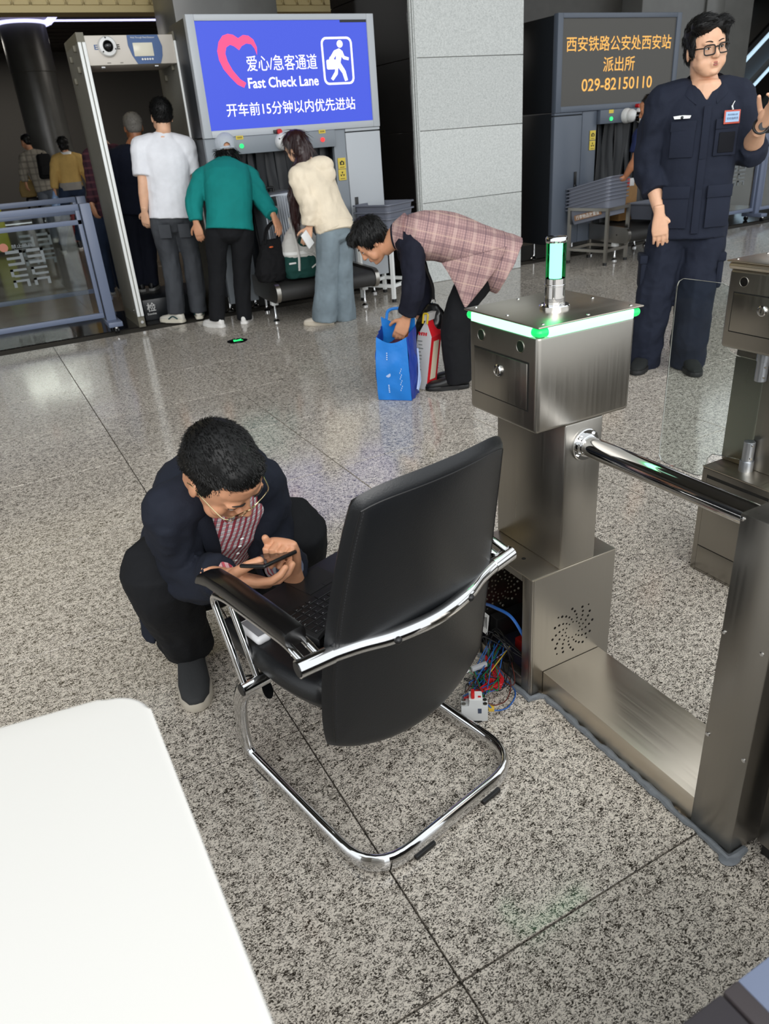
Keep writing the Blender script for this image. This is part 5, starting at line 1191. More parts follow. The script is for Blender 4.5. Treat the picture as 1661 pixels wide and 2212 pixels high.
hR = hand(WR, (.430, 1.462, .520), V((-.42, .72, .42)), 1, 1.12, curls=((.25, .45, .4), (.3, .5, .4), (.4, .5, .4), (.5, .5, .4)), vox=.0026, tcurl=.6, tout=.50, tn=.42, td=.62)
hL = hand(WL, WL+V((-.14, -.14, .75)), V((-.65, -.55, -.2)), -1, .98, curls=((1.45, 1.55, 1.1),)*4, vox=.0026, tcurl=.10, tout=.12, tn=.15, td=1.0)
J['wrR'] = tuple(WR); J['wrL'] = tuple(WL)
bow = [V(J['pel']), V((.41, 1.995, .445)), V((.408, 1.855, .598)), V(J['nb'])]
body = base_body(J, H, m_skin, R1, 1.0, .0042, .80, hands=[hR, hL], spine=bow); H.face(body, closed=True)
g = MB().ell(H.p(0, .1, .0), (.002, .002, .002)).build('glasses', m_gold, R1, label='thin gold-rimmed glasses'); H.glasses(g, m_gold, .0265, .0175, -.010, .108, .0013, .006, 2.6)
hair(H, [((0, -.018, .044), (.080, .096, .086)), ((0, -.058, -.004), (.066, .048, .062)), ((0, .036, .088), (.060, .044, .034)), ((.069, .008, .020), (.010, .024, .034)), ((-.069, .008, .020), (.010, .024, .034))], m_hair, R1, .005, 6500, .011, lambda c: (H.f*1.0-H.u*.15 if H.local(c).z > .06 else H.f*.3-H.u*1.0), .002, 60, .0008, .28, 3)
tr = trouser_mesh(J, 1.05, (.096, .086, .072), .165, .125, .007, .008, 3.0, .005, hem=.02, wave=20); link_mesh('trousers', tr, m_blackt, R1, angle=80)
sh = top_mesh(J, 1.05, .78, 1.16, hem=.05, sl=.9, rs_=(.042, .042, .036), spine=bow, seed=5, ruf=.004, vox=.008, front=.02)
fdir = (V(J['shL'])-V(J['shR'])).normalized().cross((V(J['nb'])-V((.41, 2.03, .47))).normalized())
lat = (V(J['shL'])-V(J['shR'])).normalized(); sup = (V(J['nb'])-V(J['pel'])).normalized()
set_uv(sh, J['nb'], lat, sup)
m_redpl = plaid('red_check', (226, 222, 224), [(0, 62, 0, .42, (176, 46, 66), .85), (1, 62, 0, .30, (186, 70, 84), .55), (0, 62, .62, .10, (60, 60, 84), .7), (1, 62, .55, .12, (60, 60, 84), .7), (0, 31, 0, .22, (150, 20, 44), .5)])
so = link_mesh('shirt', sh, m_redpl, R1, angle=80, label='red and white check shirt')
nbv = V(J['nb'])
for s_ in (-1, 1):
    pts = [nbv-fdir*.035+lat*s_*.03+sup*.02, nbv+lat*s_*.060+sup*.015, nbv+fdir*.055+lat*s_*.048+sup*.005, nbv+fdir*.105+lat*s_*.022-sup*.02]
    cm = MB().tube(crv(pts, 6), [.013]*12+[.015-.0012*q for q in range(7)], 8, flat=(fdir*.6+sup*.4, .8)).mesh(); set_uv(cm, J['nb'], lat, sup); link_mesh('collar', cm, m_redpl, so)
for q in range(4): MB().cyl(nbv+fdir*(.142-.002*q)-sup*(.06+.055*q), nbv+fdir*(.146-.002*q)-sup*(.06+.055*q), .005, 12).build('button', m_white, so)
def tail(mb):
    mb.loft([((.275, 2.06, .46), (0, .10, 0), (.03, 0, 0)), ((.225, 2.04, .34), (-.01, .10, 0), (.022, 0, .0)), ((.185, 1.995, .24), (-.01, .075, 0), (.014, 0, 0)), ((.165, 1.965, .155), (-.01, .035, 0), (.009, 0, 0))], 16)
bl = top_mesh(J, 1.05, .86, 1.10, hem=-.02, sl=.97, rs_=(.064, .062, .050), amp=.008, spine=bow, seed=9, ruf=.007, vox=.008, extra=tail, wave=24)
def opening(c):
    q = c-nbv; s_ = q.dot(lat); h = -q.dot(sup); f_ = q.dot(fdir)
    return f_ > -.01 and -.10 < h < .60 and abs(s_-.01) < .060-.018*max(0, h-.05)*2
bl = solid(cut(bl, opening), .007); bo = link_mesh('blazer', bl, m_navy, R1, angle=80)
for s_ in (-1, 1):
    pts = [nbv-fdir*.055+lat*s_*.02+sup*.035, nbv+lat*s_*.088+sup*.02, nbv+fdir*.075+lat*s_*.085-sup*.03, nbv+fdir*.118+lat*s_*.066-sup*.15, nbv+fdir*.105+lat*s_*.050-sup*.28]
    MB().tube(crv(pts, 6), [.014+.009*math.sin(PI*min(1, q/24)) for q in range(25)], 10, flat=(fdir, .38)).build('lapel', m_navy, bo)
cf = []
for s_, w_, h_ in (('L', J['wrL'], hL), ('R', J['wrR'], hR)):
    w_ = V(w_); e_ = V(J['el'+s_]); d = (w_-e_).normalized(); cm = MB().limb([w_-d*.06, w_-d*.012], [.038, .036], 16, False).mesh(); set_uv(cm, w_, frame_of(d)[0], d); link_mesh('shirt_cuff', cm, plaid('blue_check', (190, 196, 205), [(0, 70, 0, .3, (60, 70, 100), .8), (1, 70, 0, .3, (60, 70, 100), .8)]) if s_ == 'L' else m_redpl, so)
for s_ in 'RL':
    shoe(J['an'+s_], J['toe'+s_], 1.06, m_shoeg, m_solew, R1, laces=m_blackshoe, hi=.82)
ph = root('phone', pc, 'black smartphone held in both hands by the squatting man', 'phone')
pw = .038
MB().quad_box(pc, pa*.064, pb*pw, pn*.0048, .0042, 3).build('phone_case', M('phone_black', (22, 22, 24), .35), ph)
MB().quad_box(pc+pn*.0049, pa*.060, pb*(pw-.004), pn*.0003).build('phone_screen', m_blackgl, ph)
# ---- 2: guard standing at the right
J = J_GUARD; toes(J, (-.55, -.85, 0), (-.85, -.5, 0)); k = 1.12
R2 = person_root(J, 'guard in dark navy uniform with black-framed glasses and red name badge, standing behind the turnstiles')
H = Head((3.75, 3.237, 1.738), (-.356, -.934, -.001), (-.1, .037, .994), 1.13)
side = (V(J['shL'])-V(J['shR'])).normalized(); front = side.cross(Z)
hLg = hand(J['wrL'], J['haL'], (-.8, .1, .1), -1, 1.12, vox=.004); hRg = hand(J['wrR'], V(J['wrR'])+V((.02, -.02, -.2)), V((.45, .55, .0)), 1, 1.12, (.22, .3, .25), .004, tn=.1)
body = base_body(J, H, m_skin2, R2, k, .0055, 1.05, 1.10, 1.15, hands=[hLg, hRg], arm=(.05, .046, .0265)); H.face(body, True)
g = MB().ell(H.p(0, .1, 0), (.002,)*3).build('glasses', m_black, R2, label='black square-framed glasses'); H.glasses(g, M('glasses_black', (16, 14, 14), .3), .0245, .0195, -.008, .106, .0030, .008, 4.0)
hair(H, [((0, -.018, .056), (.088, .100, .088)), ((0, -.06, .0), (.074, .05, .07)), ((.03, .048, .095), (.062, .052, .040)), ((-.045, .045, .085), (.050, .050, .040)), ((.074, .012, .020), (.016, .036, .048)), ((-.076, .01, .030), (.018, .036, .045)), ((-.068, -.01, .075), (.045, .06, .05))], m_hair, R2, .007, 2600, .034, lambda c: (H.f*.5-H.r*.9+H.u*.1 if H.local(c).z > .075 else -H.u+H.f*.35), .003, 40, .0016, .04, 5, jit=.15)
tr = trouser_mesh(J, k, (.108, .098, .092), .175, .135, .010, .0085, 4.0, .007, hem=.085, wave=15); to = link_mesh('trousers', tr, m_uni2, R2, angle=80)
for s_, q in (('L', 1), ('R', -1)):
    c = V(J['hip'+s_]).lerp(V(J['kn'+s_]), .62)+side*q*.103; MB().quad_box(c, side*.02+Z*0, front*.075, Z*.095, .018).build('cargo_pocket', m_uni2, to); MB().quad_box(c+Z*.085+side*q*.004, side*.023, front*.08, Z*.025, .008).build('pocket_flap', m_uni2, to)
JP = [(-.13, .192, .150), (.0, .188, .146), (.2, .186, .140), (.4, .186, .136), (.6, .190, .134), (.76, .196, .128), (.87, .192, .108), (.95, .145, .086), (1.0, .085, .075)]
JS = dict(J); JS['wrL'] = tuple(V(J['elL']).lerp(V(J['wrL']), .45)); 
jk = top_mesh(JS, k, 1.0, 1.0, sl=.80, rs_=(.084, .080, .066), amp=.011, prof=JP, seed=12, ruf=.006, vox=.0085, freq=9, wave=22); nb = V(J['nb'])
def vneck(c):
    q = c-nb; h = -q.z; return q.dot(front) > .0 and -.08 < h < .085 and abs(q.dot(side)) < .052*(1-max(0, h)/.085)
jk = solid(cut(jk, vneck), .006); jo = link_mesh('jacket', jk, m_uni, R2, angle=80)
bv = bpy.data.objects
def on_front(me_o, s, h, lift=.0):
    """point on the jacket front: s across (person's left +), h height above pelvis"""
    c = V(J['pel']).lerp(V(J['nb']), h)+side*s; best = None
    me = me_o.data; off = V((0, 0, 0))
    bf = -1e9
    for v in me.vertices:
        q = v.co-c
        if abs(q.dot(side)) < .012 and abs(q.z) < .012:
            f_ = q.dot(front)
            if f_ > bf: bf = f_
    return c+front*(bf+lift)
def patch(name, s, h, w_, hh, mat, th=.006, lift=.004, parent=None, label=None, bev=.003):
    a, b_ = on_front(jo, s-w_*.6, h), on_front(jo, s+w_*.6, h); sx = (b_-a).normalized(); c = (a+b_)/2; c = on_front(jo, s, h); up_, dn = on_front(jo, s, h+.05), on_front(jo, s, h-.05); sz = (up_-dn).normalized(); n_ = sx.cross(sz)*-1
    if n_.dot(front) < 0: n_ = -n_
    return MB().quad_box(c+n_*lift, sx*w_, sz*hh, n_*th, bev).build(name, mat, parent or jo, label=label), c+n_*(lift+th), sx, sz, n_
patch('placket', .006, .12, .020, .14, m_uni); patch('placket', .006, .38, .020, .09, m_uni); patch('placket', .006, .66, .020, .13, m_uni)
for s in (-.105, .115):
    patch('chest_pocket', s, .60, .062, .075, m_uni, .004); patch('pocket_flap', s, .715, .066, .025, m_uni, .006, .006)
    patch('hip_pocket', s*1.02, .085, .070, .085, m_uni, .004); patch('pocket_flap', s*1.02, .235, .074, .032, m_uni, .007, .007)
_, c, sx, sz, n_ = patch('patch_disc', .118, .585, .044, .050, cloth('patch_black', (18, 20, 26)), .004, .010, bev=.02)
_, c, sx, sz, n_ = patch('badge_frame', .128, .755, .046, .034, M('badge_red', (186, 78, 60), .4), .003, .018, label='red-framed name badge'); bf_ = bpy.data.objects['badge_frame']
MB().quad_box(c+n_*.0005, sx*.038, sz*.025, n_*.001).build('badge_card', M('badge_blue', (160, 190, 222), .4), bf_)
put_text('badge_text', '西安铁路公安', c-sx*.028+sz*.006+n_*.002, sx, sz, .056, .009, M('badge_ink', (60, 70, 110), .5), bf_); put_text('badge_text', '安检指挥员', c-sx*.032-sz*.014+n_*.002, sx, sz, .064, .012, M('badge_ink', (60, 70, 110), .5), bf_)
MB().tube(crv([c+sz*.034, c+sz*.055-sx*.006, c+sz*.075+sx*.004], 5), .0055, 8).build('badge_clip', m_chrome, bf_)
_, c, sx, sz, n_ = patch('wing_badge', -.115, .775, .030, .006, m_steel, .003, .008, label='silver wing badge'); wb_ = bpy.data.objects['wing_badge']
MB().prism([c-sx*.046+sz*.008, c-sx*.01+sz*.011, c+sx*.01+sz*.011, c+sx*.046+sz*.008, c+sx*.04-sz*.006, c-sx*.04-sz*.006], n_*.003).build('wing', m_alu, wb_); MB().ell(c+n_*.003, (.008, .008, .008)).build('wing_boss', m_side, wb_)
nb = V(J['nb'])
for q in (-1, 1):
    a = nb-front*.075+side*q*.025+Z*.062; b_ = nb+side*q*.094+Z*.035+front*.0; c = nb+front*.098+side*q*.040-Z*.055
    pts = crv([a, b_, nb+front*.07+side*q*.085-Z*.01, c], 6); rings = []
    mb = MB()
    for i, p in enumerate(pts):
        t = i/(len(pts)-1); o_ = (p-nb); o_.z = 0; o_.normalize(); hgt = .030+.022*t
        dn = (o_*.55-Z*.8).normalized(); mb_r = [p-dn*.008, p+o_*.006, p+dn*hgt+o_*.004, p+dn*hgt-o_*.003, p-o_*.004]; rings.append([mb.bm.verts.new(v) for v in mb_r])
    mb.skin(rings).build('collar', m_uni, jo, angle=50)
    s0 = V(J['shL' if q > 0 else 'shR']); ep = MB().bar(nb.lerp(s0, .35)+Z*.045, s0+Z*.075+side*q*.03, .055, .010, Z, .003).build('epaulette', cloth('epaulette_black', (16, 17, 20)), jo)
    if q > 0: MB().bar(nb.lerp(s0, .8)+Z*.064, s0+Z*.072+side*.01, .022, .012, Z, .002).build('rank_bar', M('rank_gold', (190, 150, 60), .4, .5), ep)
for s_ in 'RL': shoe(J['an'+s_], J['toe'+s_], 1.10, cloth('trainer_black', (36, 38, 38)), M('sole_black', (26, 26, 27), .6), R2, laces=cloth('lace_grey', (70, 74, 74)))
wv = V(J['wrL']); wd = (wv-V(J['elL'])).normalized(); fx, fy_ = frame_of(wd)
wt = root('wristwatch', wv, 'black wristwatch on the raised left wrist of the guard', 'watch')
MB().tube([wv-wd*.012+(fx*math.cos(a*PI/10)+fy_*math.sin(a*PI/10))*.036 for a in range(20)], .0075, 8, True, flat=(fx, 1)).build('strap', m_black, wt); MB().cyl(wv-wd*.012-front*-.034, wv-wd*.012+front*.044, .020, 20).build('watch_case', m_side, wt)
# ---- 3: woman bending over her bags
J = J_BEND; J['nb'] = (2.235, 3.985, .925); toes(J, (-.85, .45, 0), (-.85, .45, 0)); k = .98
J['shR'], J['shL'] = (2.345, 4.085, .855), (2.245, 3.855, .865)
R3 = person_root(J, 'woman in pink-grey check waistcoat bending over a blue shopping bag')
H = Head((2.115, 4.10, .905), (-.62, .30, -.72), (-.70, .33, .63), 1.0)
hA = hand(J['wrL'], V(J['haL'])+V((-.04, .02, -.12)), (.5, .75, -.3), -1, 1.0, (.3, .4, .3), .005)
bow3 = [V(J['pel']), V((2.51, 3.86, .885)), V((2.36, 3.94, .915)), V(J['nb'])]
body = base_body(J, H, m_skin, R3, k, .0065, .95, hands=[hA], spine=bow3); H.face(body, True)
hair(H, [((0, -.018, .050), (.090, .104, .092)), ((0, -.05, .01), (.084, .064, .078)), ((0, .05, .085), (.07, .055, .042)), ((.075, .0, .03), (.02, .05, .05)), ((-.075, .0, .03), (.02, .05, .05))], m_hair, R3, .008, 1600, .035, lambda c: -H.u*.8+H.f*.5, .004, 35, .0018, .04, 8, jit=.14)
tr = trouser_mesh(J, k, (.108, .088, .082), .170, .140, .006, .0085, 6.0, .004, hem=.045, wave=12); link_mesh('trousers', tr, m_blackt, R3, angle=80)
sl_ = top_mesh(J, k, .90, .90, hem=.2, sl=.93, rs_=(.074, .068, .056), amp=.007, spine=bow3, seed=15, vox=.0085); link_mesh('sweater', sl_, cloth('navy_knit', (23, 25, 38)), R3, angle=80, label='navy long-sleeved sweater')
VP = [(-.27, .235, .172), (-.15, .225, .170), (.0, .205, .158), (.2, .186, .142), (.45, .180, .142), (.65, .182, .138), (.82, .178, .118), (.93, .135, .095), (1.0, .085, .075)]
vs_ = top_mesh(J, k, 1.0, 1.0, prof=VP, spine=bow3, sleeves='', seed=17, ruf=.006, vox=.0085, freq=8)
def flap(mb): pass
set_uv(vs_, J['pel'], (V(J['nb'])-V(J['pel'])), (V(J['nb'])-V(J['pel'])).cross(V(J['shL'])-V(J['shR'])))
m_vest = plaid('waistcoat_check', (178, 146, 142), [(0, 70, 0, .35, (130, 104, 108), .5), (1, 70, 0, .35, (140, 112, 114), .45), (0, 9, 0, .16, (196, 168, 160), .6), (1, 9, 0, .16, (112, 88, 94), .45), (0, 9, .5, .05, (100, 80, 90), .6), (1, 9, .5, .05, (205, 176, 160), .6)])
vo = link_mesh('waistcoat', vs_, m_vest, R3, angle=80, label='pink-grey check waistcoat')
fl3 = MB().loft([((2.49, 3.595, .82), (.150, -.105, .035), (.010, .016, 0)), ((2.475, 3.602, .735), (.110, -.078, .0), (.009, .014, 0)), ((2.465, 3.612, .645), (.062, -.044, -.005), (.008, .012, 0)), ((2.455, 3.622, .575), (.028, -.02, 0), (.007, .010, 0)), ((2.448, 3.628, .535), (.006, -.004, 0), (.005, .007, 0))], 16).mesh(); set_uv(fl3, J['pel'], (V(J['nb'])-V(J['pel'])), (V(J['nb'])-V(J['pel'])).cross(V(J['shL'])-V(J['shR']))); link_mesh('waistcoat_tail', fl3, m_vest, vo)
for s_ in 'LR': shoe(J['an'+s_], J['toe'+s_], .98, m_blackshoe, m_black, R3, collar=False)
cdir = (H.c-V(J['nb'])).normalized()
MB().lathe(V(J['nb'])-cdir*.02, cdir, [(.092, -.01), (.080, .03), (.070, .052), (.066, .050), (.075, .02)], 24).build('sweater_collar', cloth('navy_knit', (23, 25, 38)), R3)
vc = MB().lathe(V(J['nb'])-cdir*.03, cdir, [(.118, -.02), (.098, .015), (.080, .048), (.076, .046), (.09, .01)], 24).mesh(); set_uv(vc, J['pel'], (V(J['nb'])-V(J['pel'])), (V(J['nb'])-V(J['pel'])).cross(V(J['shL'])-V(J['shR']))); link_mesh('waistcoat_collar', vc, m_vest, vo)
# ---- 4: girl in the cream hoodie
J = J_HOOD; toes(J, (-.75, .55, 0), (-.6, .7, 0)); k = .98; J['nb'] = (2.655, 6.18, 1.285); J['shL'] = (2.525, 6.10, 1.20); J['shR'] = (2.80, 6.29, 1.20)
R4 = person_root(J, 'girl with long brown hair in cream hoodie and pale jeans beside the conveyor')
H = Head((2.60, 6.25, 1.415), (-.45, .85, -.30), (-.30, .10, .95), 1.0)
hA = hand(J['wrL'], J['haL'], (.4, .7, .1), -1, 1.0, (.35, .5, .3), .0055)
body = base_body(J, H, m_skin2, R4, k, .008, .9, hands=[hA]); H.face(body)
def longhair(mb):
    mb.loft([(H.p(.0, -.02, .04), H.r*.085, H.f*.09), (H.p(.01, -.035, -.06), H.r*.090, H.f*.075), (V((2.575, 6.16, 1.22)), V((.085, .03, 0)), V((-.03, .06, 0))), (V((2.515, 6.17, 1.06)), V((.07, .02, 0)), V((-.02, .05, 0))), (V((2.50, 6.20, .90)), V((.045, .01, 0)), V((0, .035, 0))), (V((2.51, 6.22, .78)), V((.02, .005, 0)), V((0, .02, 0)))], 18)
hair(H, [((0, -.014, .042), (.084, .102, .088))], m_hair2, R4, .009, 1300, .09, lambda c: V((-.05, 0, -1)), .004, 24, .0024, .01, 9, extra=longhair, jit=.05)
tr = trouser_mesh(J, k, (.098, .098, .112), .165, .125, .006, .009, 7.0, .005, hem=.07, wave=10); m_jean = M('pale_denim', (122, 136, 144), .8, var=(5, .28), bump=(200, .1)); jo4 = link_mesh('jeans', tr, m_jean, R4, angle=80)
def hood(mb): mb.ell((2.725, 6.10, 1.265), (.118, .072, .075)); mb.ell((2.755, 6.075, 1.20), (.090, .05, .07))
hd4 = top_mesh(J, k, 1.10, 1.12, hem=-.03, sl=.95, rs_=(.088, .084, .060), amp=.010, seed=19, ruf=.008, vox=.0095, extra=hood, freq=8); m_cream = cloth('cream_fleece', (236, 222, 198)); ho4 = link_mesh('hoodie', hd4, m_cream, R4, angle=80)
pv = V(J['pel']); up4 = (V(J['nb'])-pv).normalized(); sd4 = (V(J['hipL'])-V(J['hipR'])).normalized(); fd4 = sd4.cross(up4)
MB().loft([(pv-up4*.055, sd4*.180, fd4*.140), (pv-up4*.05, sd4*.188, fd4*.146), (pv+up4*.015, sd4*.190, fd4*.148), (pv+up4*.02, sd4*.184, fd4*.142)], 26).build('hem_band', m_cream, ho4)
for s_ in 'LR': shoe(J['an'+s_], J['toe'+s_], .98, M('shoe_cream', (214, 204, 188), .6), M('sole_cream', (206, 196, 178), .6), R4, accent=M('shoe_red', (120, 36, 38), .5))
hp_ = V(J['wrL'])+V((-.02, .0, -.085)); p4 = root('phone', hp_, 'white phone in the lowered hand of the girl in the cream hoodie', 'phone')
MB().quad_box(hp_+V((-.02, -.03, 0)), V((.03, .012, .02)), V((-.03, 0, .055)), V((.002, -.004, .001)), .002).build('phone_case', m_white, p4)
# ---- 5: person in teal with a cap
J = J_TEAL; toes(J, (-.35, .9, 0), (.5, .85, 0)); k = 1.0
R5 = person_root(J, 'person in teal top and pale grey cap bending towards the scanner mouth')
H = Head((2.215, 6.93, 1.425), (.12, .97, -.15), (.0, .15, .98), 1.0)
hA = hand(J['wrR'], J['haR'], (-.3, .5, -.5), 1, 1.0, (.3, .4, .3), .006); hB = hand(J['wrL'], J['haL'], (.4, .6, 0), -1, 1.0, (.3, .4, .3), .006)
body = base_body(J, H, m_skin, R5, k, .008, .95, hands=[hA, hB])
hair(H, [((0, -.03, -.03), (.083, .072, .065)), ((.03, -.06, -.05), (.065, .05, .05)), ((-.035, -.06, -.055), (.06, .045, .045)), ((.07, -.03, -.045), (.03, .05, .05)), ((-.07, -.03, -.045), (.03, .05, .05))], m_hair, R5, .008, 700, .05, lambda c: -H.u+H.r*.4*math.sin(c.z*60), .009, 30, .003, .4, 11)
mb = MB(); H.ell(mb, (0, -.012, .055), (.098, .114, .098), 24, 14); cm = remesh(mb.mesh(), .006, 1)
cm = solid(cut(cm, lambda c: H.local(c).z < .004 or (abs(H.local(c).x) < .032 and H.local(c).y < -.04 and .022 < H.local(c).z < .052-(H.local(c).x/.032)**2*.02)), .004)
cap = link_mesh('cap', cm, cloth('cap_grey', (186, 192, 200)), R5, angle=80, label='pale grey baseball cap')
MB().tube(crv([H.p(x, -math.sqrt(max(0, 1-(x/.099)**2))*.108-.010, .014) for x in (-.06, -.03, 0, .03, .06)], 4), .006, 8, flat=(H.f, .5)).build('cap_strap', cloth('cap_grey', (186, 192, 200)), cap)
mb = MB(); mb.loft([(H.p(0, .07, .03), H.r*.075, H.u*.006), (H.p(0, .12, .025), H.r*.07, H.u*.005), (H.p(0, .165, .012), H.r*.045, H.u*.004)], 16); mb.build('cap_peak', cloth('cap_grey', (186, 192, 200)), cap)
tr = trouser_mesh(J, k, (.100, .078, .068), .172, .135, .005, .0085, 8.0, .004, hem=.03, wave=14); link_mesh('trousers', tr, m_blackt, R5, angle=80)
sp5 = [V(J['pel']), V(J['pel']).lerp(V(J['nb']), .5)+V((0, -.05, .04)), V(J['nb'])]
TP = [(-.06, .190, .145), (.0, .186, .142), (.2, .180, .135), (.45, .185, .135), (.7, .190, .130), (.86, .182, .108), (.96, .12, .085), (1.02, .078, .072)]
tm5 = top_mesh(J, k, 1.08, 1.08, prof=TP, spine=sp5, sl=.94, rs_=(.085, .076, .060), amp=.008, seed=23, vox=.009, freq=7); m_teal = cloth('teal_knit', (18, 128, 124)); link_mesh('top', tm5, m_teal, R5, angle=80)
for s_ in 'LR': shoe(J['an'+s_], J['toe'+s_], 1.0, m_whiteshoe, M('sole_white', (226, 224, 220), .5), R5, laces=m_white)
# ---- 6: man in the white T-shirt
J = J_WHITE; toes(J, (-.55, .8, 0), (.25, .95, 0)); k = 1.06
R6 = person_root(J, 'man in white T-shirt and grey jeans seen from behind, entering the metal detector')
H = Head(V(J['head'])+Z*-.01, (.12, .99, .02), (.05, 0, 1), 1.08)
hA = hand(J['wrL'], J['haL'], (.3, .3, 0), -1, 1.05, (.3, .4, .3), .006)
body = base_body(J, H, m_skin2, R6, k, .0075, .95, hands=[hA], arm=(.048, .042, .03))
hair(H, [((0, -.018, .050), (.085, .098, .090)), ((0, -.05, .005), (.078, .055, .055)), ((0, .04, .09), (.06, .05, .04))], m_hair, R6, .007, 1600, .03, lambda c: H.u*.4-H.f*.5, .003, 45, .0016, .2, 13, jit=.2)
tr = trouser_mesh(J, k, (.096, .080, .076), .165, .125, .006, .0085, 9.0, .005, hem=.02, wave=14); m_gj = M('grey_denim', (58, 61, 66), .8, var=(5, .22), bump=(200, .1)); jo6 = link_mesh('jeans', tr, m_gj, R6, angle=80)
TP6 = [(-.02, .180, .132), (.1, .178, .128), (.3, .176, .124), (.55, .184, .128), (.76, .190, .124), (.88, .182, .102), (.97, .115, .08), (1.05, .070, .064)]
tm6 = top_mesh(J, k, 1.05, 1.08, prof=TP6, sl=.40, rs_=(.088, .082, .08), amp=.006, seed=27, vox=.0085, freq=7, ruf=.007); link_mesh('tee_shirt', tm6, cloth('white_cotton', (232, 233, 238)), R6, angle=80)
s6 = (V(J['hipL'])-V(J['hipR'])).normalized(); b6 = V((s6.y, -s6.x, 0)); b6 = b6 if b6.y < 0 else -b6
for q in (-1, 1): MB().quad_box(V(J['pel'])+s6*q*.085+b6*.131-Z*.12, s6*.052, b6*.004, Z*.058, .004).build('back_pocket', m_gj, jo6)
for s_ in 'LR': shoe(J['an'+s_], J['toe'+s_], 1.05, M('shoe_offwhite', (214, 210, 198), .5), M('sole_offwhite', (220, 214, 196), .5), R6, accent=M('shoe_green', (28, 70, 72), .5))
# ---- 7: old man on the step
J = J_OLD; toes(J, (-.1, 1, 0), (.4, .9, 0)); k = 1.02; J['shL'] = (1.50, 8.09, 1.44); J['shR'] = (1.84, 8.03, 1.43); J['elR'] = (1.87, 8.04, 1.17); J['wrR'] = (1.85, 8.2, .98)
R7 = person_root(J, 'old man with cropped grey hair in navy jacket, standing on the step inside the arch')
H = Head(V(J['head'])+Z*-.01, (.1, .99, -.05), (0, .05, 1), 1.06)
body = base_body(J, H, m_skin3, R7, k, .009, .92, hands=[hand(J['wrL'], J['haL'], (.4, .2, 0), -1, 1.0, vox=.007)])
hair(H, [((0, -.014, .042), (.080, .096, .082)), ((0, -.05, .0), (.070, .05, .055))], m_hair3, R7, .008, 800, .014, lambda c: -H.u-H.f*.3, .003, 45, .0018, .5, 15)
link_mesh('trousers', trouser_mesh(J, k, (.092, .076, .068), amp=.006, vox=.010, seed=10, hem=.02, wave=14), cloth('dark_blue_trousers', (25, 29, 42)), R7, angle=80)
link_mesh('jacket', top_mesh(J, k, 1.08, 1.1, hem=-.12, sl=.95, rs_=(.086, .074, .056), amp=.008, seed=31, vox=.010), cloth('navy_jacket', (26, 31, 48)), R7, angle=80)
for s_ in 'LR': shoe(J['an'+s_], J['toe'+s_], 1.0, m_blackshoe, M('sole_grey', (150, 150, 148), .6), R7, z=.2)
# ---- 8, 9, 10: people farther inside
m_mustard = cloth('mustard_knit', (196, 162, 96)); m_djean = cloth('dark_denim', (38, 50, 72))
J = J_YEL; toes(J, (0, 1, 0), (0, 1, 0)); J['anR'] = (1.86, 15.15, .16); k = 1.0
R8 = person_root(J, 'woman in mustard cardigan and jeans walking away beyond the left fence'); H = Head(V(J['head']), (0, 1, -.1), (0, .1, 1), 1.0)
body = base_body(J, H, m_skin, R8, k, .011, .95, hands=[hand(J['wrL'], J['haL'], (.4, .2, 0), -1, 1, vox=.009)])
hair(H, [((0, -.02, .045), (.088, .10, .088)), ((0, -.05, -.03), (.082, .05, .07))], m_hair, R8, .010, 250, .05, lambda c: -H.u, .005, 35, .004, .2, 17)
link_mesh('jeans', trouser_mesh(J, k, (.10, .078, .066), .175, .13, .005, .011, 11, hem=.0), m_djean, R8, angle=80)
y8 = link_mesh('cardigan', top_mesh(J, k, 1.08, 1.1, hem=.08, sl=.95, rs_=(.088, .078, .060), amp=.008, seed=35, vox=.011), m_mustard, R8, angle=80)
mb = MB(); pv = V(J['pel']); mb.loft([(pv-Z*.04, X*.188, Y*.145), (pv+Z*.02, X*.195, Y*.150), (pv+Z*.075, X*.190, Y*.148)], 24); hm = mb.mesh(); ruffle(hm, .012, 30, 3); link_mesh('blouse_hem', hm, cloth('lace_grey2', (150, 146, 140), .8), R8, label='grey lace blouse hem')
link_mesh('blouse_collar', MB().lathe(V(J['nb'])+Z*-.01, Z, [(.10, 0), (.09, .03), (.07, .045)], 20).mesh(), m_white, R8)
for s_ in 'LR': shoe(J['an'+s_], J['toe'+s_], 1.0, m_blackshoe, m_whiteshoe, R8)
bgc = V(J['wrL'])+V((-.02, 0, -.22)); pb8 = root('carrier_bag', bgc, 'pale blue plastic carrier bag hanging from the hand of the woman in mustard', 'bag')
mb = MB(); mb.loft([(bgc+Z*.20, X*.01, Y*.01), (bgc+Z*.10, X*.05, Y*.04), (bgc-Z*.02, X*.085, Y*.06), (bgc-Z*.16, X*.09, Y*.07), (bgc-Z*.20, X*.06, Y*.04)], 16); me = remesh(mb.mesh(), .012, 1); ruffle(me, .014, 16, 2); link_mesh('bag_film', me, M('bag_blue', (128, 158, 200), .35), pb8)
J = J_PLAID; k = 1.02; toes(J, (.3, .95, 0), (.3, .95, 0)); J['anL'] = (1.66, 17.1, .10); J['anR'] = (1.80, 17.3, .10); J['knL'] = (1.655, 17.13, .52); J['knR'] = (1.79, 17.2, .52); J['hipL'] = (1.637, 17.168, .95); J['hipR'] = (1.80, 17.154, .95); J['pel'] = (1.72, 17.16, 1.02)
R9 = person_root(J, 'man in pale check shirt with a black backpack, farthest figure at the left'); H = Head(V(J['head']), (-.5, .85, -.1), (0, 0, 1), 1.05)
base_body(J, H, m_skin, R9, k, .012, .95, hands=[hand(J['wrL'], J['haL'], (.4, .2, 0), -1, 1, vox=.009)])
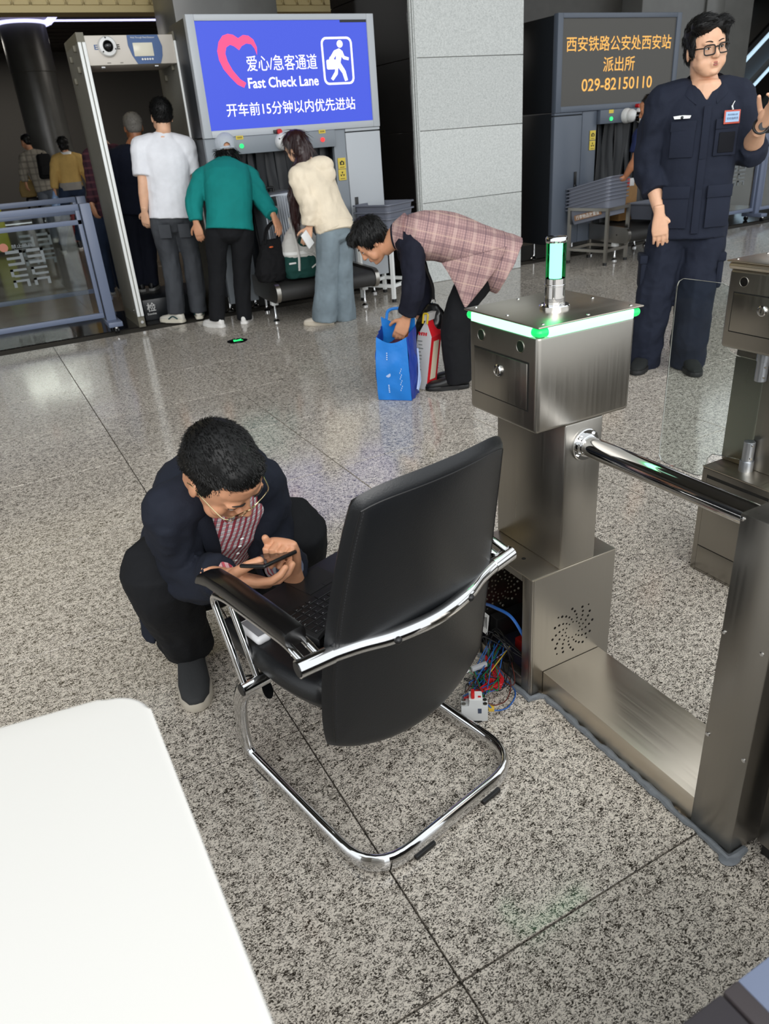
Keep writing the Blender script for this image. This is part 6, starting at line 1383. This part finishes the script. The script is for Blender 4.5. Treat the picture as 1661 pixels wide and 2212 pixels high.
hair(H, SHORT, m_hair, R9, .010, 150, .03, None, .004, 40, .004, .3, 19)
link_mesh('trousers', trouser_mesh(J, k, (.092, .078, .072), amp=.005, vox=.012, seed=14, hem=.03), cloth('grey_trousers', (92, 98, 108)), R9, angle=80)
sm = top_mesh(J, k, 1.08, 1.1, hem=-.10, sl=.95, rs_=(.088, .078, .060), amp=.007, seed=39, vox=.012); set_uv(sm, J['pel'], X, Z)
link_mesh('shirt', sm, plaid('pale_check', (150, 144, 132), [(0, 9, 0, .3, (112, 106, 98), .6), (1, 9, 0, .3, (112, 106, 98), .6)]), R9, angle=80)
for s_ in 'LR': shoe(J['an'+s_], J['toe'+s_], 1.05, m_whiteshoe, m_whiteshoe, R9)
bpc = V((1.80, 17.02, 1.38)); bp = root('backpack', bpc, 'black backpack slung on the right shoulder of the man in the check shirt', 'backpack')
mb = MB(); mb.quad_box(bpc, (.12, .03, 0), (-.02, .07, 0), (.02, 0, .22), .05, 4); link_mesh('pack_body', mb.mesh(), cloth('pack_black', (20, 20, 22)), bp); MB().quad_box(bpc+V((.0, -.085, -.07)), (.09, .02, 0), (0, .025, 0), (.01, 0, .09), .02, 3).build('pack_pocket', cloth('pack_black', (20, 20, 22)), bp)
MB().tube(crv([bpc+V((.02, .05, .22)), bpc+V((-.06, .12, .24)), bpc+V((-.10, .22, .05)), bpc+V((-.02, .1, -.18))], 6), .02, 8, flat=(Y, .5)).build('shoulder_strap', cloth('pack_black', (20, 20, 22)), bp)
J = J_HID; toes(J, (-.1, 1, 0), (.2, 1, 0)); k = 1.02; J['shL'] = (1.50, 9.53, 1.47); J['shR'] = (1.84, 9.49, 1.47); J['nb'] = (1.67, 9.51, 1.56); J['pel'] = (1.56, 9.51, .92); J['elL'] = (1.46, 9.53, 1.2); J['hipL'] = (1.46, 9.53, .87); J['hipR'] = (1.66, 9.50, .87); J['elR'] = (1.86, 9.5, 1.17); J['wrR'] = (1.84, 9.6, .95); J['head'] = (1.60, 9.51, 1.74)
R10 = person_root(J, 'person in dark plum check shirt and jeans, mostly hidden behind the left detector panel'); H = Head(V(J['head']), (-.2, .95, -.1), (0, 0, 1), 1.04)
base_body(J, H, m_skin, R10, k, .010, .95, hands=[hand(J['wrL'], J['haL'], (.4, .2, 0), -1, 1, vox=.008)])
hair(H, SHORT, m_hair, R10, .010, 250, .03, None, .004, 40, .003, .3, 21)
link_mesh('jeans', trouser_mesh(J, k, (.095, .078, .072), amp=.006, vox=.011, seed=16, hem=.02), m_djean, R10, angle=80)
sm = top_mesh(J, k, 1.06, 1.08, hem=-.12, sl=.95, rs_=(.086, .074, .058), amp=.008, seed=43, vox=.011); set_uv(sm, J['pel'], X, Z)
link_mesh('shirt', sm, plaid('plum_check', (62, 36, 46), [(0, 14, 0, .3, (34, 24, 32), .6), (1, 14, 0, .3, (100, 60, 64), .5)]), R10, angle=80)
for s_ in 'LR': shoe(J['an'+s_], J['toe'+s_], 1.0, m_djean, M('sole_grey', (150, 150, 148), .6), R10)
# ---- 11: helper behind the guard reaching for the trays
J = J_ARM; toes(J, (-.6, .8, 0), (-.6, .8, 0)); k = 1.0
J['shR'] = (6.44, 6.26, 1.26); J['shL'] = (6.70, 5.99, 1.25); J['nb'] = (6.55, 6.13, 1.35); J['elR'] = (6.40, 6.27, 1.04); J['wrR'] = (6.40, 6.40, .88); J['haR'] = (6.38, 6.48, .80); J['elL'] = (6.92, 5.9, .98); J['wrL'] = (6.85, 6.0, .78); J['haL'] = (6.83, 6.02, .70)
for a in ('hipL', 'hipR', 'knL', 'knR', 'anL', 'anR', 'pel'): J[a] = tuple(V(J[a])+V((.0, .0, 0)))
R11 = person_root(J, 'helper in navy T-shirt half hidden behind the guard, reaching for the tray stack'); H = Head((6.47, 6.19, 1.50), (-.6, .75, -.3), (-.2, .2, .95), 1.06)
body = base_body(J, H, m_skin3, R11, k, .009, .95, hands=[hand(J['wrR'], J['haR'], (-.2, .3, -.7), 1, 1.05, (.5, .6, .4), .007), hand(J['wrL'], J['haL'], (.4, .2, 0), -1, 1, vox=.008)], arm=(.05, .045, .03))
hair(H, SHORT, m_hair, R11, .009, 400, .03, None, .004, 40, .003, .3, 23)
link_mesh('trousers', trouser_mesh(J, k, (.096, .078, .072), amp=.006, vox=.011, seed=18, hem=.02), m_blackt, R11, angle=80)
link_mesh('tee_shirt', top_mesh(J, k, 1.06, 1.1, hem=-.08, sl=.36, rs_=(.086, .08, .07), amp=.006, seed=47, vox=.010), cloth('navy_tee', (34, 44, 82)), R11, angle=80)
for s_ in 'LR': shoe(J['an'+s_], J['toe'+s_], 1.0, m_blackshoe, m_black, R11)
# ------------------------------------------------------------------ luggage and bags
sv = root('suitcase', (2.57, 6.76, .37), 'ribbed silver suitcase standing on the conveyor behind the black tote', 'suitcase')
m_silver = M('suitcase_silver', (170, 174, 180), .3, .8)
ang = Matrix.Translation((2.60, 6.86, .37)) @ Matrix.Rotation(rad(-3), 4, 'Y') @ Matrix.Rotation(rad(8), 4, 'Z')
def TX_(me, m=ang): me.transform(m); return me
link_mesh('shell', TX_(MB().box(-.165, .165, -.11, .12, .03, .70, .035, 4).mesh()), m_silver, sv)
for k in range(13): link_mesh('rib', TX_(MB().box(-.142+.0235*k-.006, -.142+.0235*k+.006, -.1175, -.105, .07, .66, .004, 2).mesh()), m_silver, sv)
for x in (-.15, .15):
    for z in (.06, .67): link_mesh('corner_guard', TX_(MB().box(x-.022, x+.022, -.120, -.06, z-.03, z+.03, .012, 2).mesh()), M('suitcase_trim', (120, 122, 126), .35, .6), sv)
link_mesh('latch', TX_(MB().box(-.09, -.03, -.122, -.10, .59, .67, .006).mesh()), m_black, sv)
link_mesh('handle', TX_(MB().tube(crv([(-.10, .02, .70), (-.09, .02, .73), (.02, .02, .735), (.03, .02, .70)], 6), .012, 10).mesh()), m_black, sv)
for x in (-.12, .12): link_mesh('wheel', TX_(MB().cyl((x-.012, -.06, .025), (x+.012, -.06, .025), .025, 14).mesh()), m_black, sv)
tt = root('tote_bag', (2.33, 6.50, .37), 'black tote bag slumped on the conveyor end beside the green duffel', 'bag')
m_tote = cloth('tote_black', (17, 17, 19))
mb = MB(); mb.loft([((2.32, 6.50, .375), X*.11, Y*.085), ((2.32, 6.50, .44), X*.135, Y*.10), ((2.34, 6.50, .55), X*.12, Y*.085), ((2.36, 6.51, .64), X*.10, Y*.05), ((2.37, 6.52, .70), X*.085, Y*.02)], 20, .01, .01, 3); me = remesh(mb.mesh(), .008, 2); ruffle(me, .012, 12, 4); link_mesh('bag_body', me, m_tote, tt)
for dy in (-.02, .03): MB().tube(crv([(2.30, 6.50+dy, .68), (2.36, 6.54+dy, .80), (2.46, 6.60+dy, .84), (2.47, 6.57+dy, .76), (2.43, 6.52+dy, .66)], 6), .009, 8, flat=(Y, .5)).build('handle', m_tote, tt)
MB().ell((2.33, 6.42, .66), (.02, .008, .008)).build('orange_tag', M('tag_orange', (200, 90, 40), .5), tt)
df = root('duffel_bag', (2.63, 6.47, .37), 'green and white travel bag with white straps on the conveyor, beside the girl', 'bag')
m_dgreen = cloth('duffel_green', (26, 66, 60)); m_dwhite = cloth('duffel_white', (204, 202, 196))
mb = MB(); mb.loft([((2.63, 6.47, .375), X*.18, Y*.105), ((2.63, 6.47, .45), X*.20, Y*.12), ((2.63, 6.47, .56), X*.185, Y*.11)], 24, .01, .0, 3.2); me = remesh(mb.mesh(), .008, 2); ruffle(me, .007, 12, 6); link_mesh('lower_body', me, m_dgreen, df)
mb = MB(); mb.loft([((2.63, 6.47, .55), X*.187, Y*.112), ((2.63, 6.47, .60), X*.188, Y*.112), ((2.625, 6.47, .66), X*.165, Y*.10), ((2.62, 6.475, .74), X*.12, Y*.07), ((2.615, 6.48, .79), X*.07, Y*.03)], 24, 0, .01, 3); me = remesh(mb.mesh(), .008, 2); ruffle(me, .008, 12, 8); link_mesh('upper_body', me, m_dwhite, df)
MB().loft([((2.63, 6.47, .575), X*.192, Y*.116), ((2.63, 6.47, .60), X*.192, Y*.116)], 24, 0, 0, 3.2).build('white_band', M('band_white', (232, 232, 228), .5), df)
mb = MB(); mb.ell((2.63, 6.40, .66), (.085, .045, .065)); mb.build('green_panel', m_dgreen, df)
for dx in (-.09, .09):
    MB().tube(crv([(2.63+dx, 6.355, .44), (2.63+dx*.9, 6.352, .58), (2.60+dx*.7, 6.37, .74), (2.57+dx*.5, 6.42, .86), (2.61+dx*.4, 6.48, .85), (2.64+dx*.6, 6.52, .76)], 6), .011, 8, flat=(Y, .5)).build('strap', m_dwhite, df)
MB().tube(crv([(2.60, 6.36, .60), (2.68, 6.33, .56), (2.72, 6.34, .50), (2.66, 6.35, .45)], 6), .007, 8).build('loose_strap', m_dwhite, df)
MB().box(2.455, 2.52, 6.36, 6.372, .50, .515, .003).build('side_tape', M('band_white', (232, 232, 228), .5), df)
# ---- bags of the bending woman
m_bagblue = M('bag_blue_print', (28, 122, 208), .4, bump=(12, .5), var=(6, .06)); m_bagnavy = M('bag_navy_print', (34, 60, 150), .4, bump=(12, .5)); m_bagpale = M('bag_pale_print', (170, 190, 226), .5)
bbd = V((.70, -.71, 0)).normalized(); bbn = V((-.71, -.70, 0)); bo = V((2.115, 3.895, 0))
def BB(s, d, z): return bo+bbd*s-bbn*d+Z*z      # s along the front, d depth away, z up
bb = root('shopping_bag', bo, 'bright blue shopping bag on the floor under the hands of the bending woman', 'bag')
def sheet(fn, n, m, th=.003):
    mb = MB(); g = [[mb.bm.verts.new(fn(i/n, j/m)) for i in range(n+1)] for j in range(m+1)]
    for j in range(m):
        for i in range(n): mb.bm.faces.new((g[j][i], g[j][i+1], g[j+1][i+1], g[j+1][i]))
    return solid(mb.mesh(), th)
hw = .105
def wob(s, z): return .010*noise.noise(V((s*14, z*11, 3)))+.014*math.sin(PI*min(1, z/.40))
def top_z(a): return .385-.035*math.sin(PI*a)
link_mesh('front_panel', sheet(lambda a, b_: BB(-hw*(1-.12*b_**3)+2*hw*(1-.12*b_**3)*a, -.075-wob(a*.2, b_*.4), .004+b_*top_z(a)), 14, 16), m_bagblue, bb, angle=60)
link_mesh('back_panel', sheet(lambda a, b_: BB(-hw+2*hw*a, .085+wob(a*.2+1, b_*.4), .004+b_*(top_z(a)+.085)), 14, 16), m_bagblue, bb, angle=60)
for s in (-1, 1):
    link_mesh('side_panel', sheet(lambda a, b_: BB(s*(hw*(1-.12*b_**3*(1-a))+.022*math.sin(PI*a)*math.sin(PI*min(1, b_*1.1))+.012*noise.noise(V((a*5, b_*5, s*4)))), -.075+.16*a-wob(0, b_*.4)*(1-2*a), .004+b_*(.385+.03*a)), 10, 16), m_bagnavy, bb, angle=60)
link_mesh('bottom_panel', MB().quad_box(BB(0, .005, .003), bbd*hw, bbn*.08, Z*.003).mesh(), m_bagnavy, bb)
for d in (.092,): MB().tube(crv([BB(-.075, d, .45), BB(-.06, d+.004, .505), BB(0, d+.006, .52), BB(.06, d+.004, .505), BB(.075, d, .45)], 6), .009, 8, flat=(bbn, .4)).build('bag_handle', m_bagblue, bb)
pz = lambda s, z: BB(s, -.0795-wob((s+hw)/(2*hw)*.2, z), z)
mb = MB(); 
for k in range(9): mb.quad_box(pz(-.03, .055+.011*k if k < 5 else .20+.012*k), bbd*.0035, bbn*.0008, Z*.0028)
for k in range(12): mb.quad_box(pz(.045+.005*(k % 3), .07+.012*k), bbd*.0015, bbn*.0008, Z*.004)
pr_ = mb.build('front_print', M('print_white', (205, 220, 238), .5), bb); pr_['kind'] = 'stuff'
MB().cyl(pz(-.03, .165), pz(-.03, .165)+bbn*.0015, .016, 20).build('round_emblem', m_bagpale, bb)
mb = MB(); mb.tube(crv([BB(hw+.026, -.03, .06), BB(hw+.030, .0, .12), BB(hw+.032, .01, .20), BB(hw+.028, .015, .30)], 6), .006, 6); mb.tube(crv([BB(hw+.028, -.02, .05), BB(hw+.031, .03, .10), BB(hw+.031, .02, .17)], 6), .005, 6); sp_ = mb.build('side_print', m_bagpale, bb); sp_['kind'] = 'stuff'
um = root('umbrella', BB(.06, .02, .25), 'folded umbrella with brown wooden handle sticking out of the blue shopping bag', 'umbrella')
MB().limb([BB(.065, .03, .35), BB(.067, .032, .40), BB(.068, .034, .455)], [.011, .0125, .011], 14).build('wooden_handle', M('wood_brown', (150, 88, 44), .4), um)
MB().limb([BB(.02, .01, .03), BB(.045, .02, .20), BB(.063, .028, .345)], [.018, .022, .013], 14).build('canopy', cloth('plum_cloth', (58, 28, 48)), um)
gm = root('folded_garment', BB(-.01, .0, .25), 'plum garment bundled in the mouth of the blue shopping bag', 'clothes'); mb = MB(); mb.ell(BB(.02, .005, .29), (.07, .05, .06)); mb.ell(BB(-.02, .02, .26), (.06, .05, .07)); me = remesh(mb.mesh(), .007, 1); ruffle(me, .016, 22, 3); link_mesh('cloth', me, cloth('plum_cloth', (58, 28, 48)), gm)
# red and white gable carton leaning on the bag
cd = V((.37, -.93, 0)).normalized(); cn = V((-.93, -.37, 0)).normalized(); lean = V((.155, -.02, .985)).normalized()
co_ = V((2.296, 3.915, 0))
def CB(s, d, h): return co_+cd*s-cn*d+lean*h+Z*.002
cb = root('gift_carton', co_, 'red and white gable-top carton with yellow handle leaning beside the blue shopping bag', 'carton')
m_cw = M('carton_white', (206, 204, 202), .45); m_cr = M('carton_red', (214, 34, 44), .4); m_cc = M('carton_cream', (228, 216, 190), .5)
A = [CB(-.075, 0, 0), CB(.045, 0, 0), CB(.045, 0, .33), CB(-.075, 0, .33)]
Bk = [CB(-.075, .10, 0), CB(.045, .10, 0), CB(.045, .10, .33), CB(-.075, .10, .33)]
mb = MB(); mb.prism([CB(-.075, 0, 0), CB(.035, 0, 0), CB(.035, 0, .33), CB(-.02, 0, .43), CB(-.075, 0, .33)], -cn*.10, .002, 1); mb.build('carton_body', m_cw, cb)
MB().prism([CB(.0355, 0, .002), CB(.0355, .10, .002), CB(.0355, .10, .33), CB(.0355, 0, .33)], cd*.002).build('red_side', m_cr, cb); MB().prism([CB(.036, 0, .332), CB(.036, .10, .332), CB(-.018, .10, .43), CB(-.018, 0, .43)], cd*.002).build('red_flap', m_cr, cb)
MB().prism([CB(.038, .025, .06), CB(.038, .08, .06), CB(.038, .08, .30), CB(.038, .025, .30)], cd*.0008).build('cream_label', m_cc, cb)
MB().prism([CB(-.035, -.002, .425), CB(-.005, -.002, .425), CB(-.005, .10, .425), CB(-.035, .10, .425)], lean*.045).build('gable_ridge', m_cw, cb)
MB().tube(pathround([CB(-.038, -.006, .41), CB(-.038, -.006, .47), CB(-.004, -.006, .47), CB(-.004, -.006, .41)], .012, 4), .006, 8).build('carton_handle', M('handle_yellow', (222, 190, 44), .4), cb)
mb = MB()
for k in range(4): mb.quad_box(CB(-.058+.017*k, -.001, .345), cd*.005, cn*.0006, lean*.010)
for k in range(4): mb.quad_box(CB(-.061+.017*k, -.001, .352-.006*(k % 2)), cd*.008, cn*.0006, lean*.0018)
o_ = mb.build('red_print', m_cr, cb); o_['kind'] = 'stuff'
mb = MB()
for k in range(11): mb.quad_box(CB(-.05+.006*(k % 3), -.001, .30-.022*k), cd*(.018-.004*(k % 2)), cn*.0006, lean*.0028)
o_ = mb.build('grey_print', M('print_grey', (128, 132, 128), .5), cb); o_['kind'] = 'stuff'
# black shoulder bag hanging from the woman
hb_ = V((2.43, 4.00, .36)); sb = root('shoulder_bag', hb_, 'black leather shoulder bag with metal ring hanging from the bending woman', 'bag')
mb = MB(); mb.loft([(hb_+V((-.06, .04, -.135)), cd*.045, cn*.035), (hb_+V((-.035, .02, -.06)), cd*.085, cn*.05), (hb_+V((0, 0, .03)), cd*.095, cn*.05), (hb_+V((.02, -.01, .10)), cd*.075, cn*.035), (hb_+V((.02, -.01, .135)), cd*.04, cn*.02)], 20, .02, .01, 2.6); me = remesh(mb.mesh(), .006, 2); ruffle(me, .004, 16, 5); link_mesh('bag_body', me, M('bag_leather', (20, 20, 22), .28), sb)
MB().tube(crv([hb_+V((-.05, -.02, .06)), hb_+V((-.02, -.055, .0)), hb_+V((-.045, -.03, -.09))], 5), .003, 6).build('zip', m_steel, sb)
MB().tube([hb_+V((.02, -.02, .155))+V((math.cos(a*PI/7)*.012, 0, math.sin(a*PI/7)*.02)) for a in range(14)], .003, 6, True).build('ring', m_chrome, sb)
MB().tube(crv([hb_+V((.02, -.02, .17)), hb_+V((.015, -.02, .26)), hb_+V((-.03, -.0, .40)), hb_+V((-.05, .02, .52))], 6), .010, 8, flat=(cn, .35)).build('strap', M('bag_leather', (20, 20, 22), .28), sb)
# ---- luggage deep in the hall
def suitcase(label, x0, x1, y0, y1, h, rgb, nm):
    t = root('suitcase', ((x0+x1)/2, (y0+y1)/2, 0), label, 'suitcase'); m = M(nm, rgb, .4)
    MB().box(x0, x1, y0, y1, .05, h, .05, 3).build('shell', m, t)
    for q in (.3, .5, .7): MB().box(x0+(x1-x0)*q-.008, x0+(x1-x0)*q+.008, y0-.006, y0+.01, .1, h-.06, .003).build('rib', m, t)
    MB().tube(pathround([(x0+.06, (y0+y1)/2, h-.01), (x0+.06, (y0+y1)/2, h+.20), (x1-.06, (y0+y1)/2, h+.20), (x1-.06, (y0+y1)/2, h-.01)], .03), .011, 8).build('pull_handle', m_steel, t)
    for x in (x0+.05, x1-.05): MB().cyl((x-.015, y0+.05, .03), (x+.015, y0+.05, .03), .03, 12).build('wheel', m_black, t)
    return t
suitcase('yellow-green suitcase seen through the left fence', .45, .77, 15.8, 16.1, .80, (178, 178, 72), 'suitcase_yellow')
suitcase('red suitcase beside the woman in mustard, seen through the left fence', 1.86, 2.16, 15.6, 15.9, .60, (150, 26, 30), 'suitcase_red')
suitcase('black suitcase with a tan bag on top, far beyond the left fence', 1.48, 1.74, 19.0, 19.25, .80, (26, 26, 28), 'suitcase_black')
tn = root('tan_bag', (1.58, 19.1, .80), 'tan and olive bag sitting on the far black suitcase', 'bag'); mb = MB(); mb.loft([((1.56, 19.1, .81), X*.16, Y*.09), ((1.56, 19.1, .95), X*.17, Y*.10), ((1.57, 19.1, 1.12), X*.12, Y*.06)], 18, .01, .02, 3); me = remesh(mb.mesh(), .012, 2); ruffle(me, .012, 10, 2); link_mesh('bag_body', me, cloth('tan_cloth', (168, 142, 92)), tn); MB().tube(crv([(1.48, 19.0, 1.1), (1.52, 18.98, 1.22), (1.62, 18.98, 1.22), (1.66, 19.0, 1.1)], 5), .012, 8).build('handle', cloth('tan_cloth', (168, 142, 92)), tn)
gb = root('green_bag', (.62, 15.0, .9), 'small mint green bag on top of the yellow-green suitcase at the left edge', 'bag'); mb = MB(); mb.loft([((.60, 15.95, .80), X*.11, Y*.07), ((.60, 15.95, .92), X*.12, Y*.07), ((.60, 15.95, 1.04), X*.09, Y*.03)], 16, .01, .01, 3); link_mesh('bag_body', remesh(mb.mesh(), .012, 1), cloth('mint_cloth', (92, 140, 120)), gb); MB().tube(crv([(.54, 15.93, 1.03), (.56, 15.9, 1.14), (.65, 15.9, 1.14), (.67, 15.93, 1.03)], 5), .010, 8).build('handle', cloth('mint_cloth', (92, 140, 120)), gb)
# ------------------------------------------------------------------ to metres
def finish():
    done = set()
    S = Matrix.Scale(SCALE, 4)
    for o in list(bpy.data.objects):
        o.location = o.location*SCALE
        if o.type == 'MESH' and o.data.name not in done:
            done.add(o.data.name); o.data.transform(S)
finish()
